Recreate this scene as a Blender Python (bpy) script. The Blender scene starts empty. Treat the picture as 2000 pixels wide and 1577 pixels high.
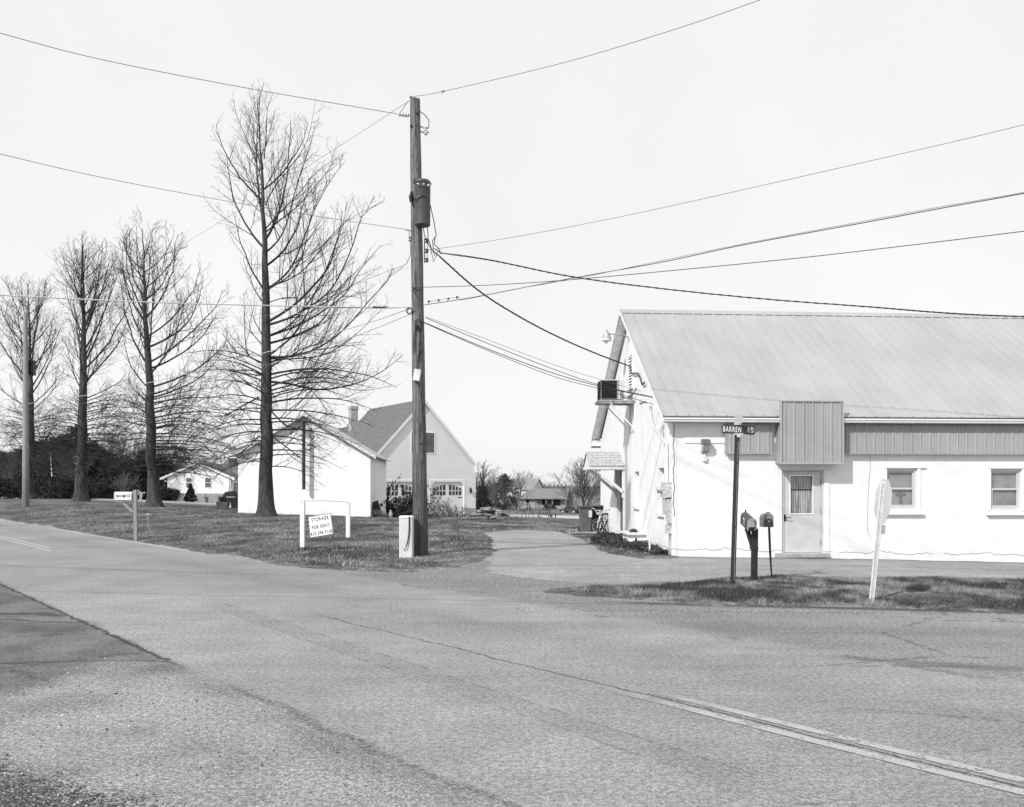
import bpy, bmesh, math, random
import numpy as np
from mathutils import Vector, Matrix
SC = bpy.context.scene
COL = SC.collection
# ------------------------------------------------------------------ camera, sky, sun, exposure
F, CX, HY, EYE = 1700.0, 1000.0, 945.0, 1.75      # focal length and horizon of the photograph (in its own pixels)
cam_data = bpy.data.cameras.new("camera")
cam_data.sensor_fit = 'HORIZONTAL'; cam_data.sensor_width = 36.0
cam_data.lens = F / 2000.0 * 36.0
cam_data.shift_y = (HY - 788.5) / 2000.0
cam_data.clip_start = 0.1; cam_data.clip_end = 6000.0
cam = bpy.data.objects.new("camera", cam_data); COL.objects.link(cam)
cam.location = (0, 0, EYE); cam.rotation_euler = (math.radians(90), 0, 0)
SC.camera = cam

SUN_EL = math.radians(39.5)
LH = (0.66, 0.751)                                  # horizontal travel of the light
world = bpy.data.worlds.new("World"); SC.world = world; world.use_nodes = True
wn = world.node_tree; wn.nodes.clear()
w_out = wn.nodes.new('ShaderNodeOutputWorld'); w_bg = wn.nodes.new('ShaderNodeBackground')
w_sky = wn.nodes.new('ShaderNodeTexSky'); w_sky.sky_type = 'NISHITA'; w_sky.sun_disc = False
w_sky.sun_elevation = SUN_EL; w_sky.sun_rotation = math.atan2(-LH[0], -LH[1])
w_sky.air_density = 1.0; w_sky.dust_density = 2.0
w_bw = wn.nodes.new('ShaderNodeRGBToBW'); w_pw = wn.nodes.new('ShaderNodeMath'); w_pw.operation = 'POWER'
w_pw.inputs[1].default_value = 0.07
w_ml = wn.nodes.new('ShaderNodeMath'); w_ml.operation = 'MULTIPLY'; w_ml.inputs[1].default_value = 5.05
wn.links.new(w_sky.outputs[0], w_bw.inputs[0]); wn.links.new(w_bw.outputs[0], w_pw.inputs[0])
wn.links.new(w_pw.outputs[0], w_ml.inputs[0]); w_tc = wn.nodes.new('ShaderNodeTexCoord'); w_nz = wn.nodes.new('ShaderNodeTexNoise'); w_nz.inputs['Scale'].default_value = 2.6; w_nz.inputs['Detail'].default_value = 6
w_mr = wn.nodes.new('ShaderNodeMapRange'); w_mr.inputs[1].default_value = .3; w_mr.inputs[2].default_value = .7; w_mr.inputs[3].default_value = .965; w_mr.inputs[4].default_value = 1.035   # thin high cloud
w_m2 = wn.nodes.new('ShaderNodeMath'); w_m2.operation = 'MULTIPLY'
wn.links.new(w_tc.outputs['Generated'], w_nz.inputs[0]); wn.links.new(w_nz.outputs[0], w_mr.inputs[0]); wn.links.new(w_mr.outputs[0], w_m2.inputs[1])
wn.links.new(w_ml.outputs[0], w_m2.inputs[0]); wn.links.new(w_m2.outputs[0], w_bg.inputs[0])
w_bg.inputs[1].default_value = 0.1
wn.links.new(w_bg.outputs[0], w_out.inputs[0])

sun_d = bpy.data.lights.new("sun", 'SUN'); sun_d.energy = 2.5; sun_d.angle = math.radians(1.4)
sun_d.color = (1, 1, 1)
sun = bpy.data.objects.new("sun", sun_d); COL.objects.link(sun)
SUN_DIR = Vector((LH[0] * math.cos(SUN_EL), LH[1] * math.cos(SUN_EL), -math.sin(SUN_EL))).normalized()
sun.rotation_euler = SUN_DIR.to_track_quat('-Z', 'Y').to_euler()
SC.view_settings.view_transform = 'Standard'; SC.view_settings.look = 'None'
SC.view_settings.exposure = 0.77; SC.view_settings.gamma = 1.0
SC.render.engine = 'CYCLES'
SC.cycles.max_bounces = 6; SC.cycles.transparent_max_bounces = 12

# ------------------------------------------------------------------ helpers
def P(px, py, Y):
    return Vector(((px - CX) / F * Y, Y, EYE - (py - HY) / F * Y))
def flat(px, py, z=0.0):
    Y = (EYE - z) * F / (py - HY)
    return ((px - CX) / F * Y, Y)
def lerp(a, b, t): return a + (b - a) * t
def sstep(a, b, x):
    t = min(1.0, max(0.0, (x - a) / (b - a))); return t * t * (3 - 2 * t)

def tag(o, label=None, cat=None, group=None, kind=None):
    if label: o['label'] = label
    if cat: o['category'] = cat
    if group: o['group'] = group
    if kind: o['kind'] = kind
    return o
def thing(name, label, cat, loc=(0, 0, 0), rz=0.0, group=None):
    o = bpy.data.objects.new(name, None); COL.objects.link(o)
    o.empty_display_size = 0.2; o.location = loc; o.rotation_euler = (0, 0, rz)
    return tag(o, label, cat, group)

def fast_mesh(name, V, Fc):
    """V (n,3) array, Fc (m,k) array of equal sized faces"""
    V = np.asarray(V, np.float32); Fc = np.asarray(Fc, np.int32)
    me = bpy.data.meshes.new(name); m, k = Fc.shape
    me.vertices.add(len(V)); me.vertices.foreach_set('co', V.ravel())
    me.loops.add(m * k); me.loops.foreach_set('vertex_index', Fc.ravel())
    me.polygons.add(m); me.polygons.foreach_set('loop_start', np.arange(0, m * k, k, dtype=np.int32))
    me.polygons.foreach_set('loop_total', np.full(m, k, np.int32))
    me.update(calc_edges=True); return me
def link_mesh(name, me, mat, parent=None, smooth=False):
    o = bpy.data.objects.new(name, me); COL.objects.link(o)
    if mat: me.materials.append(mat)
    if smooth: me.polygons.foreach_set('use_smooth', np.ones(len(me.polygons), bool))
    if parent: o.parent = parent
    return o

class MB:
    def __init__(s): s.v = []; s.f = []
    def add(s, vs, fs):
        n = len(s.v); s.v += [tuple(v) for v in vs]; s.f += [tuple(i + n for i in f) for f in fs]; return s
    def box(s, x0, x1, y0, y1, z0, z1):
        v = [(x, y, z) for z in (z0, z1) for y in (y0, y1) for x in (x0, x1)]
        return s.add(v, [(0, 2, 3, 1), (4, 5, 7, 6), (0, 1, 5, 4), (2, 6, 7, 3), (0, 4, 6, 2), (1, 3, 7, 5)])
    def cbox(s, x0, x1, y0, y1, z0, z1, b=0.01):
        """box with chamfered vertical and top edges"""
        v = []; 
        ring = lambda i, z: [(x0 + i, y0 + i + b, z), (x0 + i + b, y0 + i, z), (x1 - i - b, y0 + i, z), (x1 - i, y0 + i + b, z),
                             (x1 - i, y1 - i - b, z), (x1 - i - b, y1 - i, z), (x0 + i + b, y1 - i, z), (x0 + i, y1 - i - b, z)]
        v = ring(0, z0) + ring(0, z1 - b) + ring(b, z1)
        f = [tuple(range(7, -1, -1)), tuple(range(16, 24))]
        for r in range(2):
            for i in range(8):
                j = (i + 1) % 8; f.append((r * 8 + i, r * 8 + j, r * 8 + 8 + j, r * 8 + 8 + i))
        return s.add(v, f)
    def beam(s, p0, p1, w, h, up=(0, 0, 1)):
        p0 = Vector(p0); p1 = Vector(p1); d = (p1 - p0).normalized(); u = Vector(up)
        if abs(d.dot(u)) > 0.98: u = Vector((0, 1, 0))
        a = d.cross(u).normalized() * (w / 2); b = a.cross(d).normalized() * (h / 2)
        v = [p + sa * a + sb * b for p in (p0, p1) for sb in (-1, 1) for sa in (-1, 1)]
        return s.add(v, [(0, 1, 3, 2), (4, 6, 7, 5), (0, 4, 5, 1), (2, 3, 7, 6), (0, 2, 6, 4), (1, 5, 7, 3)])
    def extr(s, poly, vec):
        vec = Vector(vec); p = [Vector(q) for q in poly]; n = len(p)
        return s.add(p + [q + vec for q in p],
                     [tuple(range(n - 1, -1, -1)), tuple(range(n, 2 * n))] + [(i, (i + 1) % n, n + (i + 1) % n, n + i) for i in range(n)])
    def tube(s, pts, r, n=8, caps=True):
        pts = [Vector(p) for p in pts]; m = len(pts)
        rs = r if hasattr(r, '__len__') else [r] * m
        base = len(s.v); up = None
        for i, p in enumerate(pts):
            d = (pts[min(i + 1, m - 1)] - pts[max(i - 1, 0)])
            d = d.normalized() if d.length > 1e-9 else Vector((0, 0, 1))
            if up is None: up = Vector((0, 0, 1)) if abs(d.z) < .9 else Vector((1, 0, 0))
            a = d.cross(up)
            if a.length < 1e-4: a = d.cross(Vector((0, 1, 0.3)))
            a.normalize(); b = a.cross(d).normalized(); up = b
            for k in range(n):
                t = 2 * math.pi * k / n
                s.v.append(tuple(p + (a * math.cos(t) + b * math.sin(t)) * rs[i]))
        for i in range(m - 1):
            for k in range(n):
                q = (k + 1) % n
                s.f.append((base + i * n + k, base + i * n + q, base + (i + 1) * n + q, base + (i + 1) * n + k))
        if caps:
            s.f.append(tuple(base + k for k in range(n - 1, -1, -1)))
            s.f.append(tuple(base + (m - 1) * n + k for k in range(n)))
        return s
    def cyl(s, p0, p1, r, n=12): return s.tube([p0, p1], r, n)
    def lathe(s, prof, n=20, o=(0, 0, 0)):
        base = len(s.v); o = Vector(o)
        for r, z in prof:
            for k in range(n):
                t = 2 * math.pi * k / n; s.v.append((o.x + r * math.cos(t), o.y + r * math.sin(t), o.z + z))
        for i in range(len(prof) - 1):
            for k in range(n):
                q = (k + 1) % n
                s.f.append((base + i * n + k, base + i * n + q, base + (i + 1) * n + q, base + (i + 1) * n + k))
        s.f.append(tuple(base + k for k in range(n - 1, -1, -1)))
        s.f.append(tuple(base + (len(prof) - 1) * n + k for k in range(n)))
        return s
    def blob(s, c, r, n=10, m=6, jit=0.0, rng=random):
        c = Vector(c); r = Vector(r) if hasattr(r, '__len__') else Vector((r, r, r)); base = len(s.v)
        for i in range(m + 1):
            ph = math.pi * i / m
            for k in range(n):
                t = 2 * math.pi * k / n; q = 1 + rng.uniform(-jit, jit)
                s.v.append((c.x + r.x * q * math.sin(ph) * math.cos(t), c.y + r.y * q * math.sin(ph) * math.sin(t), c.z + r.z * math.cos(ph)))
        for i in range(m):
            for k in range(n):
                q = (k + 1) % n
                s.f.append((base + i * n + k, base + (i + 1) * n + k, base + (i + 1) * n + q, base + i * n + q))
        return s
    def xf(s, M, start=0):
        for i in range(start, len(s.v)): s.v[i] = tuple(M @ Vector(s.v[i]))
        return s
    def build(s, name, mat, parent=None, smooth=False, bevel=0):
        me = bpy.data.meshes.new(name); me.from_pydata(s.v, [], s.f); me.update()
        o = link_mesh(name, me, mat, parent, smooth)
        if smooth:
            try: me.set_sharp_from_angle(angle=math.radians(40))
            except Exception: pass
        if bevel:
            b = o.modifiers.new('bevel', 'BEVEL'); b.width = bevel; b.segments = 2; b.limit_method = 'ANGLE'; b.angle_limit = math.radians(40)
        return o

def text_mb(txt, size, depth, sx=1.0, bold=0.0, spacing=1.0, fit=None):
    """letters as solid geometry in the x-z plane, centred on the origin, facing -y"""
    cu = bpy.data.curves.new('lettering', 'FONT'); cu.body = txt; cu.size = size
    cu.align_x = 'CENTER'; cu.align_y = 'CENTER'; cu.extrude = depth / 2; cu.offset = bold; cu.space_character = spacing
    cu.resolution_u = 3
    ob = bpy.data.objects.new('lettering', cu); COL.objects.link(ob)
    dg = bpy.context.evaluated_depsgraph_get(); ev = ob.evaluated_get(dg); me = ev.to_mesh()
    m = MB(); m.add([(v.co.x * sx, -v.co.z, v.co.y) for v in me.vertices], [tuple(p.vertices) for p in me.polygons])
    ev.to_mesh_clear(); bpy.data.objects.remove(ob); bpy.data.curves.remove(cu)
    if fit:                                             # stretch to a width and a height
        xs = [v[0] for v in m.v]; zs = [v[2] for v in m.v]; cx, cz = (min(xs) + max(xs)) / 2, (min(zs) + max(zs)) / 2
        kx, kz = fit[0] / (max(xs) - min(xs)), fit[1] / (max(zs) - min(zs)); m.v = [((x - cx) * kx, y, (z - cz) * kz) for x, y, z in m.v]
    return m

# ------------------------------------------------------------------ materials (black and white film: every colour is a grey)
class NT:
    def __init__(s, name):
        s.m = bpy.data.materials.new(name); s.m.use_nodes = True; s.t = s.m.node_tree; s.t.nodes.clear()
        s.out = s.t.nodes.new('ShaderNodeOutputMaterial'); s.b = s.t.nodes.new('ShaderNodeBsdfPrincipled')
        s.t.links.new(s.b.outputs[0], s.out.inputs[0]); s.co = None
    def L(s, a, b): s.t.links.new(a, b)
    def coord(s):
        if s.co is None:
            n = s.t.nodes.new('ShaderNodeTexCoord'); s.co = n.outputs['Object']
        return s.co
    def val(s, sock, x):
        if isinstance(x, (int, float)): sock.default_value = x
        else: s.L(x, sock)
    def math(s, op, a, b=0.0, c=None, clamp=False):
        n = s.t.nodes.new('ShaderNodeMath'); n.operation = op; n.use_clamp = clamp
        s.val(n.inputs[0], a); s.val(n.inputs[1], b)
        if c is not None: s.val(n.inputs[2], c)
        return n.outputs[0]
    def xyz(s):
        n = s.t.nodes.new('ShaderNodeSeparateXYZ'); s.L(s.coord(), n.inputs[0]); return n.outputs
    def scaled(s, sx, sy, sz, rz=0.0):
        n = s.t.nodes.new('ShaderNodeMapping'); s.L(s.coord(), n.inputs[0])
        n.inputs['Scale'].default_value = (sx, sy, sz); n.inputs['Rotation'].default_value = (0, 0, rz); return n.outputs[0]
    def noise(s, scale, detail=2.0, rough=0.5, vec=None, dist=0.0):
        n = s.t.nodes.new('ShaderNodeTexNoise'); n.inputs['Scale'].default_value = scale
        n.inputs['Detail'].default_value = detail; n.inputs['Roughness'].default_value = rough
        n.inputs['Distortion'].default_value = dist
        s.L(vec if vec is not None else s.coord(), n.inputs['Vector']); return n.outputs[0]
    def voro(s, scale, vec=None, out='Distance', feature='F1'):
        n = s.t.nodes.new('ShaderNodeTexVoronoi'); n.inputs['Scale'].default_value = scale; n.feature = feature
        s.L(vec if vec is not None else s.coord(), n.inputs['Vector']); return n.outputs[out]
    def ramp(s, x, a, b, lo=0.0, hi=1.0):
        n = s.t.nodes.new('ShaderNodeMapRange'); n.interpolation_type = 'SMOOTHSTEP'
        s.val(n.inputs[0], x); n.inputs[1].default_value = a; n.inputs[2].default_value = b
        n.inputs[3].default_value = lo; n.inputs[4].default_value = hi; return n.outputs[0]
    def mix(s, f, a, b):
        n = s.t.nodes.new('ShaderNodeMix'); n.data_type = 'FLOAT'
        s.val(n.inputs[0], f); s.val(n.inputs[2], a); s.val(n.inputs[3], b); return n.outputs[0]
    def band(s, x, c, half, soft):
        d = s.math('ABSOLUTE', s.math('SUBTRACT', x, c)); return s.ramp(d, max(half - soft, 0.0), half + soft, 1.0, 0.0)
    def rnd(s):
        n = s.t.nodes.new('ShaderNodeNewGeometry'); return n.outputs['Random Per Island']
    def bump(s, h, strength=0.3, dist=0.01):
        n = s.t.nodes.new('ShaderNodeBump'); n.inputs['Strength'].default_value = strength; n.inputs['Distance'].default_value = dist
        s.L(h, n.inputs['Height']); s.L(n.outputs[0], s.b.inputs['Normal'])
    def done(s, grey, rough=0.7, metal=0.0, spec=0.5):
        if isinstance(grey, (int, float)): s.b.inputs['Base Color'].default_value = (grey, grey, grey, 1)
        else:
            n = s.t.nodes.new('ShaderNodeCombineColor')
            for i in range(3): s.L(grey, n.inputs[i])
            s.L(n.outputs[0], s.b.inputs['Base Color'])
        s.val(s.b.inputs['Roughness'], rough)
        s.b.inputs['Metallic'].default_value = metal; s.b.inputs['Specular IOR Level'].default_value = spec
        return s.m
MATS = {}
def M(name, g=0.5, var=0.15, scale=6.0, rough=0.65, metal=0.0, bump=0.0, bscale=40.0, spec=0.4, stretch=None):
    """plain weathered surface: grey value, slow tone variation, fine bump"""
    if name in MATS: return MATS[name]
    n = NT(name); v = n.scaled(*stretch) if stretch else None
    a = n.noise(scale, 4.0, 0.6, v); b = n.noise(scale * 9, 2.0, 0.6, v)
    k = n.math('ADD', n.ramp(a, 0.3, 0.7, -var, var), n.ramp(b, 0.3, 0.7, -var * .5, var * .5))
    grey = n.math('MULTIPLY', n.math('ADD', k, 1.0), g)
    if bump: n.bump(n.noise(bscale, 3.0, 0.6, v), bump, 0.01)
    MATS[name] = n.done(grey, rough, metal, spec); return MATS[name]
# ------------------------------------------------------------------ terrain
RT = (-0.6435, 0.7655); RN = (0.7655, 0.6435)      # along the main road (to the far left) / across it (away from camera)
def road_d(X, Y): return (X + 4.75) * RN[0] + (Y - 18.4) * RN[1]
def road_s(X, Y): return X * RT[0] + Y * RT[1]
WX0, WY0, WS = 3.83, 20.8, math.atan(0.07)          # front left corner of the long white building and its turn
WC, WSN = math.cos(WS), math.sin(WS)
def w2world(u, v): return (WX0 + WC * u - WSN * v, WY0 + WSN * u + WC * v)

_ctl = []
def ctl(px, py, Y): p = P(px, py, Y); _ctl.append((p.x, p.y, p.z))
for a in [(822, 1088, 19.85), (591, 1077, 21), (680, 1057, 23.5), (520, 1011, 36.75), (301, 991, 47.8), (158, 981, 59.4),
          (40, 976, 72.9), (50, 992, 50.6), (465, 1003, 46.6), (724, 1013, 47.1), (925, 1007, 67.4), (760, 1007, 61.5),
          (955, 1011, 73), (1040, 1013, 136), (1113, 1003, 170), (1060, 994, 212), (385, 983, 104), (250, 976, 100), (100, 974, 95),
          (1000, 1040, 30), (1000, 1020, 42), (1100, 1020, 42), (870, 1040, 30), (1172, 1039, 30.8), (430, 994, 62), (0, 972, 100)]: ctl(*a)
for x, y, z in [(3.8, 20.8, 0), (12.8, 21.5, -.2), (24, 22, -.5), (3, 9, 0), (8, 8, 0), (13, 8, 0), (4, 12, .0), (8, 12, -.02), (6, 15, 0), (0, 14, 0), (0, 18, 0.02),
                (14, 14, -.18), (25, 10, -.2), (0, 5, 0), (-10, 10, 0), (-20, 25, 0), (5, 4, 0), (12, 2, 0), (-4.75, 18.4, 0), (-12.7, 27.9, 0), (-25, 42.5, 0), (-40, 60.4, 0),
                (-60, 84, 0), (-30, 20, 0), (-60, 40, 0), (-15, 0, 0), (2, 23, .02), (1, 26, .05),
                (20, 45, -.6), (30, 70, -2), (60, 150, -4), (-100, 200, -1.5), (-60, 110, -.5), (0, 300, -5), (200, 300, -5.5), (-200, 300, -3),
                (0, 800, -6), (400, 800, -6), (-400, 800, -5), (0, 2500, -7), (900, 2500, -7), (-900, 2500, -7), (300, 50, -3), (-300, 50, 0), (0, -20, 0), (300, -20, -2), (-300, -20, 0)]:
    _ctl.append((x, y, z))
_ctl = np.array(_ctl, float)
def _phi(r): return np.sqrt(r * r + 9.0)
_A = _phi(np.hypot(_ctl[:, None, 0] - _ctl[None, :, 0], _ctl[:, None, 1] - _ctl[None, :, 1]))
_w = np.linalg.solve(_A + np.eye(len(_ctl)) * 1e-3, _ctl[:, 2])
def np_ss(a, b, x):
    t = np.clip((x - a) / (b - a), 0, 1); return t * t * (3 - 2 * t)
def terrain(X, Y):
    X = np.asarray(X, float); Y = np.asarray(Y, float); sh = X.shape
    x = X.ravel(); y = Y.ravel(); z = np.zeros_like(x)
    for i in range(0, len(x), 20000):
        q = slice(i, i + 20000)
        z[q] = _phi(np.hypot(x[q, None] - _ctl[None, :, 0], y[q, None] - _ctl[None, :, 1])) @ _w
    d = road_d(x, y)
    z = z * np_ss(-0.3, 1.5, d)
    return z.reshape(sh)
def gz(x, y): return float(terrain(np.array([x]), np.array([y]))[0])

def sd_poly(X, Y, poly):
    """signed distance, positive inside"""
    P_ = np.array(poly, float); n = len(P_); best = np.full(X.shape, 1e9); ins = np.zeros(X.shape, bool)
    for i in range(n):
        a = P_[i]; b = P_[(i + 1) % n]; e = b - a; L2 = max(e @ e, 1e-12)
        t = np.clip(((X - a[0]) * e[0] + (Y - a[1]) * e[1]) / L2, 0, 1)
        best = np.minimum(best, np.hypot(X - a[0] - t * e[0], Y - a[1] - t * e[1]))
        c = ((a[1] > Y) != (b[1] > Y)) & (X < (b[0] - a[0]) * (Y - a[1]) / (b[1] - a[1] + 1e-15) + a[0])
        ins ^= c
    return np.where(ins, best, -best)
_far = lambda s: (-4.75 + RT[0] * s, 18.4 + RT[1] * s)
_wf = w2world
PAVED = [_far(140), _far(60), _far(20), flat(560, 1107), flat(680, 1115), flat(790, 1119), flat(880, 1113), flat(935, 1100), flat(962, 1083),
         flat(968, 1068), flat(952, 1053), flat(938, 1045), flat(1000, 1040), flat(1060, 1041), flat(1105, 1047), flat(1150, 1063), flat(1190, 1084),
         flat(1245, 1093), flat(1316, 1095), _wf(0.3, 0.06), _wf(45, 0.06), (70, 10), (70, -20), (-110, -20)]
ISLAND = [flat(1045, 1153), flat(1150, 1147), flat(1300, 1143), flat(1400, 1136), flat(1500, 1131), flat(1650, 1128), flat(2000, 1125), flat(2600, 1118), (45, 16), (45, 12.5),
          flat(2600, 1199), flat(2000, 1195), flat(1700, 1190), flat(1450, 1183), flat(1300, 1177), flat(1150, 1168), flat(1060, 1160)]
DRIVE = [flat(938, 1046), flat(952, 1054), flat(966, 1068), flat(960, 1083), flat(953, 1100), flat(962, 1121), flat(1060, 1134), flat(1200, 1140), flat(1350, 1138), flat(1500, 1131.5),
         flat(1650, 1128), flat(2000, 1125), flat(2600, 1118), (45, 16), _wf(45, 0.06), _wf(0.3, 0.06), flat(1316, 1095), flat(1245, 1093), flat(1190, 1084), flat(1150, 1063), flat(1105, 1047), flat(1060, 1041), flat(1000, 1040)]
def hash_noise(X, Y, s, seed=0):
    """cheap smooth value noise for ragged edges"""
    x = X / s; y = Y / s; xi = np.floor(x); yi = np.floor(y); fx = x - xi; fy = y - yi
    h = lambda a, b: np.modf(np.abs(np.sin(a * 127.1 + b * 311.7 + seed * 17.3) * 43758.5453))[0]
    fx = fx * fx * (3 - 2 * fx); fy = fy * fy * (3 - 2 * fy)
    return (h(xi, yi) * (1 - fx) + h(xi + 1, yi) * fx) * (1 - fy) + (h(xi, yi + 1) * (1 - fx) + h(xi + 1, yi + 1) * fx) * fy
def sd_grass(X, Y):
    p = -sd_poly(X, Y, PAVED); i = sd_poly(X, Y, ISLAND)
    rag = (hash_noise(X, Y, .5, 1) - .5) * .28 + (hash_noise(X, Y, 1.6, 2) - .5) * .35
    rag = rag * np.where(road_d(X, Y) > 18, .3, 1) * np.where(Y > 20.5, np.where(X > 3, .0, 1), 1)
    return np.maximum(p, i) + rag * np.where((X < -8), .35, 1)

def grid_sheet(name, xs, ys, zf, mat, keep=None, kind='structure'):
    X, Y = np.meshgrid(xs, ys); Z, K = zf(X, Y)
    nx, ny = len(xs), len(ys); idx = np.arange(nx * ny).reshape(ny, nx)
    f = np.stack([idx[:-1, :-1], idx[:-1, 1:], idx[1:, 1:], idx[1:, :-1]], -1).reshape(-1, 4)
    if K is not None:
        k = K.ravel(); f = f[k[f].any(1)]
        used = np.unique(f); mp = np.full(nx * ny, -1); mp[used] = np.arange(len(used)); f = mp[f]
        V = np.stack([X.ravel(), Y.ravel(), Z.ravel()], 1)[used]
    else: V = np.stack([X.ravel(), Y.ravel(), Z.ravel()], 1)
    o = link_mesh(name, fast_mesh(name, V, f), mat, None, True); o['kind'] = kind; return o
def axis(segs):
    out = []
    for a, b, st in segs: out += list(np.arange(a, b, st))
    return np.array(out + [segs[-1][1]])

# ---- ground material: dormant lawn, bare soil, pale far field
n = NT('lawn soil'); x, y, z = n.xyz()
patch = n.noise(0.35, 4, .6); fine = n.noise(9, 4, .7); streak = n.noise(1.3, 4, .65, n.scaled(1.0, 1.6, 1, 0.15))
g = n.mix(n.ramp(patch, .35, .65), .06, .13)
g = n.mix(n.math('MULTIPLY', n.ramp(streak, .48, .68), .7), g, .26)
g = n.math('MULTIPLY', g, n.ramp(fine, .25, .75, .55, 1.45))
yy = n.math('ADD', y, n.math('MULTIPLY', n.noise(.05, 2), 12.0))
field = n.math('MULTIPLY', n.ramp(yy, 92, 100), n.ramp(yy, 158, 166, 1, 0))
g = n.mix(field, g, n.ramp(n.noise(.25, 4, .6), .3, .7, .34, .46))
far = n.ramp(yy, 230, 300); g = n.mix(far, g, .16)
yard = n.math('MULTIPLY', n.ramp(y, 72, 78), n.ramp(x, -12, -16)); yard = n.math('MULTIPLY', yard, n.ramp(y, 101, 104, 1, 0))
g = n.mix(yard, g, n.ramp(n.noise(.6, 3), .3, .7, .26, .38))
n.bump(n.noise(14, 4, .7), .6, .04)
LAWN = n.done(g, .95, 0, .1)

def ground_z(X, Y):
    sd = sd_grass(X, Y)
    hump = (hash_noise(X, Y, .9, 5) - .5) * .05 * np.clip(sd * 1.5, 0, 1)
    return terrain(X, Y) + np.clip(sd * .22, -.05, .035) + hump, None
ground = grid_sheet('ground', axis([(-1500, -400, 100), (-400, -100, 20), (-100, -34, 2), (-34, 16, .2), (16, 46, 1), (46, 100, 4), (100, 400, 20), (400, 1500, 100)]),
                    axis([(-25, 4, 2), (4, 9.5, .4), (9.5, 34, .2), (34, 75, .6), (75, 250, 3), (250, 700, 15), (700, 4000, 150)]), ground_z, LAWN)

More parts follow.
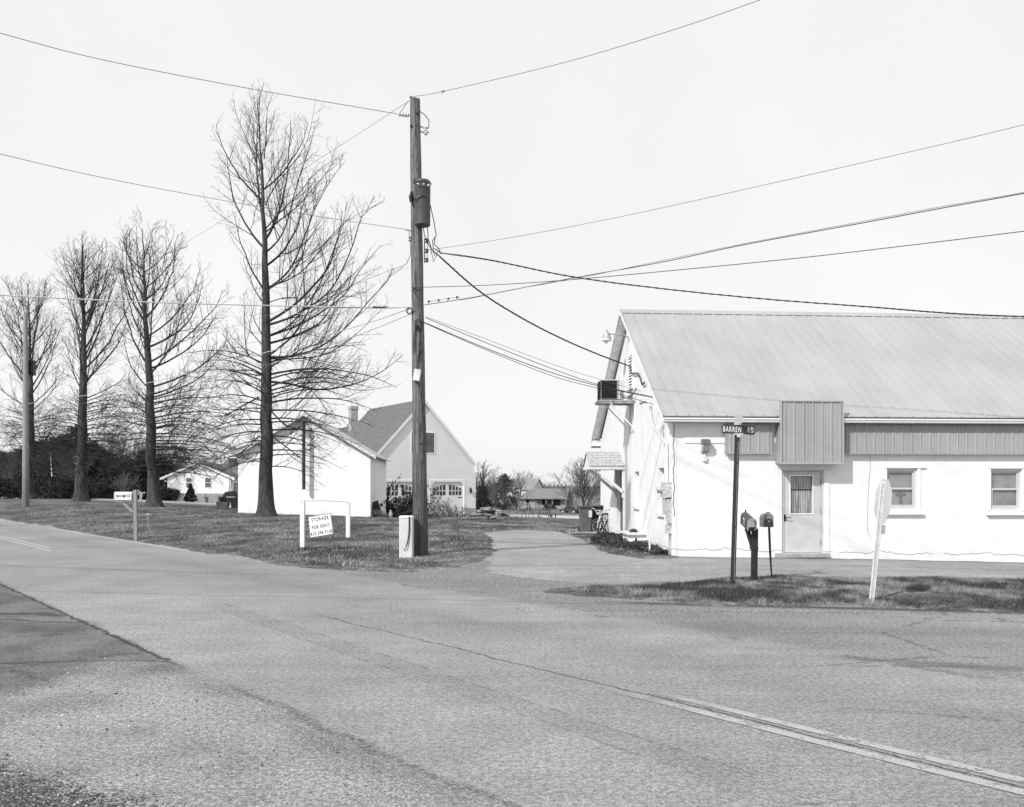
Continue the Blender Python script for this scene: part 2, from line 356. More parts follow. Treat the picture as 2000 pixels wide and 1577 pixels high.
# ---- asphalt: wear, seams, tyre marks and cracks laid out in road coordinates (d across, s along)
def asphalt(name, base, kind):
    n = NT(name); x, y, z = n.xyz()
    wob = n.math('SUBTRACT', n.noise(.9, 3, .6), .5); wob2 = n.math('SUBTRACT', n.noise(5, 3, .6), .5); wob3 = n.math('SUBTRACT', n.noise(22, 2, .6), .5)
    lin = lambda a, b, c: n.math('MULTIPLY_ADD', x, a, n.math('MULTIPLY_ADD', y, b, c))
    d = lin(RN[0], RN[1], 4.75 * RN[0] - 18.4 * RN[1]); s = lin(RT[0], RT[1], 0)
    mul = lambda *a: a[0] if len(a) == 1 else n.math('MULTIPLY', a[0], mul(*a[1:]))
    inv = lambda a: n.math('SUBTRACT', 1.0, a)
    agg = n.noise(60, 5, .85); agg2 = n.noise(26, 5, .8); spk = n.noise(62, 3, .8)
    slow = n.noise(.28, 4, .6); mid = n.noise(1.4, 4, .62)
    streak = n.noise(1.2, 4, .6, n.scaled(.35, 3.2, 1, .15))
    g = n.math('MULTIPLY', n.ramp(slow, .32, .68, .87, 1.09), base)
    g = n.math('MULTIPLY', g, n.ramp(mid, .32, .68, .93, 1.06))
    g = n.math('MULTIPLY', g, n.ramp(streak, .3, .7, .95, 1.05))
    coarse = 0.0
    if kind == 'road':
        # far lane and the overlay seam
        seam = lin(.1603, .9871, -12.70); seam = n.math('ADD', seam, n.math('MULTIPLY', wob, .12))
        farside = n.ramp(seam, -.03, .03); left = n.ramp(x, .4, 1.6, 1, 0)
        g = n.mix(mul(farside, left), g, n.math('MULTIPLY', g, .93))
        g = n.mix(mul(n.band(seam, .02, .018, .02), left, .55), g, .05)
        # apron of gravel beyond the road edge
        dj = n.math('ADD', d, n.math('MULTIPLY', wob2, .35))
        nearw = mul(n.ramp(dj, .05, .35), n.ramp(n.math('ADD', x, n.math('MULTIPLY', wob, 1.0)), 4.6, 7.5, 1, 0))
        g = n.mix(nearw, g, n.math('MULTIPLY', g, n.ramp(agg2, .3, .7, .45, 1.15)))
        g = n.mix(mul(n.band(dj, .08, .05, .08), n.ramp(wob, -.02, .1), n.ramp(s, 14.5, 15.5, 1, 0), .5), g, .06)
        # old lighter overlay edge line towards the grass strip
        l2 = n.math('ADD', lin(.05, 1, -12.05), n.math('MULTIPLY', wob2, .16))
        g = n.mix(mul(n.band(l2, 0, .012, .018), n.ramp(x, .3, .9), .75), g, .05)
        # shoulder: coarse old surface outside the near edge
        de = n.math('ADD', d, n.math('MULTIPLY', wob, .35))
        sh = n.ramp(de, -5.15, -5.4)
        old = mul(sh, n.ramp(n.math('ADD', s, n.math('MULTIPLY', wob, 3.0)), 7.6, 9.4))
        pal = n.ramp(n.noise(.55, 3, .6), .36, .62)
        g = n.mix(sh, g, n.math('MULTIPLY', g, n.mix(pal, .62, 1.14)))
        g = n.mix(old, g, n.math('MULTIPLY', g, .54))
        coarse = sh
        g = n.mix(mul(n.band(n.math('ADD', d, n.math('ADD', n.math('MULTIPLY', wob2, .16), n.math('MULTIPLY', wob3, .08))), -5.28, .028, .022), n.ramp(s, 7.9, 9.0), .92), g, .03)
        g = n.mix(mul(n.band(n.math('ADD', de, n.math('ADD', n.math('MULTIPLY', wob2, .14), n.math('MULTIPLY', wob3, .14))), -5.2, .035, .05), n.ramp(agg2, .42, .52), n.ramp(s, 8.0, 6.8), n.ramp(s, 2.0, 3.5), .75), g, .06)
        # pale gravel spilled off the edge
        g = n.mix(mul(n.band(n.math('ADD', d, n.math('MULTIPLY', wob, .7)), -5.75, .28, .3), n.ramp(s, 9.4, 8.0), .55), g, .30)
        # tar patch streaks across the old corner
        for c, a, h in ((11.35, .05, .13), (9.75, .22, .035), (8.95, -.1, .03)):
            q = n.math('ADD', lin(a, 1, -c), n.math('MULTIPLY', wob, .5))
            g = n.mix(mul(n.band(q, 0, h, .05), old, .75), g, .04)
        # wheel paths and a filled strip along the near lane
        tp = n.math('ADD', d, n.math('MULTIPLY', wob, .10)); e1 = n.math('ADD', tp, n.math('MULTIPLY', s, -.052))
        on = mul(n.ramp(s, 13.5, 12), n.ramp(s, 2.6, 3.6))
        g = n.mix(mul(n.band(e1, -4.02, .13, .05), on, .16), g, .085)
        g = n.mix(mul(n.band(e1, -3.88, .012, .02), on, n.ramp(wob2, -.1, .05), .35), g, .05)
        g = n.mix(mul(n.band(e1, -4.17, .012, .02), on, n.ramp(wob2, .12, -.05), .35), g, .05)
        g = n.mix(mul(n.band(tp, -1.4, .35, .35), .14), g, .06)
        g = n.mix(mul(n.band(lin(.09, 1, -10.75), 0, .28, .3), n.ramp(x, -3, 0), n.ramp(x, 5, 9, 1, 0), .22), g, .07)
        g = n.mix(mul(n.band(lin(.3, 1, -15.3), 0, .14, .16), n.ramp(x, -3.5, -6.5), .28), g, .07)
        # centre crack
        cc = n.math('ADD', d, n.math('ADD', n.math('MULTIPLY', wob, .16), n.math('ADD', n.math('MULTIPLY', wob2, .09), n.math('MULTIPLY', wob3, .02))))
        g = n.mix(mul(n.band(cc, -2.72, .010, .012), n.ramp(s, 10.9, 10.0), .92), g, .02)
        # short wandering cracks where the side road meets
        vd = n.voro(.38, n.scaled(.8, 1.5, 1, .2), 'Distance', 'DISTANCE_TO_EDGE')
        vd = n.math('ABSOLUTE', n.math('ADD', vd, n.math('ADD', n.math('MULTIPLY', wob2, .09), n.math('MULTIPLY', wob3, .035))))
        cr = mul(n.ramp(vd, .003, .009, 1, 0), n.ramp(n.noise(.4, 2), .44, .52), n.ramp(d, -2.9, -2.3), n.ramp(x, 2, 4))
        g = n.mix(mul(cr, .6), g, .04)
        cr2 = mul(n.ramp(vd, .003, .01, 1, 0), old); g = n.mix(mul(cr2, .6), g, .03)
        # loose dark grit by the right side
        gp = n.math('ADD', lin(.37, 1, -9.93), n.math('MULTIPLY', wob, .5))
        gm = mul(n.ramp(n.math('ADD', n.math('MULTIPLY', n.band(gp, .05, .08, .36), .55), n.math('MULTIPLY', n.math('SUBTRACT', agg2, .5), 2.0)), .40, .56), n.ramp(x, 2.8, 3.8))
        g = n.mix(mul(gm, .62), g, .06)
        # leaf litter and silt where the verge meets the asphalt
        lt = n.math('ADD', lin(.17, 1, -13.02), n.math('MULTIPLY', wob2, .16)); lm = n.ramp(n.math('ADD', n.band(lt, 0, .05, .17), n.math('MULTIPLY', n.math('SUBTRACT', agg2, .5), 1.4)), .40, .6)
        g = n.mix(mul(lm, n.ramp(x, .8, 2.2), .85), g, .04)
        g = n.mix(mul(n.band(n.math('ADD', lin(.165, 1, -12.83), n.math('MULTIPLY', wob2, .10)), 0, .012, .016), n.ramp(x, -.5, .6), .85), g, .035)
        # soil and rotted grass at the near verge
        vg = n.math('ADD', lin(.51, .86, -2.95), n.math('MULTIPLY', wob2, .55))
        vm = n.ramp(n.math('ADD', vg, n.math('MULTIPLY', n.math('SUBTRACT', agg2, .5), 1.6)), .10, .0); g = n.mix(mul(vm, .95), g, n.mix(n.ramp(spk, .52, .62), n.ramp(agg2, .4, .6, .015, .06), .30))
        # faint crack/tar dashes
        sp = n.ramp(n.noise(3.0, 2, .5, n.scaled(.5, 2.2, 1, .1)), .73, .76); g = n.mix(mul(sp, .5), g, .06)
    else:
        gv = n.ramp(n.noise(.8, 3, .6), .45, .62); g = n.math('MULTIPLY', g, n.mix(gv, 1.0, 1.12))
        ln = n.math('ADD', lin(.03, 1, -24.7), n.math('MULTIPLY', wob, .9))
        g = n.mix(mul(n.band(ln, 0, .35, .3), .35), g, .09)
        wl = n.math('ADD', lin(-.07, 1, -20.53 + .45), n.math('MULTIPLY', wob2, .2))
        g = n.mix(mul(n.ramp(wl, -.35, .1), n.ramp(x, 3.2, 4), .45), g, .10)
        g = n.mix(mul(n.band(n.math('ADD', lin(-.07, 1, -18.2), n.math('MULTIPLY', wob, .4)), 0, .06, .1), .3), g, .06)
        coarse = .35
    lo = n.mix(coarse, .78, .58) if kind == 'road' else .66
    hi = n.mix(coarse, 1.24, 1.42) if kind == 'road' else 1.4
    sp2 = n.t.nodes.new('ShaderNodeMapRange'); sp2.interpolation_type = 'SMOOTHSTEP'
    n.L(agg, sp2.inputs[0]); sp2.inputs[1].default_value = .30; sp2.inputs[2].default_value = .70; n.val(sp2.inputs[3], lo); n.val(sp2.inputs[4], hi)
    g = n.math('MULTIPLY', g, sp2.outputs[0])
    g = n.math('MULTIPLY', g, n.ramp(spk, .38, .62, .66, 1.34)); g = n.math('MULTIPLY', g, n.ramp(n.noise(24, 1, .5), .34, .66, .83, 1.17))
    if kind == 'road': g = n.mix(sh, g, n.math('MULTIPLY', g, n.ramp(n.noise(30, 2, .6), .36, .62, .80, 1.10)))
    n.bump(n.math('ADD', agg, n.math('MULTIPLY', agg2, .6)), .55, .012)
    return n.done(g, .88, 0, .25)
ROADM = asphalt('asphalt', .255, 'road'); DRIVEM = asphalt('driveway asphalt', .25, 'drive')
def road_z(X, Y):
    k = (sd_poly(X, Y, PAVED) > -1.2)
    return terrain(X, Y) + .002, k
road = grid_sheet('road', axis([(-110, -34, 2), (-34, 16, .4), (16, 70, 2)]), axis([(-20, 4, 2), (4, 34, .4), (34, 120, 2)]), road_z, ROADM)
def drive_z(X, Y):
    sd = sd_poly(X, Y, DRIVE) + (hash_noise(X, Y, .22, 3) - .5) * .34 + (hash_noise(X, Y, 1.3, 8) - .5) * .45
    return terrain(X, Y) + .002 + np.clip(sd * .06, -.02, .012), sd > -.5
drive = grid_sheet('driveway', axis([(-2.5, 13, .11), (13, 16, .3), (16, 46, 1)]), axis([(12, 34, .13)]), drive_z, DRIVEM)

# ---- painted lines
def paint(name, wear, fade=None):
    n = NT(name); w = n.ramp(n.noise(5.5, 5, .7), .40, .56); a = n.noise(60, 3, .7)
    c = n.math('ADD', n.math('MULTIPLY', w, .5), n.math('MULTIPLY', n.ramp(a, .35, .6), .5))
    tr = n.t.nodes.new('ShaderNodeBsdfTransparent'); mx = n.t.nodes.new('ShaderNodeMixShader')
    fac = n.ramp(c, wear, wear + .22)
    if fade:                                   # worn away toward its end
        x, y, z = n.xyz(); s = n.math('MULTIPLY_ADD', x, RT[0], n.math('MULTIPLY', y, RT[1])); fac = n.math('MULTIPLY', fac, n.ramp(n.math('ADD', s, n.math('MULTIPLY', n.noise(4, 3), 1.6)), fade, fade - 1.9))
    n.val(mx.inputs[0], fac); n.L(tr.outputs[0], mx.inputs[1]); n.L(n.b.outputs[0], mx.inputs[2]); n.L(mx.outputs[0], n.out.inputs[0])
    return n.done(n.ramp(a, .3, .7, .31, .41), .75, 0, .3)
PAINT = paint('worn road paint', .11, 6.6); PAINT2 = paint('road paint', .05)
def stripe(name, d0, s0, s1, half, mat):
    ss = np.arange(s0, s1, .25); V = []; 
    for s_ in ss:
        for e in (-half, half):
            dd = d0 + e + 0.01 * math.sin(s_ * 1.7); X = 4.75 * 0 + RT[0] * s_; 
            # point with road_s = s_ and road_d = dd
            bx = -4.75 + RN[0] * dd; by = 18.4 + RN[1] * dd; k = s_ - road_s(bx, by)
            V.append((bx + RT[0] * k, by + RT[1] * k, .0075))
    f = [(2 * i, 2 * i + 1, 2 * i + 3, 2 * i + 2) for i in range(len(ss) - 1)]
    V = np.array(V); V[:, 2] += terrain(V[:, 0], V[:, 1])
    o = link_mesh(name, fast_mesh(name, V, f), mat); o['kind'] = 'structure'; return o
for dd in (-2.61, -2.83):
    stripe('road_marking', dd, -14, 5.0 if dd > -2.7 else 5.3, .05, PAINT)
    stripe('road_marking', dd, 26.2 if dd > -2.7 else 25.0, 130, .055, PAINT2)
stripe('road_marking', -.12, 22.5, 130, .06, PAINT2)
# ------------------------------------------------------------------ surfaces of the buildings
def stucco(name, base=.80, cracks=True, dirt=.25):
    n = NT(name); x, y, z = n.xyz()
    lump = n.noise(2.2, 4, .6); fine = n.noise(40, 3, .6); st = n.noise(1.0, 4, .65, n.scaled(2.5, 2.5, .35))
    g = n.math('MULTIPLY', n.ramp(lump, .3, .7, .95, 1.03), base)
    low = n.ramp(n.math('ADD', z, n.math('MULTIPLY', lump, .7)), 1.0, .2)
    g = n.mix(n.math('MULTIPLY', n.math('MULTIPLY', low, n.ramp(st, .45, .7)), dirt), g, .34)
    g = n.mix(n.math('MULTIPLY', n.ramp(n.noise(7, 4, .7), .70, .76), .25), g, .35)
    if cracks:
        w1 = n.noise(1.1, 4, .7, n.scaled(1, 1, 0)); c = n.math('SUBTRACT', n.math('ADD', n.math('MULTIPLY_ADD', w1, .42, -.08), n.math('MULTIPLY', n.noise(7, 4, .75, n.scaled(1, 1, 0)), .11)), z)
        slope = n.math('ADD', c, n.math('MULTIPLY', x, -.022))
        m = n.math('MULTIPLY', n.band(slope, 0, n.ramp(n.noise(2.3, 2, .5, n.scaled(1, 1, 0)), .35, .7, .003, .014) if False else .007, .006), n.ramp(n.noise(1.6, 3, .6, n.scaled(1, 1, 0)), .36, .46))
        g = n.mix(n.math('MULTIPLY', m, .9), g, .05)
    n.bump(n.math('ADD', n.math('MULTIPLY', lump, 3.0), n.math('MULTIPLY', fine, .35)), .35, .02)
    return n.done(g, .75, 0, .25)
STUCCO = stucco('painted stucco', .74, True, .12)
STUCCO2 = stucco('weathered stucco', .84, False, .5)
WHITE = M('white trim', .78, .04, 3, .5); WHITE2 = M('old white paint', .68, .10, 4, .6, bump=.15)
DARKIN = M('dark interior', .012, .1, 2, .9)
BLACK = M('black metal', .022, .25, 8, .45, spec=.4); DARKM = M('dark grey metal', .07, .2, 6, .5)
GALV = M('galvanised steel', .42, .14, 7, .45, metal=.25); ALU = M('pale aluminium', .55, .08, 5, .4, metal=.2)
CONC = M('concrete', .34, .2, 4, .9, bump=.5, bscale=30); CONCD = M('dark concrete', .2, .25, 4, .9, bump=.5)
def ribmetal(name, base, streak):
    n = NT(name); x, y, z = n.xyz()
    a = n.noise(.5, 4, .6); b = n.noise(1.0, 4, .6, n.scaled(3.0, .35, .35)); c = n.noise(60, 2, .6)
    g = n.math('MULTIPLY', n.ramp(a, .3, .7, .93, 1.05), base)
    g = n.math('MULTIPLY', g, n.ramp(b, .3, .7, 1 - streak, 1 + streak)); g = n.math('MULTIPLY', g, n.ramp(c, .3, .7, .96, 1.04))
    return n.done(g, .55, .0, .35)
ROOFM = ribmetal('ribbed roof metal', .345, .03); PANELM = ribmetal('ribbed panel metal', .33, .05)
CURTM = None
def curtain_mat():
    n = NT('curtain cloth'); x, y, z = n.xyz()
    w = n.noise(1, 3, .6, n.scaled(26, 1, 1.2)); return n.done(n.ramp(w, .3, .7, .22, .62), .9, 0, .1)
CURTM = curtain_mat()
def blind_mat():
    n = NT('blinds behind glass'); x, y, z = n.xyz()
    w = n.math('SINE', n.math('MULTIPLY', z, 150.0)); g = n.math('MULTIPLY_ADD', w, .03, .27)
    g = n.math('MULTIPLY', g, n.ramp(n.noise(3, 2), .3, .7, .8, 1.2)); return n.done(g, .12, 0, .5)
BLINDM = blind_mat()
GLASS = M('dark window glass', .035, .3, 2, .06, spec=.6)
def siding_mat(name, base):
    n = NT(name); x, y, z = n.xyz()
    f = n.math('FRACT', n.math('MULTIPLY', z, 1 / .125))
    g = n.mix(n.ramp(f, .0, .12, 1, 0), base, base * .55); g = n.math('MULTIPLY', g, n.ramp(n.noise(.8, 3), .3, .7, .97, 1.03))
    n.bump(f, .5, .02); return n.done(g, .6, 0, .3)
SIDING = siding_mat('white lap siding', .84)
def shingle_mat(name, base):
    n = NT(name); a = n.noise(1.2, 3, .6, n.scaled(1.2, 1.2, 4)); b = n.noise(9, 4, .75, n.scaled(1, 1, 2.2)); c = n.noise(60, 2, .6)
    g = n.math('MULTIPLY', n.ramp(a, .3, .7, .9, 1.1), base); g = n.math('MULTIPLY', g, n.ramp(b, .3, .7, .72, 1.3)); g = n.math('MULTIPLY', g, n.ramp(c, .3, .7, .85, 1.15))
    n.bump(n.math('ADD', b, c), .4, .02); return n.done(g, .9, 0, .15)
SHINGLE = shingle_mat('grey shingles', .13); SHINGLE2 = shingle_mat('pale shingles', .36)

def holed(mb, fn, a0, a1, b0, b1, holes, depth):
    """wall rectangle a x b with rectangular openings; fn(a, b, t) maps to space, t = distance behind the face"""
    As = sorted({a0, a1, *[h[0] for h in holes], *[h[1] for h in holes]}); Bs = sorted({b0, b1, *[h[2] for h in holes], *[h[3] for h in holes]})
    idx = {}
    def V(a, b, t):
        k = (a, b, t)
        if k not in idx: idx[k] = len(mb.v); mb.v.append(tuple(fn(a, b, t)))
        return idx[k]
    for i in range(len(As) - 1):
        for j in range(len(Bs) - 1):
            ca = (As[i] + As[i + 1]) / 2; cb = (Bs[j] + Bs[j + 1]) / 2
            if any(h[0] < ca < h[1] and h[2] < cb < h[3] for h in holes): continue
            mb.f.append((V(As[i], Bs[j], 0), V(As[i + 1], Bs[j], 0), V(As[i + 1], Bs[j + 1], 0), V(As[i], Bs[j + 1], 0)))
    for h in holes:
        for (p, q) in (((h[0], h[2]), (h[1], h[2])), ((h[1], h[2]), (h[1], h[3])), ((h[1], h[3]), (h[0], h[3])), ((h[0], h[3]), (h[0], h[2]))):
            mb.f.append((V(*p, 0), V(*q, 0), V(*q, depth), V(*p, depth)))

# ------------------------------------------------------------------ the long white building
WB = thing('workshop_building', 'long white stucco building with a pale ribbed metal roof beside the road junction', 'building', (WX0, WY0, 0), WS)
def fr(px, py, v=0.0):
    """pixel -> (u, z) on the plane v of the front"""
    k = (px - CX) / F; u = (k * (WY0 + WC * v) - WX0 + WSN * v) / (WC - k * WSN); Y = WY0 + WSN * u + WC * v
    return u, EYE - (py - HY) / F * Y
def gb(px, py, u=0.0):
    """pixel -> (v, z) on the plane u of the gable wall"""
    k = (px - CX) / F; v = (WX0 + WC * u - k * (WY0 + WSN * u)) / (WSN + k * WC); Y = WY0 + WSN * u + WC * v
    return v, EYE - (py - HY) / F * Y
LEN, DEP, EV, RDG = 17.0, 10.0, 3.22, 6.88
du0, dz1 = fr(1527, 917); du1, dz0 = fr(1609, 1080); DOOR = (du0, du1, dz0, dz1)
wins = []
for (a, b, t, s) in ((1731, 1791, 916, 996), (1934, 1995, 917, 997)):
    u0, z1 = fr(a, t); u1, z0 = fr(b, s); wins.append((u0, u1, z0, z1))
step = wins[1][0] - wins[0][0]; w3 = tuple(c + (step if i < 2 else 0) for i, c in enumerate(wins[1])); wins.append(w3)
m = MB(); holed(m, lambda a, b, t: (a, t, b), 0, LEN, -.9, EV, [DOOR] + wins, .14)
v0, zt = gb(1248, 921); v1, zb = gb(1239, 989); GW1 = (v0, v1, zb, zt)
v0, zt = gb(1297, 914); v1, zb = gb(1286, 1003); GW2 = (v0, v1, zb, zt)
GD = (6.0, 7.0, .12, 2.15)
holed(m, lambda a, b, t: (t, a, b), 0, DEP, -.9, EV, [GW1, GW2, GD], .2)
rz = lambda v: EV - .02 + (RDG - .12 - EV) * (1 - abs(v - 5) / 5)
n0 = len(m.v); m.add([(0, 0, EV), (0, 5, RDG - .14), (0, DEP, EV)], [(0, 1, 2)])
m.add([(LEN, 0, -.9), (LEN, DEP, -.9), (LEN, DEP, EV), (LEN, 5, RDG - .14), (LEN, 0, EV)], [(0, 1, 2, 3, 4)])
m.add([(0, DEP, -.9), (LEN, DEP, -.9), (LEN, DEP, EV), (0, DEP, EV)], [(0, 1, 2, 3)])
m.build('wall', STUCCO, WB)
# corner pilaster strip, pale band under the eave
m = MB(); m.box(-.012, .10, -.012, .0, -.85, EV - .02); m.box(.30, 3.6, -.02, 0, 2.72, 2.86); m.build('corner_trim', STUCCO, WB)
# roof: two ribbed slopes, soffits, rakes
OV, RK = .24, .29
sl = math.atan2(RDG - 3.355, 5 + OV)
m = MB()
for sgn in (0, 1):
    Yv = (lambda v: v) if sgn == 0 else (lambda v: DEP - v)
    e = Vector((0, Yv(-OV), 3.355)); r = Vector((0, Yv(5), RDG)); d = r - e
    nrm = Vector((0, -d.z, d.y)) if sgn == 0 else Vector((0, d.z, -d.y)); nrm.normalize()
    if nrm.z < 0: nrm = -nrm
    a = Vector((-RK, 0, 0)); b = Vector((LEN + RK, 0, 0))
    m.extr([e + a, e + b, r + b, r + a], -nrm * .02)
    u = -RK + .02
    while u < LEN + RK - .03:
        p = e + Vector((u, 0, 0)) + nrm * .002; q = r + Vector((u, 0, 0)) + nrm * .002
        w = Vector((.022, 0, 0))
        m.add([p - w, p + w, q - w, q + w, p + nrm * .026 - w * .4, p + nrm * .026 + w * .4, q + nrm * .026 - w * .4, q + nrm * .026 + w * .4],
              [(0, 4, 6, 2), (4, 5, 7, 6), (1, 3, 7, 5), (0, 1, 5, 4), (2, 6, 7, 3)])
        if sgn == 0 and abs((u + RK) % .915) < .01 or True:
            pass
        u += .305
    # lap seam half way up, patched sheet
    if sgn == 0:
        for f0, f1, tt in ():
            c = e + d * tt + nrm * .006
            m.extr([c + Vector((f0, 0, 0)), c + Vector((f1, 0, 0)), c + Vector((f1, 0, 0)) - d.normalized() * .02, c + Vector((f0, 0, 0)) - d.normalized() * .02], nrm * .006)
m.build('roof', ROOFM, WB)
m = MB(); m.add([(-RK, 4.8, RDG - .11), (LEN + RK, 4.8, RDG - .11), (LEN + RK, 5, RDG + .035), (-RK, 5, RDG + .035), (LEN + RK, 5.2, RDG - .11), (-RK, 5.2, RDG - .11)], [(0, 1, 2, 3), (3, 2, 4, 5)])
m.build('ridge_cap', ROOFM, WB)
m = MB()   # boarded underside of the overhangs
for sgn in (0, 1):
    Yv = (lambda v: v) if sgn == 0 else (lambda v: DEP - v)
    for (ua, ub) in ((-RK + .02, -.002), (LEN + .002, LEN + RK - .02)):
        m.extr([(ua, Yv(-OV + .02), 3.30), (ub, Yv(-OV + .02), 3.30), (ub, Yv(5), RDG - .065), (ua, Yv(5), RDG - .065)], (0, 0, -.03))
    m.extr([(-RK + .02, Yv(-OV + .02), 3.27), (LEN, Yv(-OV + .02), 3.27), (LEN, Yv(-.002), 3.27), (-RK + .02, Yv(-.002), 3.27)], (0, 0, -.03))
m.build('soffit', M('grey soffit boards', .86, .15, 5, .8), WB)
m = MB()
for sgn in (0, 1):
    Yv = (lambda v: v) if sgn == 0 else (lambda v: DEP - v)
    hh = .05 if sgn == 0 else .13; m.extr([(-RK, Yv(-OV), 3.33), (-RK, Yv(5), RDG - .025), (-RK, Yv(5), RDG - .025 - hh), (-RK, Yv(-OV), 3.33 - hh)], (-.022, 0, 0))
m.build('rake_board', WHITE2, WB)
m = MB(); m.extr([(-RK - .02, DEP + OV, 3.2), (-RK - .02, DEP - .05, 3.2), (-RK - .02, DEP - .05, 3.08), (-RK - .02, DEP + OV + .1, 3.02)], (.36, 0, 0)); m.build('eave_return', WHITE2, WB)
# gutter with fascia behind
m = MB(); m.box(-RK + .03, LEN + RK, -OV + .005, -OV + .03, 3.19, 3.325); m.build('fascia', DARKM, WB)
m = MB()
prof = [(-OV + .003, 3.305), (-OV - .115, 3.30), (-OV - .12, 3.275), (-OV - .10, 3.26), (-OV - .085, 3.215), (-OV - .06, 3.20), (-OV + .003, 3.20)]
m.extr([(-RK, y_, z_) for y_, z_ in prof], (LEN + RK * 2, 0, 0)); m.build('gutter', WHITE, WB)
for k in range(9): MB().beam((.2 + k * 1.1, -OV - .125, 3.303), (.2 + k * 1.1, -OV + .0, 3.312), .03, .006).build('gutter_strap', GALV, WB)
# ribbed fascia panel under the eave
pu0, pz1 = fr(1419, 826, -.12); _, pz0 = fr(1419, 884, -.12)
pz1 = 3.16
SB_V = -.38
sb0, sbz1 = fr(1524, 782, SB_V); sb1, sbz0 = fr(1648, 907, SB_V)
def panel(name, u0, u1, z0, z1, v, pitch, par):
    m = MB(); m.box(u0, u1, v, v + .012, z0, z1)
    u = u0 + pitch * .4; k = 0
    while u < u1 - .02:
        m.add([(u - .024, v - .001, z0), (u + .024, v - .001, z0), (u - .024, v - .001, z1), (u + .024, v - .001, z1), (u - .010, v - .022, z0), (u + .010, v - .022, z0), (u - .010, v - .022, z1), (u + .010, v - .022, z1)],
              [(0, 4, 6, 2), (4, 5, 7, 6), (1, 3, 7, 5)])
        for dd in (.33, .5, .67):
            uu = u + pitch * dd
            if uu < u1 - .02: m.add([(uu - .012, v - .001, z0), (uu, v - .007, z0), (uu + .012, v - .001, z0), (uu - .012, v - .001, z1), (uu, v - .007, z1), (uu + .012, v - .001, z1)], [(0, 1, 4, 3), (1, 2, 5, 4)])
        u += pitch
    return m.build(name, PANELM, par)
panel('fascia_panel', pu0, sb0 - .10, pz0, pz1, -.12, .232, WB); panel('fascia_panel', sb1 - .14, LEN, pz0, pz1, -.12, .232, WB)
m = MB()
for (a, b) in ((pu0, sb0 - .10), (sb1 - .14, LEN)):
    m.box(a - .012, b, -.142, -.09, pz0 - .035, pz0 - .002); m.box(a - .014, a - .002, -.135, -.002, pz0, pz1); m.box(a, b, -.106, -.003, pz0 - .03, pz0 - .004)
m.build('panel_trim', PANELM, WB)
# sign box over the door
m = MB()
m.box(sb0 + .02, sb0 + .06, SB_V + .03, -.005, sbz0 + .02, sbz1 - .6); m.box(sb1 - .06, sb1 - .02, SB_V + .03, -.005, sbz0 + .02, sbz1 - .6)
m.box(sb0 + .02, sb1 - .02, SB_V + .03, SB_V + .10, sbz0 + .05, sbz1 - .03)
m.box(sb0 + .065, sb1 - .065, SB_V + .105, -.01, sbz0 + .03, sbz0 + .06)
bx = m.build('sign_box', PANELM, WB)
panel('sign_panel', sb0 + .03, sb1 - .03, sbz0 + .02, sbz1 - .02, SB_V + .012, .225, bx)
m = MB()
for (a, b, c, d) in ((sb0, sb1, sbz1 - .03, sbz1), (sb0, sb1, sbz0, sbz0 + .04), (sb0, sb0 + .035, sbz0 + .042, sbz1 - .032), (sb1 - .035, sb1, sbz0 + .042, sbz1 - .032)):
    m.box(a, b, SB_V - .02, SB_V + .05, c, d)
m.build('sign_frame', M('panel trim metal', .36, .06, 5, .45), bx)
# door
m = MB(); w = .05
m.box(du0, du0 + w, .012, .10, dz0, dz1 - w); m.box(du1 - w, du1, .012, .10, dz0, dz1 - w); m.box(du0, du1, .012, .10, dz1 - w, dz1)
m.build('door_frame', M('door frame paint', .50, .05, 4, .5), WB)
dl, dr, db, dt = du0 + w + .006, du1 - w - .006, dz0 + .01, dz1 - w - .008
wl, wt = fr(1545, 930); wr, wb_ = fr(1588, 1003)
m = MB(); fnd = lambda a, b, t: (a, .045 + t, b); holed(m, fnd, dl, dr, db, dt, [(wl, wr, wb_, wt)], .03); m.box(dl, dl + .002, .046, .09, db, dt)
door = m.build('door', M('pale grey door paint', .50, .05, 4, .45), WB)
m = MB(); k = .028
m.box(wl - k, wl, .03, .06, wb_ - k, wt + k); m.box(wr, wr + k, .03, .06, wb_ - k, wt + k); m.box(wl, wr, .03, .06, wt, wt + k); m.box(wl, wr, .03, .06, wb_ - k, wb_)
m.build('window_frame', WHITE, door)
m = MB(); m.add([(wl, .066, wb_), (wr, .066, wb_), (wr, .066, wt), (wl, .066, wt)], [(0, 1, 2, 3)])
def glass_clear():
    n = NT('clear window glass'); tr = n.t.nodes.new('ShaderNodeBsdfTransparent'); gl = n.t.nodes.new('ShaderNodeBsdfGlossy'); gl.inputs['Roughness'].default_value = .03
    mx = n.t.nodes.new('ShaderNodeMixShader'); tr.inputs[0].default_value = (.9, .9, .9, 1)
    mx.inputs[0].default_value = .07; n.L(tr.outputs[0], mx.inputs[1]); n.L(gl.outputs[0], mx.inputs[2]); n.L(mx.outputs[0], n.out.inputs[0]); return n.m
CLEAR = glass_clear(); m.build('pane', CLEAR, door)
m = MB(); zz = lerp(wb_, wt, .63)
for (za, zb2, top) in ((wb_, zz - .015, 0), (zz + .02, wt, 1)):
    N = 60; vs = []; 
    for i in range(N + 1):
        u = lerp(wl - .02, wr + .02, i / N); y_ = .105 + .016 * math.sin(i * 1.05 + top) + .008 * math.sin(i * 2.3)
        vs += [(u, y_, za), (u, y_, zb2)]
    m.add(vs, [(2 * i, 2 * i + 2, 2 * i + 3, 2 * i + 1) for i in range(N)])
m.build('curtain', CURTM, door, True)
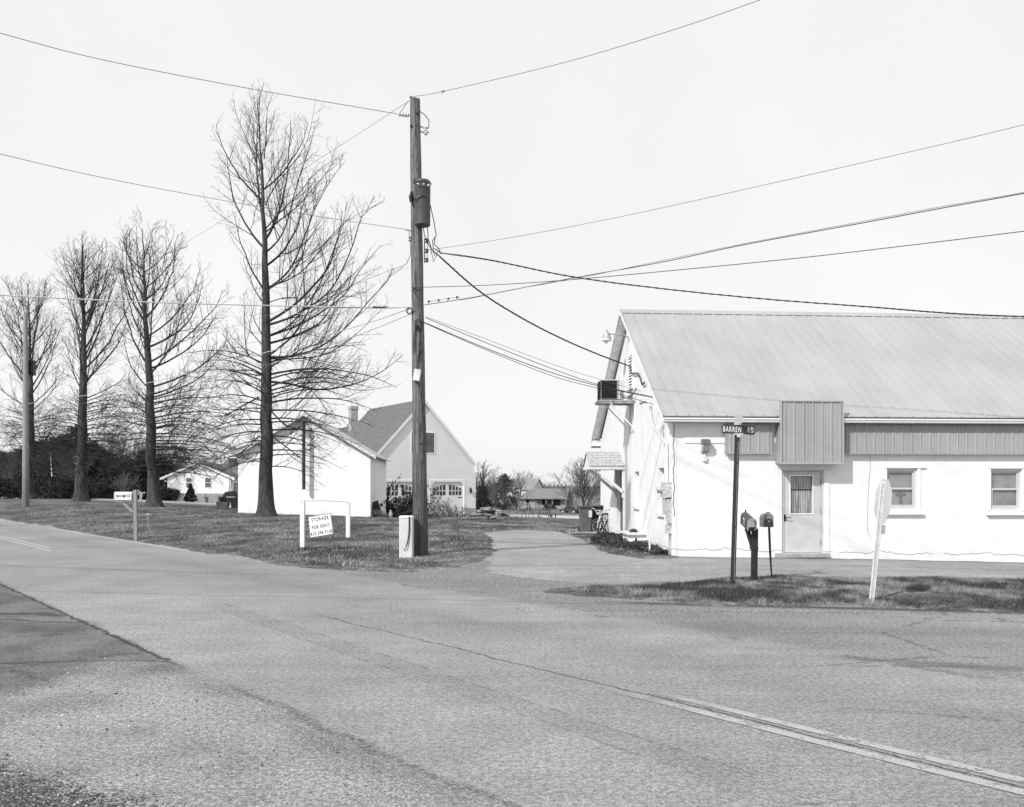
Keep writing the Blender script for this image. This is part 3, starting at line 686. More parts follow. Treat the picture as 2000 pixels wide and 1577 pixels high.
m = MB(); m.cyl((wl - .02, .085, zz), (wr + .02, .085, zz), .009, 8); m.box(wl - .1, wr + .1, .16, .17, wb_ - .1, wt + .1); m.build('curtain_rod', DARKIN, door)
hz = fr(1530, 1011)[1]
m = MB(); m.box(dl + .01, dl + .055, .028, .046, hz - .09, hz + .07); m.cyl((dl + .035, .03, hz), (dl + .035, -.03, hz), .014, 10); m.tube([(dl + .035, -.028, hz), (dl + .10, -.032, hz - .005), (dl + .17, -.026, hz - .012)], .010, 8)
m.build('handle', BLACK, door)
for f in (.12, .5, .88): MB().cyl((dr + .002, .032, lerp(db, dt, f) - .05), (dr + .002, .032, lerp(db, dt, f) + .05), .009, 8).build('hinge', BLACK, door)
m = MB(); a = fr(1513, 1083); b = fr(1617, 1092); m.cbox(a[0], b[0], -.16, .10, -.02, dz0 - .001, .012); m.build('door_sill', CONC, WB)
# surround of the door: thin raised plaster band
m = MB(); m.box(du0 - .13, du0 - .005, -.018, .0, dz0, dz1 + .02); m.box(du1 + .005, du1 + .13, -.018, 0, dz0, dz1 + .02); m.box(du0 - .13, du1 + .13, -.0185, 0, dz1 + .021, dz1 + .15); m.build('door_surround', STUCCO, WB)
# windows
def window(h, par):
    u0, u1, z0, z1 = h; f = .05
    m = MB(); m.box(u0, u0 + f, .03, .13, z0, z1); m.box(u1 - f, u1, .03, .13, z0, z1); m.box(u0 + f, u1 - f, .03, .13, z1 - f, z1); m.box(u0 + f, u1 - f, .03, .13, z0, z0 + f)
    fo = m.build('window', M('window frame paint', .55, .05, 4, .5), par)
    zm = lerp(z0, z1, .50); q = .04
    for nm, a, b, y_ in (('upper_sash', zm, z1 - f, .062), ('lower_sash', z0 + f, zm + .035, .045)):
        m = MB(); m.box(u0 + f, u0 + f + q, y_, y_ + .03, a, b); m.box(u1 - f - q, u1 - f, y_, y_ + .03, a, b); m.box(u0 + f + q, u1 - f - q, y_, y_ + .03, a, a + q + (.03 if nm[0] == 'l' else 0)); m.box(u0 + f + q, u1 - f - q, y_, y_ + .03, b - q, b)
        s_ = m.build(nm, M('sash paint', .50, .05, 4, .5), fo)
    m = MB(); m.add([(u0 + f, .105, z0 + f), (u1 - f, .105, z0 + f), (u1 - f, .105, z1 - f), (u0 + f, .105, z1 - f)], [(0, 1, 2, 3)]); m.build('blind', BLINDM, fo)
    m = MB(); m.add([(u0 + f, .078, z0 + f), (u1 - f, .078, z0 + f), (u1 - f, .078, z1 - f), (u0 + f, .078, z1 - f)], [(0, 1, 2, 3)]); m.build('pane', CLEAR, fo)
    m = MB(); e = .075; m.box(u0 - e, u0 - .001, -.03, .0, z0 - .02, z1 + .02); m.box(u1 + .001, u1 + e, -.03, 0, z0 - .02, z1 + .02)
    m.box(u0 - e - .0, u1 + e + .13, -.045, 0, z1 + .021, z1 + .075); m.build('window_surround', WHITE, fo)
    m = MB(); m.extr([(u0 - e - .04, .03, z0 - .03), (u0 - e - .04, -.09, z0 - .055), (u0 - e - .04, -.09, z0 - .115), (u0 - e - .04, .0, z0 - .115), (u0 - e - .04, .0, z0 - .03)], (u1 - u0 + 2 * e + .1, 0, 0)); m.build('sill', WHITE, fo)
    return fo
W1 = window(wins[0], WB); window(wins[1], WB); window(wins[2], WB)
# cross standing in the first window (behind the glass)
cr = thing('window_cross', 'grey cross standing behind the lower pane of the window by the leaning stop sign', 'cross', (0, 0, 0), 0)
cr.location = (*w2world((wins[0][0] + wins[0][1]) / 2 + .03, .093), 0); cr.rotation_euler = (0, 0, WS); z0 = wins[0][2]
m = MB(); m.box(-.03, .03, -.006, .006, z0 + .06, z0 + .46); m.box(-.12, -.0305, -.006, .006, z0 + .35, z0 + .40); m.box(.0305, .12, -.006, .006, z0 + .35, z0 + .40); m.build('cross_bars', M('cross grey', .17, .1, 4, .7), cr)
# gable windows and side door
def gwin(h, shade):
    v0, v1, z0, z1 = h; f = .05
    m = MB(); m.box(.13, .19, v0, v0 + f, z0, z1); m.box(.13, .19, v1 - f, v1, z0, z1); m.box(.13, .19, v0 + f, v1 - f, z1 - f, z1); m.box(.13, .19, v0 + f, v1 - f, z0, z0 + f); m.box(.135, .18, v0 + f, v1 - f, lerp(z0, z1, .5) - .02, lerp(z0, z1, .5) + .02)
    fo = m.build('window', WHITE2, WB)
    m = MB(); m.add([(.17, v0 + f, z0 + f), (.17, v1 - f, z0 + f), (.17, v1 - f, z1 - f), (.17, v0 + f, z1 - f)], [(0, 1, 2, 3)]); m.build('pane', shade, fo)
    m = MB(); m.box(-.06, .13, v0 - .05, v1 + .05, z0 - .07, z0 - .001); m.build('sill', WHITE2, fo)
gwin(GW1, M('whitewashed panel', .6, .1, 3)); gwin(GW2, BLINDM)
m = MB(); m.box(.12, .17, GD[0] + .002, GD[1] - .002, GD[2], GD[3] - .002); sd = m.build('side_door', M('side door with painted shade', .10, .1, 4, .5), WB)  # door coloured dark for the shadow in its recess
m = MB(); m.blob((.10, GD[0] + .12, 1.05), .03); m.build('door_knob', GALV, sd)
# canopy above the side door
CV0, CV1, CZ = 5.75, 7.1, 0
_, ct = gb(1214, 884); 
cz1 = 2.72; cz0 = 2.27; L_ = 1.02
m = MB(); mid = (CV0 + CV1) / 2
for sgn in (-1, 1):
    e = Vector((0, mid + sgn * .72, cz0)); r = Vector((0, mid, cz1)); m.extr([e, r, r + Vector((-L_ - .06, 0, 0)), e + Vector((-L_ - .06, 0, 0))], (0, 0, .03))
n_ = NT('shingle courses'); x_, y_, z_ = n_.xyz(); row = n_.math('MULTIPLY', z_, 1 / .082); fr_ = n_.math('FRACT', row); fl = n_.math('FLOOR', row)
cx_ = n_.math('FRACT', n_.math('ADD', n_.math('MULTIPLY', x_, 3.6), n_.math('MULTIPLY', fl, .43)))
ed = n_.math('MAXIMUM', n_.ramp(fr_, .10, .16, 1, 0), n_.ramp(cx_, .03, .05, 1, 0)); g_ = n_.mix(ed, n_.ramp(n_.noise(8, 3), .3, .7, .36, .46), .17); SH3 = n_.done(g_, .9, 0, .1)
cano = m.build('canopy_roof', SH3, WB)
m = MB(); m.box(-L_ - .03, -.002, mid - .70, mid - .66, cz0 - .085, cz0 - .004); m.box(-L_ - .03, -.002, mid + .66, mid + .70, cz0 - .085, cz0 - .004)
m.extr([(-L_ - .03, mid - .655, cz0 - .08), (-L_ - .03, mid + .655, cz0 - .08), (-L_ - .03, mid, cz1 - .03)], (.03, 0, 0)); m.box(-L_ + .002, -.002, mid - .655, mid + .655, cz0 - .03, cz0 - .012)
m.build('canopy_trim', WHITE2, cano)
for sgn in (-1, 1):
    m = MB(); m.beam((-L_ + .18, mid + sgn * .6, cz0 - .09), (-.01, mid + sgn * .6, cz0 - .80), .09, .09, (0, 1, 0)); m.build('brace', WHITE2, cano)
    m = MB(); m.box(-.06, -.001, mid + sgn * .6 - .045, mid + sgn * .6 + .045, cz0 - .95, cz0 - .09); m.build('wall_post', WHITE2, cano)
# louvred attic vent
v0, zt = gb(1236.5, 690); v1, zb = gb(1228, 761)
m = MB(); m.box(-.03, -.001, v0, v0 + .05, zb, zt); m.box(-.03, -.001, v1 - .05, v1, zb, zt); m.box(-.03, -.001, v0 + .05, v1 - .05, zt - .05, zt); m.box(-.06, -.001, v0 - .02, v1 + .02, zb - .04, zb - .001)
vt = m.build('attic_vent', WHITE2, WB)
m = MB(); k = int((zt - zb) / .085)
for i in range(k):
    z_ = zb + .03 + i * .085; m.extr([(-.026, v0 + .051, z_), (-.002, v0 + .051, z_ + .05), (-.002, v0 + .051, z_ + .062), (-.026, v0 + .051, z_ + .012)], (0, v1 - v0 - .102, 0))
m.build('slat', WHITE2, vt); m = MB(); m.box(-.0015, -.0005, v0 + .05, v1 - .05, zb, zt - .05); m.build('vent_backing', DARKIN, vt)
# corner wire, electric meter boxes, mast
m = MB(); pts = []
for i in range(24):
    pts.append((.03 + .012 * math.sin(i * .9) + .01 * math.sin(i * 2.1), -.022, EV - .05 - i * (2.2 / 23)))
m.tube(pts, .007, 5); m.build('corner_cable', M('cable grey', .10, .1, 5), WB)
v0, zt = gb(1311, 945, -.05); v1, zb = gb(1299, 998, -.05)
mt = thing('electric_meter', 'weathered electric meter boxes and conduit mast at the corner of the white building', 'meter', (*w2world(-.001, .3), 0), WS)
m = MB(); m.box(-.16, 0, -.25, .17, 1.42, 1.78); m.box(-.12, 0, -.12, .20, 1.0, 1.40); m.box(-.10, 0, -.27, -.14, .8, 1.38); m.box(-.14, 0, -.25, -.15, .55, .76); m.build('meter_box', M('weathered meter box', .45, .35, 14, .6), mt)
m = MB(); m.lathe([(.085, 0), (.085, .07), (.07, .11), (0.0, .12)], 14); m.xf(Matrix.Translation((-.16, .10, 1.6)) @ Matrix.Rotation(-math.pi / 2, 4, 'Y')); m.build('meter_dial', GALV, mt)
m = MB()
for q in range(3): m.tube([(-.03, -.08 + q * .08, 1.0), (-.03, -.08 + q * .085, .86), (-.03, -.06 + q * .07, .72)], .012, 6)
m.tube([(-.05, -.2, .56), (-.05, -.2, .2), (-.04, -.2, -.1)], .015, 6); m.build('conduit', GALV, mt)
m = MB(); m.tube([(-.05, .02, 1.77), (-.05, .02, 2.5), (-.06, .04, 2.72), (-.34, .10, 3.12), (-.40, .12, 3.3), (-.43, .13, 3.62), (-.47, .16, 3.74), (-.56, .20, 3.76)], .035, 10); m.build('mast', WHITE2, mt)
m = MB(); m.tube([(-.52, .18, 3.765), (-.62, .22, 3.76), (-.68, .24, 3.70)], [.05, .06, .045], 10); m.build('weatherhead', GALV, mt)
# wall lamp on the front
u_, z_ = fr(1376, 870)
la = thing('wall_lamp', 'boxy wall lamp on the front wall beneath the gutter', 'lamp', (*w2world(u_, -.001), z_), WS)
m = MB(); m.extr([(-.09, 0, .15), (-.09, -.20, .13), (-.09, -.21, .0), (-.09, 0, .02)], (.18, 0, 0)); m.build('lamp_housing', M('lamp housing', .12, .15, 6), la, bevel=.008)
m = MB(); m.extr([(-.085, -.005, .019), (-.085, -.20, 0), (-.085, -.13, -.12), (-.085, -.005, -.20)], (.17, 0, 0)); m.build('lens', M('frosted lens', .34, .1, 30, .3), la, bevel=.01)
m = MB(); m.cyl((0, -.03, -.2), (0, -.03, -.27), .02, 8); m.box(-.045, .045, -.06, 0, -.38, -.27); m.build('junction_box', WHITE2, la)
# security lamp on an arm at the gable
v_, z_ = gb(1229, 660)
sl_ = thing('security_lamp', 'barn security lamp on an arm near the peak of the white gable', 'lamp', (*w2world(-.001, v_), z_), WS)
m = MB(); m.tube([(0, 0, 0), (-.2, -.0, .09), (-.62, 0, .10)], .022, 8); m.box(-.02, 0, -.06, .06, -.09, .07); m.build('arm', GALV, sl_)
m = MB(); m.lathe([(.06, .1), (.10, .06), (.11, -.02), (.14, -.05), (.145, -.10)], 18, (-.68, 0, .06)); m.tube([(-.68, 0, .15), (-.68, 0, .22)], .035, 8); m.build('lamp_head', GALV, sl_)
m = MB(); m.lathe([(.144, -.10), (.146, -.16), (.13, -.12), (.0, -.26)], 18, (-.68, 0, .06)); m.build('lens', M('lamp diffuser', .62, .05, 20, .3), sl_)
# heat pump on a bracket shelf
v_, z_ = gb(1240, 784); v_ = 4.55
k = 1700 / 25.3
ac = thing('heat_pump', 'outdoor air conditioning unit with a dark grille on a bracket shelf high on the gable', 'air conditioner', (*w2world(-.001, v_), 4.14), WS)
m = MB(); m.box(-.98, -.30, -.30, .32, .03, .60); body = m.build('cabinet', M('pale cabinet', .58, .06, 4, .45), ac, bevel=.012)
m = MB(); m.box(-.975, -.52, -.306, -.301, .05, .575); m.box(-.985, -.981, -.27, .29, .05, .575); g_ = m.build('grille', DARKIN, body)
m = MB()
for i in range(13): m.box(-.976, -.52, -.316, -.307, .06 + i * .041, .066 + i * .041)
for i in range(13): m.box(-.995, -.986, -.27, .29, .06 + i * .041, .066 + i * .041)
m.build('grille_bars', BLACK, body)
m = MB(); m.box(-.43, -.33, -.306, -.301, .06, .28); m.build('access_panel', M('access panel', .2, .1, 5), body); m = MB(); m.tube([(-.36, -.32, .1), (-.25, -.34, .06), (-.1, -.42, .14), (-.02, -.6, .32)], .016, 7); m.build('line_set', BLACK, ac)
m = MB(); m.box(-1.05, -.0, -.40, .40, -.035, .0); m.box(-1.05, -.0, -.38, -.33, -.085, -.036); m.box(-1.05, 0, .33, .38, -.085, -.036); m.build('shelf', M('weathered shelf board', .36, .2, 6, .7), ac)
for s_ in (-.355, .355):
    m = MB(); m.beam((-.72, s_, -.088), (-.02, s_, -.82), .035, .035); m.box(-.03, -.001, s_ - .03, s_ + .03, -.9, -.088); m.build('bracket', WHITE2, ac)
# crawl space hatch and standpipe by the gable wall
v_, z_ = gb(1264, 1033)
hb = thing('crawl_hatch', 'small white crawl space box against the gable foot', 'hatch', (*w2world(-.001, 3.35), 0), WS)
m = MB(); m.box(-.42, 0, -.55, .55, -.2, .36); m.build('hatch_body', STUCCO2, hb); m = MB(); m.box(-.5, 0, -.62, .62, .361, .41); m.build('hatch_lid', WHITE2, hb)
m = MB(); m.blob((-.25, -.1, .42), (.13, .16, .09)); m.build('lid_weight', BLACK, hb); m = MB(); m.cyl((-.3, -.68, -.2), (-.3, -.68, .28), .03, 8); m.build('drain_pipe', BLACK, hb)
sp = thing('standpipe', 'thin white standpipe rising from the ivy near the building corner', 'pipe', (*w2world(-.42, .55), gz(*w2world(-.42, .55)) - .02), WS)
m = MB(); m.cyl((0, 0, 0), (0, 0, .40), .022, 10); m.build('pipe', WHITE, sp); MB().cyl((0, 0, .39), (0, 0, .44), .032, 10).build('cap', WHITE, sp); MB().cyl((-.02, 0, .06), (-.14, 0, .06), .018, 8).build('spout', WHITE, sp)
# ------------------------------------------------------------------ shed with gable to the road
SX, SY, SW = -14.66, 46.57, math.atan(.07)      # well behind the tall oak, so the crown's shadow clears the wall
sh = thing('storage_shed', 'white stucco shed with a low gable and a dark stovepipe, behind the tallest bare tree', 'shed', (SX, SY, 0), SW)
W_, D_, EW, AP = 7.02, 11.6, 3.39, 5.52
m = MB(); m.add([(0, 0, -.3), (W_, 0, -.3), (W_, 0, EW), (W_ / 2, 0, AP - .10), (0, 0, EW)], [(0, 1, 2, 3, 4)])
m.add([(0, D_, -.3), (W_, D_, -.3), (W_, D_, EW), (W_ / 2, D_, AP - .1), (0, D_, EW)], [(4, 3, 2, 1, 0)])
m.add([(W_, 0, -.3), (W_, D_, -.3), (W_, D_, EW), (W_, 0, EW)], [(0, 1, 2, 3)]); m.add([(0, 0, -.3), (0, D_, -.3), (0, D_, EW), (0, 0, EW)], [(3, 2, 1, 0)])
m.build('wall', STUCCO2, sh)
m = MB(); o = .32; rise = (AP - EW) / (W_ / 2)
for sg in (0, 1):
    X_ = (lambda u: u) if sg == 0 else (lambda u: W_ - u)
    m.extr([(X_(-o), -.28, EW - rise * o), (X_(W_ / 2), -.28, AP), (X_(W_ / 2), D_ + .28, AP), (X_(-o), D_ + .28, EW - rise * o)], (0, 0, .05))
roof = m.build('roof', M('weathered tin roof', .40, .2, 3, .6), sh)
m = MB()
for sg in (0, 1):
    X_ = (lambda u: u) if sg == 0 else (lambda u: W_ - u)
    m.extr([(X_(-o), -.285, EW - rise * o + .04), (X_(W_ / 2), -.285, AP + .04), (X_(W_ / 2), -.285, AP - .14), (X_(-o), -.285, EW - rise * o - .13)], (0, -.03, 0))
m.build('rake_board', M('flaking white paint', .60, .35, 9, .7), roof)
m = MB()
for sg in (0, 1):
    X_ = (lambda u: u) if sg == 0 else (lambda u: W_ - u)
    m.extr([(X_(-o + .02), -.27, EW - rise * o - .005), (X_(W_ / 2), -.27, AP - .03), (X_(W_ / 2), -.002, AP - .03), (X_(-o + .02), -.002, EW - rise * o - .005)], (0, 0, -.02))
m.build('soffit', M('old soffit boards', .22, .3, 6, .8), roof)
m = MB(); c = W_ / 2; m.box(c - .38, c + .38, -.02, -.002, 4.3, 5.12); vt = m.build('gable_vent', WHITE2, sh)
m = MB()
for i in range(9): m.extr([(c - .35, -.021, 4.33 + i * .083), (c - .35, -.045, 4.33 + i * .083), (c - .35, -.021, 4.38 + i * .083)], (.7, 0, 0))
m.build('slat', WHITE2, vt)
pp = thing('stovepipe', 'dark stovepipe hanging on the white shed wall', 'pipe', (SX + math.cos(SW) * 3.53 + math.sin(SW) * .36, SY + math.sin(SW) * 3.53 - math.cos(SW) * .36, 0), SW)
m = MB(); m.lathe([(.088, 1.44), (.10, 1.46), (.088, 1.50), (.088, 5.05)], 14); m.build('pipe', M('sooty steel', .035, .4, 5, .6), pp)
m = MB(); m.beam((-.25, .0, 1.84), (.35, .0, 1.84), .02, .02); m.beam((0, .0, 1.84), (0, .355, 1.84), .03, .03); m.build('bracket', GALV, pp); MB().beam((0, .09, 4.5), (0, .355, 4.5), .03, .03).build('bracket', GALV, pp)

# ------------------------------------------------------------------ garage house
gO = P(828, 780, 64.4); GA = math.radians(32); GZ = -1.0
ga = thing('garage_house', 'white sided garage with a steep grey shingle roof and two carriage doors', 'house', (gO.x, gO.y, 0), GA)
HW, GE, GAZ, GD_ = 4.4, 3.21, 7.93, 10.0; ZG = lambda z: 1.75 + (z - 1.75) * 1.15
fl = lambda u: GAZ - .12 - abs(u) * (GAZ - GE) / HW
doors = ((-3.3, -.55), (.60, 3.35)); DT = 1.88
m = MB(); hl = [(a, b, GZ + .01, DT) for a, b in doors]; hu = (-1.0, .85, 4.04, 5.51)
holed(m, lambda a, b, t: (a, t, b), -HW, HW, GZ, GE, hl, .12)
n0 = len(m.v); m.add([(-HW, 0, GE), (HW, 0, GE), (0, 0, GAZ - .1)], [(0, 1, 2)])
m.add([(HW, 0, GZ), (HW, GD_, GZ), (HW, GD_, GE), (HW, 0, GE)], [(0, 1, 2, 3)]); m.add([(-HW, 0, GZ), (-HW, GD_ + 12, GZ), (-HW, GD_ + 12, GE), (-HW, 0, GE)], [(3, 2, 1, 0)])
m.add([(-HW, GD_, GE), (HW, GD_, GE), (0, GD_, GAZ - .1)], [(2, 1, 0)])
m.build('wall', SIDING, ga)
m = MB(); m.box(3.51, HW + .02, -.03, -.002, GZ, -.1); m.box(HW + .002, HW + .03, -.03, GD_, GZ, -.1); m.build('foundation', CONC, ga)
o = .36; rs = (GAZ - GE) / HW
m = MB()
for sg in (-1, 1):
    m.extr([(sg * (HW + o), -.13, GE - rs * o), (0, -.13, GAZ), (0, GD_ + .2, GAZ), (sg * (HW + o), GD_ + .2, GE - rs * o)], (0, 0, .09))
rf = m.build('roof', SHINGLE, ga)
m = MB()
for sg in (-1, 1):
    m.extr([(sg * (HW + o), -.135, GE - rs * o + .07), (0, -.135, GAZ + .07), (0, -.135, GAZ - .2), (sg * (HW + o), -.135, GE - rs * o - .16)], (0, -.03, 0))
    m.extr([(sg * (HW + o - .02), -.12, GE - rs * (o - .02) - .015), (0, -.12, GAZ - .03), (0, -.002, GAZ - .03), (sg * (HW + o - .02), -.002, GE - rs * (o - .02) - .015)], (0, 0, -.02))
m.extr([(HW + o, -.13, GE - rs * o - .02), (HW + o, -.13, GE - rs * o - .22), (HW - .04, -.13, GE - rs * o - .22), (HW - .04, -.13, GE + .0)], (0, .13, 0))
m.box(HW + o - .02, HW + o + .08, -.28, GD_, GE - rs * o - .1, GE - rs * o + .02)
m.build('rake_board', WHITE, rf)
# lower wing along the same ridge
LW, LZ, LR = 4.4, 3.05, 6.7
m = MB()
for sg in (-1, 1): m.extr([(sg * (LW + .3), GD_ - .05, LZ - .25), (0, GD_ - .05, LR), (0, GD_ + 13, LR), (sg * (LW + .3), GD_ + 13, LZ - .25)], (0, 0, .09))
m.build('wing_roof', SHINGLE, ga)
m = MB(); m.box(-LW, LW, GD_ + .01, GD_ + 12.8, GZ, LZ - .1); m.build('wing_wall', SIDING, ga)
cpos = P(690, 820, 75); inv = Matrix.Rotation(-GA, 4, 'Z') @ Matrix.Translation((-gO.x, -gO.y, 0)); cl = inv @ cpos
m = MB(); m.box(cl.x - .31, cl.x + .31, cl.y - .31, cl.y + .31, 4.5, 8.35); m.box(cl.x - .36, cl.x + .36, cl.y - .36, cl.y + .36, 8.15, 8.42); m.build('chimney', M('pale brick chimney', .36, .2, 9, .8), ga)
# doors
for (a, b) in doors:
    m = MB(); m.box(a, b, .07, .11, GZ + .02, DT); d_ = m.build('garage_door', M('white garage door', .72, .03, 3, .5), ga)
    m = MB(); c = (a + b) / 2; w = (b - a)
    m.box(c - .02, c + .02, .060, .069, GZ + .03, 1.7)
    m.build('meeting_stile', WHITE, d_)
    for q in (a + .1, c - .1, c + .06, b - .14): MB().box(q, q + .06, .058, .069, GZ + .03, 1.05).build('batten', WHITE, d_)
    for (p, q, sgn) in ((a + .16, c - .14, -1), (c + .14, b - .16, 1)):
        N = 10; z0 = .89; zl, zh = 1.37, 1.67
        top = []
        for i in range(N + 1):
            t = i / N; uu = lerp(p, q, t); tt = t if sgn < 0 else 1 - t; top.append((uu, lerp(zl, zh, math.sin(tt * math.pi / 2))))
        m = MB(); m.extr([(p, .064, z0)] + [(q, .064, z0)] + [(uu, .064, zz) for uu, zz in reversed(top)], (0, .004, 0)); pn = m.build('door_window', GLASS, d_)
        m = MB()
        for i in range(1, 4):
            uu = lerp(p, q, i / 4); zz = top[int(round(i / 4 * N))][1]; m.box(uu - .022, uu + .022, .05, .0635, z0, zz)
        m.box(p, q, .052, .0632, z0 + .30, z0 + .345); m.build('muntin', WHITE, pn)
    for k in (-1, 1):
        m = MB(); m.tube([(c + k * .10, .066, .20), (c + k * .07, .03, .14), (c + k * .07, .03, -.05), (c + k * .10, .066, -.12)], .018, 6); m.build('handle', BLACK, d_)
    for e, dx in ((a + .1, .4), (b - .1, -.4)):
        m = MB(); m.beam((e, .052, .72), (e + dx, .052, .72), .02, .04); m.build('strap_hinge', BLACK, d_)
    m = MB(); m.box(a - .14, a - .002, -.025, 0, GZ, DT + .0); m.box(b + .002, b + .14, -.025, 0, GZ, DT); m.box(a - .14, b + .14, -.026, 0, DT + .002, DT + .17)
    m.extr([(a, -.02, DT), (a + .28, -.02, DT), (a, -.02, DT - .28)], (0, .06, 0)); m.extr([(b, -.02, DT), (b - .28, -.02, DT), (b, -.02, DT - .28)], (0, .06, 0))
    m.build('door_trim', WHITE, ga)
u0, u1, z0, z1 = hu
m = MB(); m.box(u0 - .07, u0, -.03, -.002, z0 - .07, z1 + .07); m.box(u1, u1 + .07, -.03, -.002, z0 - .07, z1 + .07); m.box(u0, u1, -.03, -.002, z1, z1 + .07); m.box(u0, u1, -.03, -.002, z0 - .07, z0); m.box(-.09, -.05, -.03, -.002, z0, z1)
wf = m.build('window', WHITE, ga)
m = MB(); m.box(u0, u1, -.012, -.004, z0, z1); m.build('pane', M('grey screen pane', .10, .15, 3, .15), wf); m = MB(); m.box(u0, u1, -.022, -.0125, lerp(z0, z1, .5) - .02, lerp(z0, z1, .5) + .02); m.build('sash_rail', DARKM, wf)
m = MB(); m.lathe([(.03, -.2), (.075, -.14), (.10, .1), (.05, .16), (.02, .26)], 8, (3.9, -.14, 1.2)); m.box(3.87, 3.93, -.06, -.002, 1.15, 1.45); m.build('wall_lantern', BLACK, ga)

# ------------------------------------------------------------------ white ranch house at the left
hO = P(327, 983, 104); HW_ = 120 / F * 104
ho = thing('white_house', 'low white gabled house with a grey foundation across the lawn', 'house', (hO.x, hO.y, hO.z), 0)
e_, a_ = 3.2, 4.75; fz = 1.15
m = MB(); m.add([(0, 0, fz), (HW_, 0, fz), (HW_, 0, e_), (HW_ / 2, 0, a_), (0, 0, e_)], [(0, 1, 2, 3, 4)]); m.add([(0, 0, fz), (0, 14, fz), (0, 14, e_), (0, 0, e_)], [(3, 2, 1, 0)]); m.add([(HW_, 0, fz), (HW_, 14, fz), (HW_, 14, e_), (HW_, 0, e_)], [(0, 1, 2, 3)])
m.build('wall', siding_mat('white house siding', .82), ho)
m = MB(); m.box(-.03, HW_ + .03, -.03, 14, -1.0, fz - .002); m.build('foundation', M('grey block foundation', .26, .12, 2, .9), ho)
m = MB(); ov = .75; rr = (a_ - e_) / (HW_ / 2)
for sg in (0, 1):
    X_ = (lambda u: u) if sg == 0 else (lambda u: HW_ - u)
    m.extr([(X_(-ov), -.3, e_ - rr * ov), (X_(HW_ / 2), -.3, a_), (X_(HW_ / 2), 14, a_), (X_(-ov), 14, e_ - rr * ov)], (0, 0, .12))
rf = m.build('roof', SHINGLE, ho)
m = MB()
for sg in (0, 1):
    X_ = (lambda u: u) if sg == 0 else (lambda u: HW_ - u)
    m.extr([(X_(-ov - .02), -.32, e_ - rr * ov + .13), (X_(HW_ / 2), -.32, a_ + .13), (X_(HW_ / 2), -.32, a_ - .05), (X_(-ov - .02), -.32, e_ - rr * ov - .14)], (0, -.03, 0))
m.build('rake_board', WHITE, rf)
for px in (363, 400):
    a = (px - 327) / F * 104; m = MB(); m.box(a, a + .78, -.05, -.002, 1.85, 3.05); w_ = m.build('window', M('white window casing', .75, .03), ho)
    m = MB(); m.box(a + .06, a + .72, -.06, -.051, 1.9, 2.99); p_ = m.build('pane', M('dim window pane', .13, .2, 3, .2), w_); m = MB(); m.box(a + .06, a + .72, -.07, -.061, 2.42, 2.48); m.build('sash_rail', WHITE, p_)
for a, s_ in ((-.6, 1), (HW_ + .6, -1)):
    m = MB(); m.tube([(a, -.1, e_ - .25), (a + s_ * .5, -.1, e_ - .62), (a + s_ * (.95 if s_ > 0 else .35), -.08, e_ - .8), (a + s_ * (.95 if s_ > 0 else .35), -.08, .1)], .05, 6); m.build('downspout', WHITE, ho)
c = (421 - 327) / F * 104
m = MB(); m.box(c - .4, c + .4, 6, 6.8, 3, 5.55); m.box(c - .45, c + .45, 5.95, 6.85, 5.3, 5.56); m.build('chimney', M('dark brick', .09, .25, 8, .9), ho)
m = MB(); m.box((401 - 327) / F * 104, (407 - 327) / F * 104, -.05, -.031, .1, .75); m.build('foundation_vent', DARKM, ho); m = MB(); m.box(4.25, 4.45, -.14, -.031, .75, 1.1); m.build('utility_box', GALV, ho)
# dark roofed wing to the right with a deck rail
m = MB(); w0 = HW_ + .02; m.box(w0, w0 + 6, 4, 12, -1, 3.0); m.build('wing_wall', SIDING, ho)
m = MB(); m.extr([(w0 - 3.0, 3.4, 3.0), (w0 + 7, 3.4, 3.0), (w0 + 7, 8, 5.3), (w0 - 3.0, 8, 5.3)], (0, 0, .12)); m.build('wing_roof', SHINGLE, ho)
m = MB(); m.box(w0 + .1, w0 + 4, 1.8, 3.9, .9, 1.05); m.box(w0 + .1, w0 + 4, 1.8, 1.9, 1.95, 2.03)
for i in range(20): m.box(w0 + .12 + i * .2, w0 + .17 + i * .2, 1.82, 1.88, 1.05, 1.95)
for q in (.15, 2, 3.9): m.box(w0 + q, w0 + q + .12, 1.8, 1.92, -1, 2.1)
m.build('deck', M('deck paint', .5, .1), ho)

# ------------------------------------------------------------------ brick ranch house far behind, with a second house beyond it
rO = P(1026, 994, 212); k = 212 / F
rh = thing('brick_ranch_house', 'low brick ranch house with a long porch roof far beyond the field', 'house', (rO.x, rO.y, rO.z), math.radians(-10))
BR = M('pale brick', .27, .15, 3, .9); 
L2 = 10.0; D2 = 9.0
m = MB(); m.box(-1.2, L2 - .2, .9, D2, -.5, 2.5); m.add([(L2 - .2, .9, 2.5), (L2 - .2, D2, 2.5), (L2 - .2, 5, 4.6)], [(0, 1, 2)]); m.box(-1.2, 2.4, .2, .89, -.5, 2.5); m.build('wall', BR, rh)
m = MB()
for (e, r) in ((-.5, 5.0), (D2 + .6, 5.0)):
    m.extr([(-.2, e, 2.35), (L2 + .3, e, 2.35), (L2 + .3, r, 4.75), (-.2 + 2.0, r, 4.75)], (0, 0, .15))
m.extr([(-1.9, -.4, 2.30), (1.2, -.4, 2.30), (3, 4.2, 4.3), (.2, 4.2, 4.3)], (0, 0, .15)); m.build('roof', M('grey barrel roof', .17, .12, 4, .9), rh)
for a, b, c, d in ((.2, .9, .9, 2.3), (4.0, 4.7, .9, 2.3), (6.8, 8.5, .8, 2.2)):
    yy = .19 if a < 2 else .89
    m = MB(); m.box(a, b, yy - .04, yy - .002, c, d); m.build('window', DARKIN, rh)
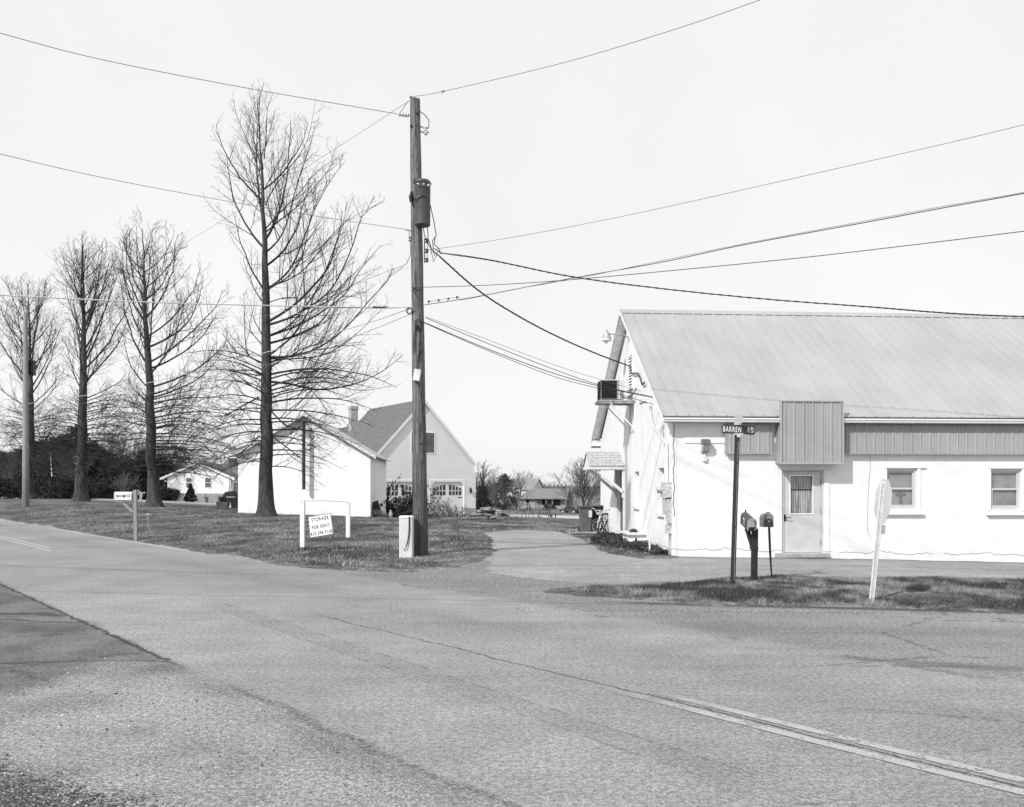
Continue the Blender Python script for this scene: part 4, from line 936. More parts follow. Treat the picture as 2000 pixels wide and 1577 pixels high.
m = MB(); m.box(5.3, 6.3, .82, .898, 0, 2.15); m.build('door', DARKM, rh)
for a in (2.6, 5.1, 6.6, 9.7): m = MB(); m.box(a, a + .12, -.2, -.08, -.3, 2.4); m.build('porch_post', BR, rh)
m = MB(); m.box(L2 - .18, L2 - .1, 4.5, 5.6, .8, 2.0); m.build('side_window', DARKIN, rh)
m = MB(); m.box(L2 + .1, L2 + .9, 6, 7.1, -.5, 5.9); m.build('chimney', BR, rh)
sO = P(1000, 980, 300)
s2 = thing('gabled_house', 'pale two storey house with a dormer rising behind the brick ranch house', 'house', (sO.x, sO.y, sO.z), math.radians(-25))
m = MB(); m.box(-3, 8, 0, 9, -1, 4.2); m.add([(8, 0, 4.2), (8, 9, 4.2), (8, 4.5, 7.6)], [(0, 1, 2)]); m.box(-8, -3.01, 1, 7, -1, 2.4); m.build('wall', M('pale siding far', .5, .05), s2)
m = MB()
for e in (-.5, 9.5): m.extr([(-3.5, e, 3.9), (8.4, e, 3.9), (8.4, 4.5, 7.7), (-3.5, 4.5, 7.7)], (0, 0, .2))
m.extr([(-9, .5, 2.3), (-3.6, .5, 2.3), (-3.6, 4.5, 4.6), (-8.2, 4.5, 4.6)], (0, 0, .2)); m.build('roof', M('grey far roof', .22, .1), s2)
m = MB(); m.extr([(.2, -.6, 3.5), (3.2, -.6, 3.5), (3.2, -.6, 4.6), (1.7, -.6, 6.2), (.2, -.6, 4.6)], (0, 3, 0)); m.build('dormer', M('white dormer', .7, .03), s2)
m = MB(); m.box(1.3, 2.1, -.64, -.601, 4.1, 5.0); m.build('window', DARKIN, s2)
for a in (-7.4, -5): m = MB(); m.box(a, a + .9, .95, .998, .5, 1.7); m.build('window', DARKIN, s2)
# ------------------------------------------------------------------ utility poles
def wood_mat(name, lo, hi):
    n = NT(name); x, y, z = n.xyz()
    ang = n.math('ARCTAN2', y, x); cv = n.t.nodes.new('ShaderNodeCombineXYZ'); n.L(n.math('MULTIPLY', ang, 2.2), cv.inputs[0]); n.L(n.math('MULTIPLY', z, .30), cv.inputs[1])
    a = n.noise(3.0, 5, .7, cv.outputs[0]); 
    cv2 = n.t.nodes.new('ShaderNodeCombineXYZ'); n.L(n.math('MULTIPLY', ang, 3.5), cv2.inputs[0]); n.L(n.math('MULTIPLY', z, 1.4), cv2.inputs[1])
    b = n.noise(4.5, 3, .6, cv2.outputs[0]); sp = n.noise(26, 3, .7, n.scaled(1, 1, .30))
    g = n.mix(n.ramp(a, .33, .66), lo, hi); g = n.math('MULTIPLY', g, n.ramp(b, .3, .7, .75, 1.2)); g = n.mix(n.math('MULTIPLY', n.ramp(sp, .58, .66), .7), g, lo * .35)
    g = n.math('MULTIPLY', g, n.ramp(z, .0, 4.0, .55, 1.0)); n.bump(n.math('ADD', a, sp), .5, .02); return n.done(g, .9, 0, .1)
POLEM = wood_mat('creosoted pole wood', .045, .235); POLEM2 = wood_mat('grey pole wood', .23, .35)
INS = M('porcelain', .5, .08, 8, .25, spec=.6); INSD = M('brown porcelain', .09, .1, 8, .25, spec=.6)
PY = 19.85
pb = P(822, 1088, PY); ptop = P(810.5, 195, PY)
up = thing('utility_pole', 'tall weathered utility pole with a transformer, leaning slightly beside the driveway', 'utility pole', (pb.x, pb.y, pb.z), 0)
def L(px, py, dy=0.0):          # pixel -> position in the pole's frame, dy metres behind (+) or in front (-) of the pole axis
    return P(px, py, PY + dy) - pb
H_ = ptop.z - pb.z
axis_at = lambda z: Vector(((ptop.x - pb.x) * z / H_, 0, z))
m = MB(); zs = np.linspace(-.4, H_, 15); m.tube([axis_at(z) for z in zs], [lerp(.172, .117, (z + .4) / (H_ + .4)) + .004 * math.sin(z * 3) for z in zs], 20)
pole = m.build('pole', POLEM, up, True)
# transformer
tc = axis_at(L(825, 405).z) + Vector((.165, -.235, 0)); h2 = .5
m = MB(); m.lathe([(.155, -h2 - .0), (.175, -h2 + .02), (.18, h2 - .08), (.188, h2 - .06), (.19, h2 - .03), (.16, h2 + .02), (.0, h2 + .035)], 24, tc)
tr = m.build('transformer', M('transformer tank', .06, .12, 4, .5), up, True)
m = MB(); m.lathe([(.186, h2 - .062), (.205, h2 - .045), (.186, h2 - .028)], 24, tc); m.build('lid_band', DARKM, tr)
for k in range(3):
    a = -1.9 + k * .55; c = tc + Vector((.18 * math.cos(a), .18 * math.sin(a), h2 - .14)); d = Vector((math.cos(a), math.sin(a), .15))
    m = MB(); m.tube([c, c + d * .03, c + d * .06, c + d * .09], [.022, .03, .022, .012], 8); m.build('bushing', INS, tr)
m = MB(); m.tube([tc + Vector((-.17, .02, h2 - .02)), tc + Vector((-.19, .0, h2 + .05)), tc + Vector((-.15, 0, h2 + .09))], [.03, .035, .02], 8); m.build('top_bushing', INSD, tr)
for zz in (.28, -.3):
    m = MB(); a = axis_at(tc.z + zz); m.beam(a + Vector((.02, -.08, 0)), tc + Vector((-.06, .14, zz)), .10, .09); m.build('hanger', DARKM, tr)
m = MB(); m.tube([L(804, 375, -.1), L(802.5, 385, -.14), L(803, 395, -.14)], [.03, .05, .035], 8); m.build('lightning_arrester', BLACK, up)
m = MB(); m.tube([L(809, 405, -.2), L(806, 397, -.3), L(812, 387, -.42), L(822, 382, -.44), L(832, 384, -.42)], .012, 6); m.tube([L(803, 393, -.16), L(805, 400, -.2), L(809, 408, -.2)], .008, 5); m.build('lead_wire', BLACK, up)
# cutout at the top right
m = MB(); p, q = L(830, 247, -.05), L(832, 264, -.05); m.tube([p, lerp(p, q, .2), lerp(p, q, .35), lerp(p, q, .5), lerp(p, q, .65), lerp(p, q, .8), q], [.03, .05, .035, .05, .035, .05, .03], 10); m.build('fuse_cutout', INS, up)
m = MB(); m.tube([L(819, 247), L(826, 249, -.05), L(836, 251, -.05)], .014, 6); m.tube([L(820, 257), L(830, 260, -.05), L(838, 259, -.05)], .014, 6); m.tube([L(836, 251, -.05), L(837.5, 247, -.05), L(838, 236, -.05), L(830, 225, -.03), L(819, 217)], .010, 6); m.build('cutout_bracket', BLACK, up)
# dead end insulators and hardware
def dead_end(a, b, r, mat, nm='strain_insulator'):
    a = Vector(a); b = Vector(b); m = MB(); pts = [lerp(a, b, t) for t in (0, .12, .2, .3, .38, .5, .58, .7, .8, .88, 1)]; rr = [.012, .012, r, r * .6, r, r * .6, r, r * .6, r, .012, .012]
    m.tube(pts, rr, 10); return m.build(nm, mat, up)
dead_end(L(803, 226), L(774, 222.5, -.05), .055, INS); dead_end(L(806, 451), L(790, 448, -.05), .03, GALV, 'dead_end_clamp')
m = MB(); m.tube([L(806, 194), L(803, 190), L(800, 191)], .02, 6); m.tube([L(797, 198), L(793, 203), L(789, 210), L(781, 221)], .007, 5); m.build('jumper_wire', BLACK, up)
m = MB(); m.tube([L(810, 195), L(808, 189), L(804, 188)], [.03, .03, .02], 8); m.build('top_bracket', INS, up)
# spool rack on the right
m = MB(); m.beam(L(829, 467, -.02), L(829, 513, -.02), .02, .05); m.tube([L(834.5, 467, -.02), L(834.5, 513, -.02)], .007, 5)
for y_ in (468, 488, 506): m.beam(L(829, y_ - 1, -.02), L(835, y_ - 1, -.02), .04, .012); m.beam(L(829, y_ + 6, -.02), L(835, y_ + 6, -.02), .04, .012)
m.build('spool_rack', BLACK, up)
for y_ in (471, 490, 508.5):
    c = L(834, y_, -.02); m = MB(); m.lathe([(.03, -.04), (.045, -.03), (.028, 0), (.045, .03), (.03, .04)], 10, c); m.build('spool_insulator', INSD, up)
m = MB(); m.beam(L(805, 465), L(798, 464.5), .02, .02); m.beam(L(805, 471), L(798, 470.5), .02, .02); m.beam(L(802.5, 463), L(802.5, 473), .02, .02); m.build('step_bracket', BLACK, up)
m = MB(); m.tube([L(799, 452, -.03), L(800, 470, -.04), L(802, 485, -.04), L(801, 500, -.05), L(794, 516, -.06)], .007, 5); m.build('tie_wire', BLACK, up)
# secondary leads out of the transformer to the service drops
for i, pts in enumerate(([(827, 445), (829, 460), (838, 480), (846, 490)], [(835, 445), (836, 465), (842, 484), (850, 500)], [(840, 400), (847, 430), (852, 460), (845, 470), (846, 485), (858, 492)], [(850, 463), (848, 478), (857, 486), (862, 497)], [(841, 486), (847, 512), (856, 490), (863, 496)])):
    m = MB(); m.tube([L(a, b, -.25 + .05 * j) for j, (a, b) in enumerate(pts)], .011, 6); m.build('service_lead', BLACK, up)
# telecom clutter lower down
m = MB(); m.tube([L(806, 562, -.12), L(808, 570, -.19), L(820, 588, -.2)], .010, 5); m.tube([L(808, 563, -.16), L(815, 567, -.18), L(826, 566, -.15)], .008, 5); m.build('cable_strap', BLACK, up)
m = MB()
for r_, c_ in ((6, (800, 608)), (5, (801, 609)), (5.5, (799, 607))): m.tube([L(c_[0] + r_ * math.cos(t), c_[1] + r_ * math.sin(t), -.12) for t in np.linspace(0, 6.28, 14)], .008, 5)
m.build('cable_coil', BLACK, up)
m = MB()
for pts in ([(812, 634), (810, 627), (817, 624), (824, 628)], [(824, 628), (822, 650), (822, 680), (823, 690), (816, 702), (815, 720)], [(810, 630), (811, 640), (809, 660), (808, 690)], [(821, 632), (821, 660), (817, 700)], [(818, 746), (824, 790), (829, 830), (832, 870)]):
    m.tube([L(a, b, -.168 - .008 * (b > 700)) for a, b in pts], .011, 5)
m.blob(L(813, 637, -.19), (.035, .03, .08)); m.blob(L(821, 640, -.19), (.03, .03, .07)); m.build('dropped_cable', BLACK, up)
m = MB(); m.tube([L(806, 612, -.0), L(807, 660, 0), L(807, 800, 0), L(806, 1010, 0)], .014, 6); m.build('ground_wire', BLACK, up)
m = MB(); c = L(814.5, 733, -.21); m.box(-.075, .075, -.05, .05, -.13, .13); m.xf(Matrix.Translation(c) @ Matrix.Rotation(math.radians(8), 4, 'Y')); m.build('terminal_box', M('scuffed white box', .62, .25, 12, .6), up, bevel=.008)
m = MB(); m.cyl(L(822, 867, -.17), L(822, 867, -.19), .022, 8); m.build('knot_plug', DARKIN, up)
for px, py in ((803, 246), (815, 222)): m = MB(); m.cyl(L(px, py, -.14), L(px, py, -.10), .03, 6); m.build('bolt', BLACK, up)
# utility pedestal with its dangling cable
q = P(794.5, 1087, PY - .35)
pe = thing('utility_pedestal', 'pale metal utility pedestal standing tight against the tall wooden pole', 'pedestal', (q.x, q.y, q.z), 0)
m = MB(); m.cbox(-.152, .145, -.16, .16, -.05, .86, .015); cab = m.build('cabinet', M('pale pedestal paint', .60, .06, 4, .5), pe)
m = MB(); m.cbox(-.158, .151, -.166, .166, .861, .91, .02); m.build('cap', M('pedestal cap', .66, .05), pe)
m = MB(); m.tube([(.07, -.175, .9), (.068, -.18, .6), (.05, -.19, .4), (.0, -.20, .2), (-.05, -.185, .16)], .009, 6); m.tube([(.09, -.17, .9), (.085, -.18, .55), (.05, -.19, .33), (.01, -.195, .22)], .007, 6); m.build('cable', BLACK, pe)
# far left pole
l0 = P(50, 992, 50.6); lt = P(51, 613, 50.6)
lp = thing('utility_pole', 'smooth pale grey utility pole at the left with a small transformer high up', 'utility pole', (l0.x, l0.y, l0.z), 0)
hh = lt.z - l0.z; m = MB(); m.tube([(0, 0, -.4), (0, 0, hh * .5), (0, 0, hh)], [.185, .155, .12], 18); m.build('pole', POLEM2, lp, True)
kk = 50.6 / F; zt = lambda py: (992 - py) * kk
m = MB(); m.lathe([(.2, zt(730)), (.22, zt(728)), (.22, zt(706)), (.24, zt(704)), (.2, zt(700))], 16, (-.18, .42, 0)); m.build('transformer', DARKM, lp)
m = MB(); m.box(.10, .34, .2, .5, zt(732), zt(703)); m.build('regulator_box', BLACK, lp)
m = MB(); m.tube([(-.1, 0, zt(616)), (-.3, 0, zt(620)), (-.32, 0, zt(630))], [.03, .05, .03], 8); m.build('fuse_cutout', INS, lp)
m = MB(); m.tube([(0, 0, hh), (0, 0, hh + .12), (0, 0, hh + .2)], [.03, .07, .04], 8); m.build('top_insulator', INS, lp)

# ------------------------------------------------------------------ wires
WIRE = M('bare wire', .16, .1, 3, .5); CABLE = M('black cable sheath', .03, .1, 3, .6); PCABLE = M('pale cable sheath', .45, .1, 3, .5)
def spline(pts, n=40):
    pts = [Vector(p) for p in pts]; out = []
    if len(pts) == 2: return [lerp(pts[0], pts[1], t) for t in np.linspace(0, 1, n)]
    q = [2 * pts[0] - pts[1]] + pts + [2 * pts[-1] - pts[-2]]
    for i in range(1, len(q) - 2):
        for t in np.linspace(0, 1, max(2, n // (len(pts) - 1)), endpoint=False):
            a, b, c, d = q[i - 1], q[i], q[i + 1], q[i + 2]
            out.append(.5 * ((2 * b) + (c - a) * t + (2 * a - 5 * b + 4 * c - d) * t * t + (3 * b - a - 3 * c + d) * t ** 3))
    return out + [pts[-1]]
def wire(label, pts, r, mat=WIRE, cat='power line', grp='overhead wires', n=40, name='power_line'):
    m = MB(); m.tube(spline([P(*p) if len(p) == 3 else p for p in pts], n), r if hasattr(r, '__len__') else r * .8, 6); o = m.build(name, mat); tag(o, label, cat, grp); return o
def twisted(label, pts, r, mat=CABLE, pitch=.5, n=90):
    c = spline([P(*p) for p in pts], n); rt = thing('power_line', label, 'power line', c[0], 0, 'overhead wires')
    for ph in (0, 2.1, 4.2):
        s = 0; out = []
        for i, p in enumerate(c):
            if i: s += (p - c[i - 1]).length
            t = s / pitch * 6.283 + ph; w = r * 1.1 * min(1, i / 4, (len(c) - 1 - i) / 4 + .15)
            d = (c[min(i + 1, len(c) - 1)] - c[max(i - 1, 0)]).normalized(); a = d.cross(Vector((0, 0, 1))).normalized(); b = a.cross(d)
            out.append(p + (a * math.cos(t) + b * math.sin(t)) * w - c[0])
        m = MB(); m.tube(out, r, 5); m.build('strand', mat, rt)
    return rt
wire('highest bare wire running left from the pole top insulator', [(774, 222.5, PY - .05), (480, 172, 18.7), (200, 117, 17.3), (0, 65, 16.2), (-300, -20, 14.6)], .0085)
wire('second bare wire running left from below the transformer', [(790, 448, PY - .05), (620, 423, 19.4), (420, 389, 18.5), (200, 347, 17.4), (0, 301, 16.4), (-300, 225, 15)], .0075)
wire('thin wire rising from the pole top to the upper right', [(806, 189, PY), (865, 179, 19.3), (1100, 123, 17.4), (1320, 57, 15.8), (1485, 0, 14.6), (1800, -112, 12.8)], .0075)
c = P(865, 178, 19.3); m = MB(); m.blob(c, (.05, .03, .035)); m.tube([c + Vector((-.02, 0, -.02)), c + Vector((-.03, 0, -.09))], .008, 5); o = m.build('wire_clamp', GALV); tag(o, 'small clamp on the thin wire just right of the pole top', 'clamp')
wire('thin bare wire climbing right from the spool rack', [(836, 489, PY), (1000, 464, 18.8), (1220, 422, 17.4), (1500, 360, 16), (1820, 287, 14.6), (2000, 244, 13.9), (2300, 170, 12.9)], .0065)
wire('paired telephone cable sweeping up to the right, crossing over the service drop', [(816, 598, PY - .2), (930, 580, 18.8), (1110, 545, 17.6), (1290, 513, 16.5), (1450, 479, 15.6), (1700, 433, 14.5), (1850, 405, 13.9), (2000, 378, 13.4), (2300, 320, 12.6)], .010, CABLE, 'telephone cable')
wire('slack upper strand of the telephone cable on the right', [(835, 590, PY - .2), (893, 581, 19.2), (905, 586, 19.1), (1000, 566, 18.3), (1120, 545.5, 17.5), (1290, 510, 16.5), (1450, 477, 15.6), (1700, 430, 14.5), (1850, 402, 13.9), (2000, 376, 13.4), (2300, 317, 12.6)], .006, WIRE, 'telephone cable')
wire('straight dark cable to the right just above the telephone cable', [(806, 562, PY - .15), (960, 557, 19.1), (1110, 547, 18), (1300, 530, 17), (1600, 500, 15.9), (2000, 452, 14.9), (2300, 412, 14.3)], .0095, CABLE, 'telephone cable')
wire('thick pale cable running left across the bare trees', [(806, 600, PY - .2), (742, 601, 19.6), (560, 598, 19.2), (300, 591, 18.7), (0, 577, 18.2), (-300, 560, 17.6)], .017, PCABLE, 'telephone cable')
wire('thin lower strand lashed beneath the thick pale cable near the pole', [(800, 600, PY - .22), (760, 603, 19.6), (690, 602, 19.5), (640, 602, 19.4), (620, 610, 19.35), (590, 613, 19.3), (560, 609, 19.25), (545, 600, 19.2)], .008, PCABLE, 'telephone cable')
o = wire('dark splice sleeve on the pale cable left of the pole', [(728, 600, 19.57), (738, 601, 19.6), (750, 601, 19.62), (758, 600, 19.65)], .03, CABLE, 'cable sleeve', None, name='splice_sleeve')
for i, (px, py, Yc, lab) in enumerate(((838, 589, 19.6, 'lashing clip nearest the pole on the right hand cable'), (857, 586.5, 19.5, 'second lashing clip from the pole on the right hand cable'), (876, 583.5, 19.35, 'third lashing clip from the pole on the right hand cable'), (893, 580.5, 19.2, 'fourth lashing clip from the pole on the right hand cable'))):
    c = P(px, py, Yc); m = MB(); m.blob((0, 0, 0), (.03, .02, .022)); m.tube([(0, 0, 0), (-.02, 0, -.045)], .012, 6); o = m.build('cable_clip', CABLE); o.location = c; tag(o, lab, 'clip', 'cable clips')
Yl = 50.6
wire('faint wire slanting from the pole top down to the far left pole', [(800, 197, PY), (645, 297, 24), (380, 464, 33), (200, 565, 41), (51, 618, Yl)], .006)
wire('second faint wire falling from the pole to the far left pole', [(794, 516, PY), (750, 533, 21), (600, 590, 25), (400, 655, 32), (200, 715, 41), (53, 758, Yl - .1)], .006)
wire('pale cable sagging from the pole across the tallest tree to the left pole', [(798, 604, PY), (700, 637, 22), (511, 691, 27), (370, 729, 33), (200, 767, 41), (55, 789, Yl - .2)], .015, PCABLE, 'telephone cable')
wire('lower slack cable from the pole toward the white shed', [(800, 615, PY), (686, 660, 22), (560, 702, 25.5), (420, 738, 31), (250, 776, 38.5), (56, 800, Yl - .2)], .008, WIRE, 'telephone cable')
wire('wire leaving the left pole low toward the frame edge', [(46, 790, Yl), (30, 800, 55), (0, 811, 62), (-40, 822, 70)], .015, PCABLE, 'telephone cable')
twisted('twisted service drop passing over the white building roof to the right', [(858, 494, PY - .1), (960, 509, 19.7), (1118, 541, 19.6), (1300, 565, 19.5), (1500, 585, 19.4), (1700, 600, 19.35), (1850, 612, 19.3), (2000, 619, 19.2), (2300, 628, 19)], .010)
v_, z_ = gb(1233, 717); e = w2world(-.03, v_)
ew = P(1233, 717, e[1])
twisted('twisted service drop to the attic vent of the white gable', [(846, 490, PY - .1), (935, 568, 21), (1020, 622, 22.1), (1100, 663, 23.2), (1170, 693, 24.3), (1231, 716, e[1] - .02)], .011)
m = MB(); pts = [gb(1231, 716, -.05), gb(1233, 727, -.05), gb(1236, 731, -.05), gb(1246, 731, -.05), gb(1250, 738, -.05), gb(1254, 752, -.06), gb(1259, 748, -.06)]
for dz in (0, .03): 
    mm = [(-.06, a, b + dz) for a, b in pts]; m.tube(spline(mm, 30), .013, 5)
m.build('service_entrance_cable', CABLE, WB)
Ye = w2world(-.62, .2)[1]
for i, (lab, a, mid, b) in enumerate((('uppermost of the bundled cables from the pole to the gable mast', (832, 619, PY - .1), [(950, 663, 20.1), (1080, 712, 20.4)], (1256, 765, 24.2)),
        ('dark middle cable of the bundle from the pole to the gable mast', (831, 621, PY - .1), [(950, 670, 20.1), (1080, 721, 20.5)], (1274, 775, Ye)),
        ('heavier lower cable of the bundle from the pole to the gable mast', (826, 629, PY - .15), [(950, 681, 20.1), (1080, 729, 20.5)], (1275, 777, Ye)),
        ('lowest cable of the bundle from the pole to the gable mast', (826, 630, PY - .15), [(950, 684, 20.1), (1080, 735, 20.5)], (1276, 790, Ye + .1)))):
    wire(lab, [a] + mid + [(1180, [744, 755, 757, 762][i], 20.8 if i else 22.6), b], [.007, .010, .012, .009][i], CABLE if i else WIRE, 'service cable')
# ------------------------------------------------------------------ street sign on a perforated post
gq = flat(1431, 1150); base = Vector((gq[0], gq[1], gz(*gq)))
top = P(1441, 822, gq[1] - .02)
ss = thing('street_sign', 'dark perforated post carrying the BARREN RD name blade', 'street sign', base, 0)
tv = top - base; H2 = tv.z
DKPOST = M('dark green post paint', .035, .25, 9, .5); SIGNG = M('dark sign sheeting', .045, .08, 4, .35); LETTER = M('white lettering', .72, .04, 9, .4)
lean = lambda z: Vector((tv.x * z / H2, tv.y * z / H2, z))
m = MB()
def upost(mb, zf, z0, z1, w, t, dep, yaw=0.0):
    """hat section post: a web with two raised flanges"""
    c, s_ = math.cos(yaw), math.sin(yaw)
    sec = [(-w / 2, 0), (-w / 4, 0), (-w / 4 * .8, -dep), (w / 4 * .8, -dep), (w / 4, 0), (w / 2, 0), (w / 2, t), (w / 4 - t, t), (w / 4 * .8 - t, -dep + t), (-w / 4 * .8 + t, -dep + t), (-w / 4 + t, t), (-w / 2, t)]
    b = len(mb.v); 
    for z in (z0, z1):
        o = zf(z)
        for x, y in sec: mb.v.append((o.x + c * x - s_ * y, o.y + s_ * x + c * y, o.z))
    n_ = len(sec)
    for i in range(n_): j = (i + 1) % n_; mb.f.append((b + i, b + j, b + n_ + j, b + n_ + i))
    mb.f.append(tuple(range(b + n_, b + 2 * n_)))
def holes(mb, zf, z0, z1, step, r, off, yaw=0.0, xo=0.0):
    c, s_ = math.cos(yaw), math.sin(yaw); z = z0
    while z < z1:
        o = zf(z); b = len(mb.v)
        for k in range(6): x = xo + r * math.cos(k * 1.047); mb.v.append((o.x + c * x - s_ * off, o.y + s_ * x + c * off, z + r * 1.2 * math.sin(k * 1.047)))
        mb.f.append(tuple(range(b, b + 6))); z += step
ZP = (P(1441, 850, gq[1]) - base).z; upost(m, lean, -.3, ZP, .085, .006, .03); po = m.build('post', DKPOST, ss)
m = MB(); holes(m, lean, .15, ZP - .12, .0265, .006, -.0312, 0, .012); o = m.build('post_holes', M('painted light in holes', .45, .05, 4), po)  # pale discs on the post, coloured as daylight showing through
for yy in (2.1, 1.02): m = MB(); c = lean(yy); m.blob(c + Vector((0, -.035, 0)), .014); m.build('bolt', BLACK, po)
c = lean(H2); sc = gq[1] / F
cs = P(1442.5, 839.5, gq[1] - .03) - base
m = MB(); w, h = 66 * sc, 17.5 * sc
pts = []
for cx_, cz_, a0 in ((w / 2 - .02, h / 2 - .02, 0), (-w / 2 + .02, h / 2 - .02, 90), (-w / 2 + .02, -h / 2 + .02, 180), (w / 2 - .02, -h / 2 + .02, 270)):
    for k in range(4): a = math.radians(a0 + k * 30); pts.append((cx_ + .02 * math.cos(a), 0, cz_ + .02 * math.sin(a)))
m.extr(pts, (0, .004, 0)); T = Matrix.Translation(cs) @ Matrix.Rotation(math.radians(2.5), 4, 'Y') @ Matrix.Rotation(math.radians(4), 4, 'Z'); m.xf(T)
bl = m.build('name_blade', SIGNG, ss)
m = text_mb('BARREN', .112, .003, 1, .0012, 1.25, (.305, .092)); m.xf(T @ Matrix.Translation((-.110, -.0045, 0))); m.build('lettering', LETTER, bl)
for ch_, x_ in (('R', .174), ('D', .230)): text_mb(ch_, .112, .003, 1, .0012, 1, (.043, .092)).xf(T @ Matrix.Translation((x_, -.0045, 0))).build('lettering', LETTER, bl)
m = MB(); cb = P(1442, 848.5, gq[1] - .03) - base; m.box(-.075, .075, -.03, .03, -.012, .012); m.box(-.03, .03, -.04, .04, -.05, .0); m.xf(Matrix.Translation(cb)); m.build('lower_clamp', ALU, ss)
ct_ = P(1441.5, 829, gq[1] - .03) - base; m = MB(); m.box(-.05, .05, -.035, .035, -.012, .015); m.xf(Matrix.Translation(ct_)); m.build('upper_clamp', ALU, ss)
# the crossing blade seen almost end on
m = MB(); m.box(-.30, .30, -.002, .002, -.075, .075); cc = P(1442, 820, gq[1] + .02) - base; T2 = Matrix.Translation(cc) @ Matrix.Rotation(math.radians(2), 4, 'Y') @ Matrix.Rotation(math.radians(-92), 4, 'Z'); m.xf(T2)
b2 = m.build('crossing_blade', M('sign sheeting with painted glint', .42, .12, 30, .3), ss)  # glint put into the colour: paler than the name blade's sheeting

# ------------------------------------------------------------------ leaning stop sign seen from behind
gq = flat(1702, 1177); base = Vector((gq[0], gq[1], gz(*gq))); Y0 = gq[1]
st = thing('stop_sign', 'pale stop sign seen from behind on a leaning perforated post', 'traffic sign', base, 0)
tv = P(1725, 940, Y0) - base; H2 = tv.z; lean = lambda z: Vector((tv.x * z / H2, 0, z))
yaw = math.radians(-92)
PPOST = M('pale galvanised post', .50, .12, 9, .45)
m = MB(); upost(m, lean, -.3, H2, .082, .005, .016, math.radians(-48)); po = m.build('post', PPOST, st)
m = MB(); holes(m, lean, .06, H2 - .03, .0255, .0068, -.0175, math.radians(-48)); m.build('post_holes', DARKIN, po)
oc = P(1724, 980, Y0) - base; R_ = .325
nrm = Vector((math.sin(yaw), -math.cos(yaw), 0)); pd = Vector((math.cos(yaw), math.sin(yaw), 0)); upv = Vector((tv.x, 0, tv.z)).normalized()
oc = lean(oc.z) - nrm * .022
pts = []
for k in range(8):
    a = math.radians(22.5 + 45 * k); pts.append(oc + pd * (R_ * 1.03 * math.cos(a)) + upv * (R_ * 1.10 * math.sin(a)))
m = MB(); m.extr(pts, -nrm * .003); m.build('octagon_plate', M('bare aluminium plate', .52, .06, 5, .4), st)
m = MB(); q = lean((P(1720, 1034, Y0) - base).z) - nrm * .045 + pd * .03; pts = [q + pd * a + upv * b for a, b in ((-.03, -.07), (.10, -.06), (.12, -.01), (.10, .06), (-.03, .06))]
m.extr(pts, -nrm * .003); m.build('small_plate', M('dull plate', .36, .15, 9), st)
m = MB()
for zz in (.45, .9): m.blob(lean(oc.z + (zz - .67) * .9) - nrm * -.0, .012)
# ------------------------------------------------------------------ mailboxes
def mailbox(mb, L_, w, h):
    pts = [(-w / 2, 0)]
    for k in range(0, 11): a = math.pi - math.pi * k / 10; pts.append((w / 2 * math.cos(a), h - w / 2 + w / 2 * math.sin(a)))
    pts.append((w / 2, 0)); return mb.extr([(x, 0, z) for x, z in pts], (0, L_, 0)), pts
gq = flat(1472, 1140); base = Vector((gq[0], gq[1], gz(*gq)))
m1 = thing('mailbox', 'dark mailbox with a pale door tilting on a braced square post', 'mailbox', base, 0, 'roadside mailboxes')
k = gq[1] / F; tv = P(1473, 1030, gq[1]) - base
m = MB(); m.beam((0, 0, -.2), (tv.x + .012, 0, (1140 - 1034) * k), .095, .095, (0, 1, 0)); m.build('post', M('dark post paint', .02, .3, 8, .6), m1)
m = MB(); c = Vector((.0, 0, (1140 - 1072) * k)); m.box(-.06, .06, -.06, .06, c.z - .03, c.z + .03); m.xf(Matrix.Translation((tv.x * .6, 0, 0))); m.build('collar', BLACK, m1)
T = Matrix.Translation(P(1468, 1036, gq[1] - .12) - base) @ Matrix.Rotation(math.radians(-1), 4, 'Z') @ Matrix.Rotation(math.radians(11), 4, 'X')
m = MB(); m, prof = mailbox(m, .50, .155, .21); m.xf(T); bx = m.build('box', M('dark mailbox paint', .05, .3, 8, .5), m1)
m = MB(); pts = [(x * 1.04, -.003, z * 1.015) for x, z in prof]; m.extr(pts, (0, -.012, 0)); m.xf(T); dr_ = m.build('door', M('scuffed pale door', .34, .2, 10, .5), bx)
m = MB(); m.box(-.06, .03, -.05, -.016, -.01, .045); m.box(-.05, .06, -.03, -.016, .045, .06); m.xf(T); m.build('latch', BLACK, dr_)
m = MB(); m.cyl((0, .47, .2), (0, .47, .235), .01, 6); m.blob((0, .47, .245), .017); m.xf(T); m.build('finial', BLACK, bx)
m = MB(); m.box(-.082, -.0785, .2, .24, .04, .16); m.box(-.082, -.0785, .24, .30, .12, .16); m.xf(T); m.build('flag', M('pale flag', .5, .1), bx)
m = MB(); m.beam(P(1460, 1034, gq[1] + .25) - base, P(1470, 1035, gq[1] - .05) - base, .10, .07); m.beam(P(1459, 1034, gq[1] + .2) - base, P(1471, 1072, gq[1]) - base, .06, .06); m.build('arm', BLACK, m1)
gq = flat(1509, 1137); base = Vector((gq[0], gq[1], gz(*gq))); k = gq[1] / F
m2 = thing('mailbox', 'small round topped mailbox facing the road on a thin bent rod', 'mailbox', base, 0, 'roadside mailboxes')
m = MB(); q = lambda px, py, dy=0: P(px, py, gq[1] + dy) - base
m.tube([q(1509, 1142), q(1506, 1110), q(1504, 1075), q(1502, 1028)], [.014, .015, .021, .021], 8); m.build('post', BLACK, m2)
T = Matrix.Translation(q(1501.5, 1030, -.22)) @ Matrix.Rotation(math.radians(-6), 4, 'Z') @ Matrix.Rotation(math.radians(-2), 4, 'X')
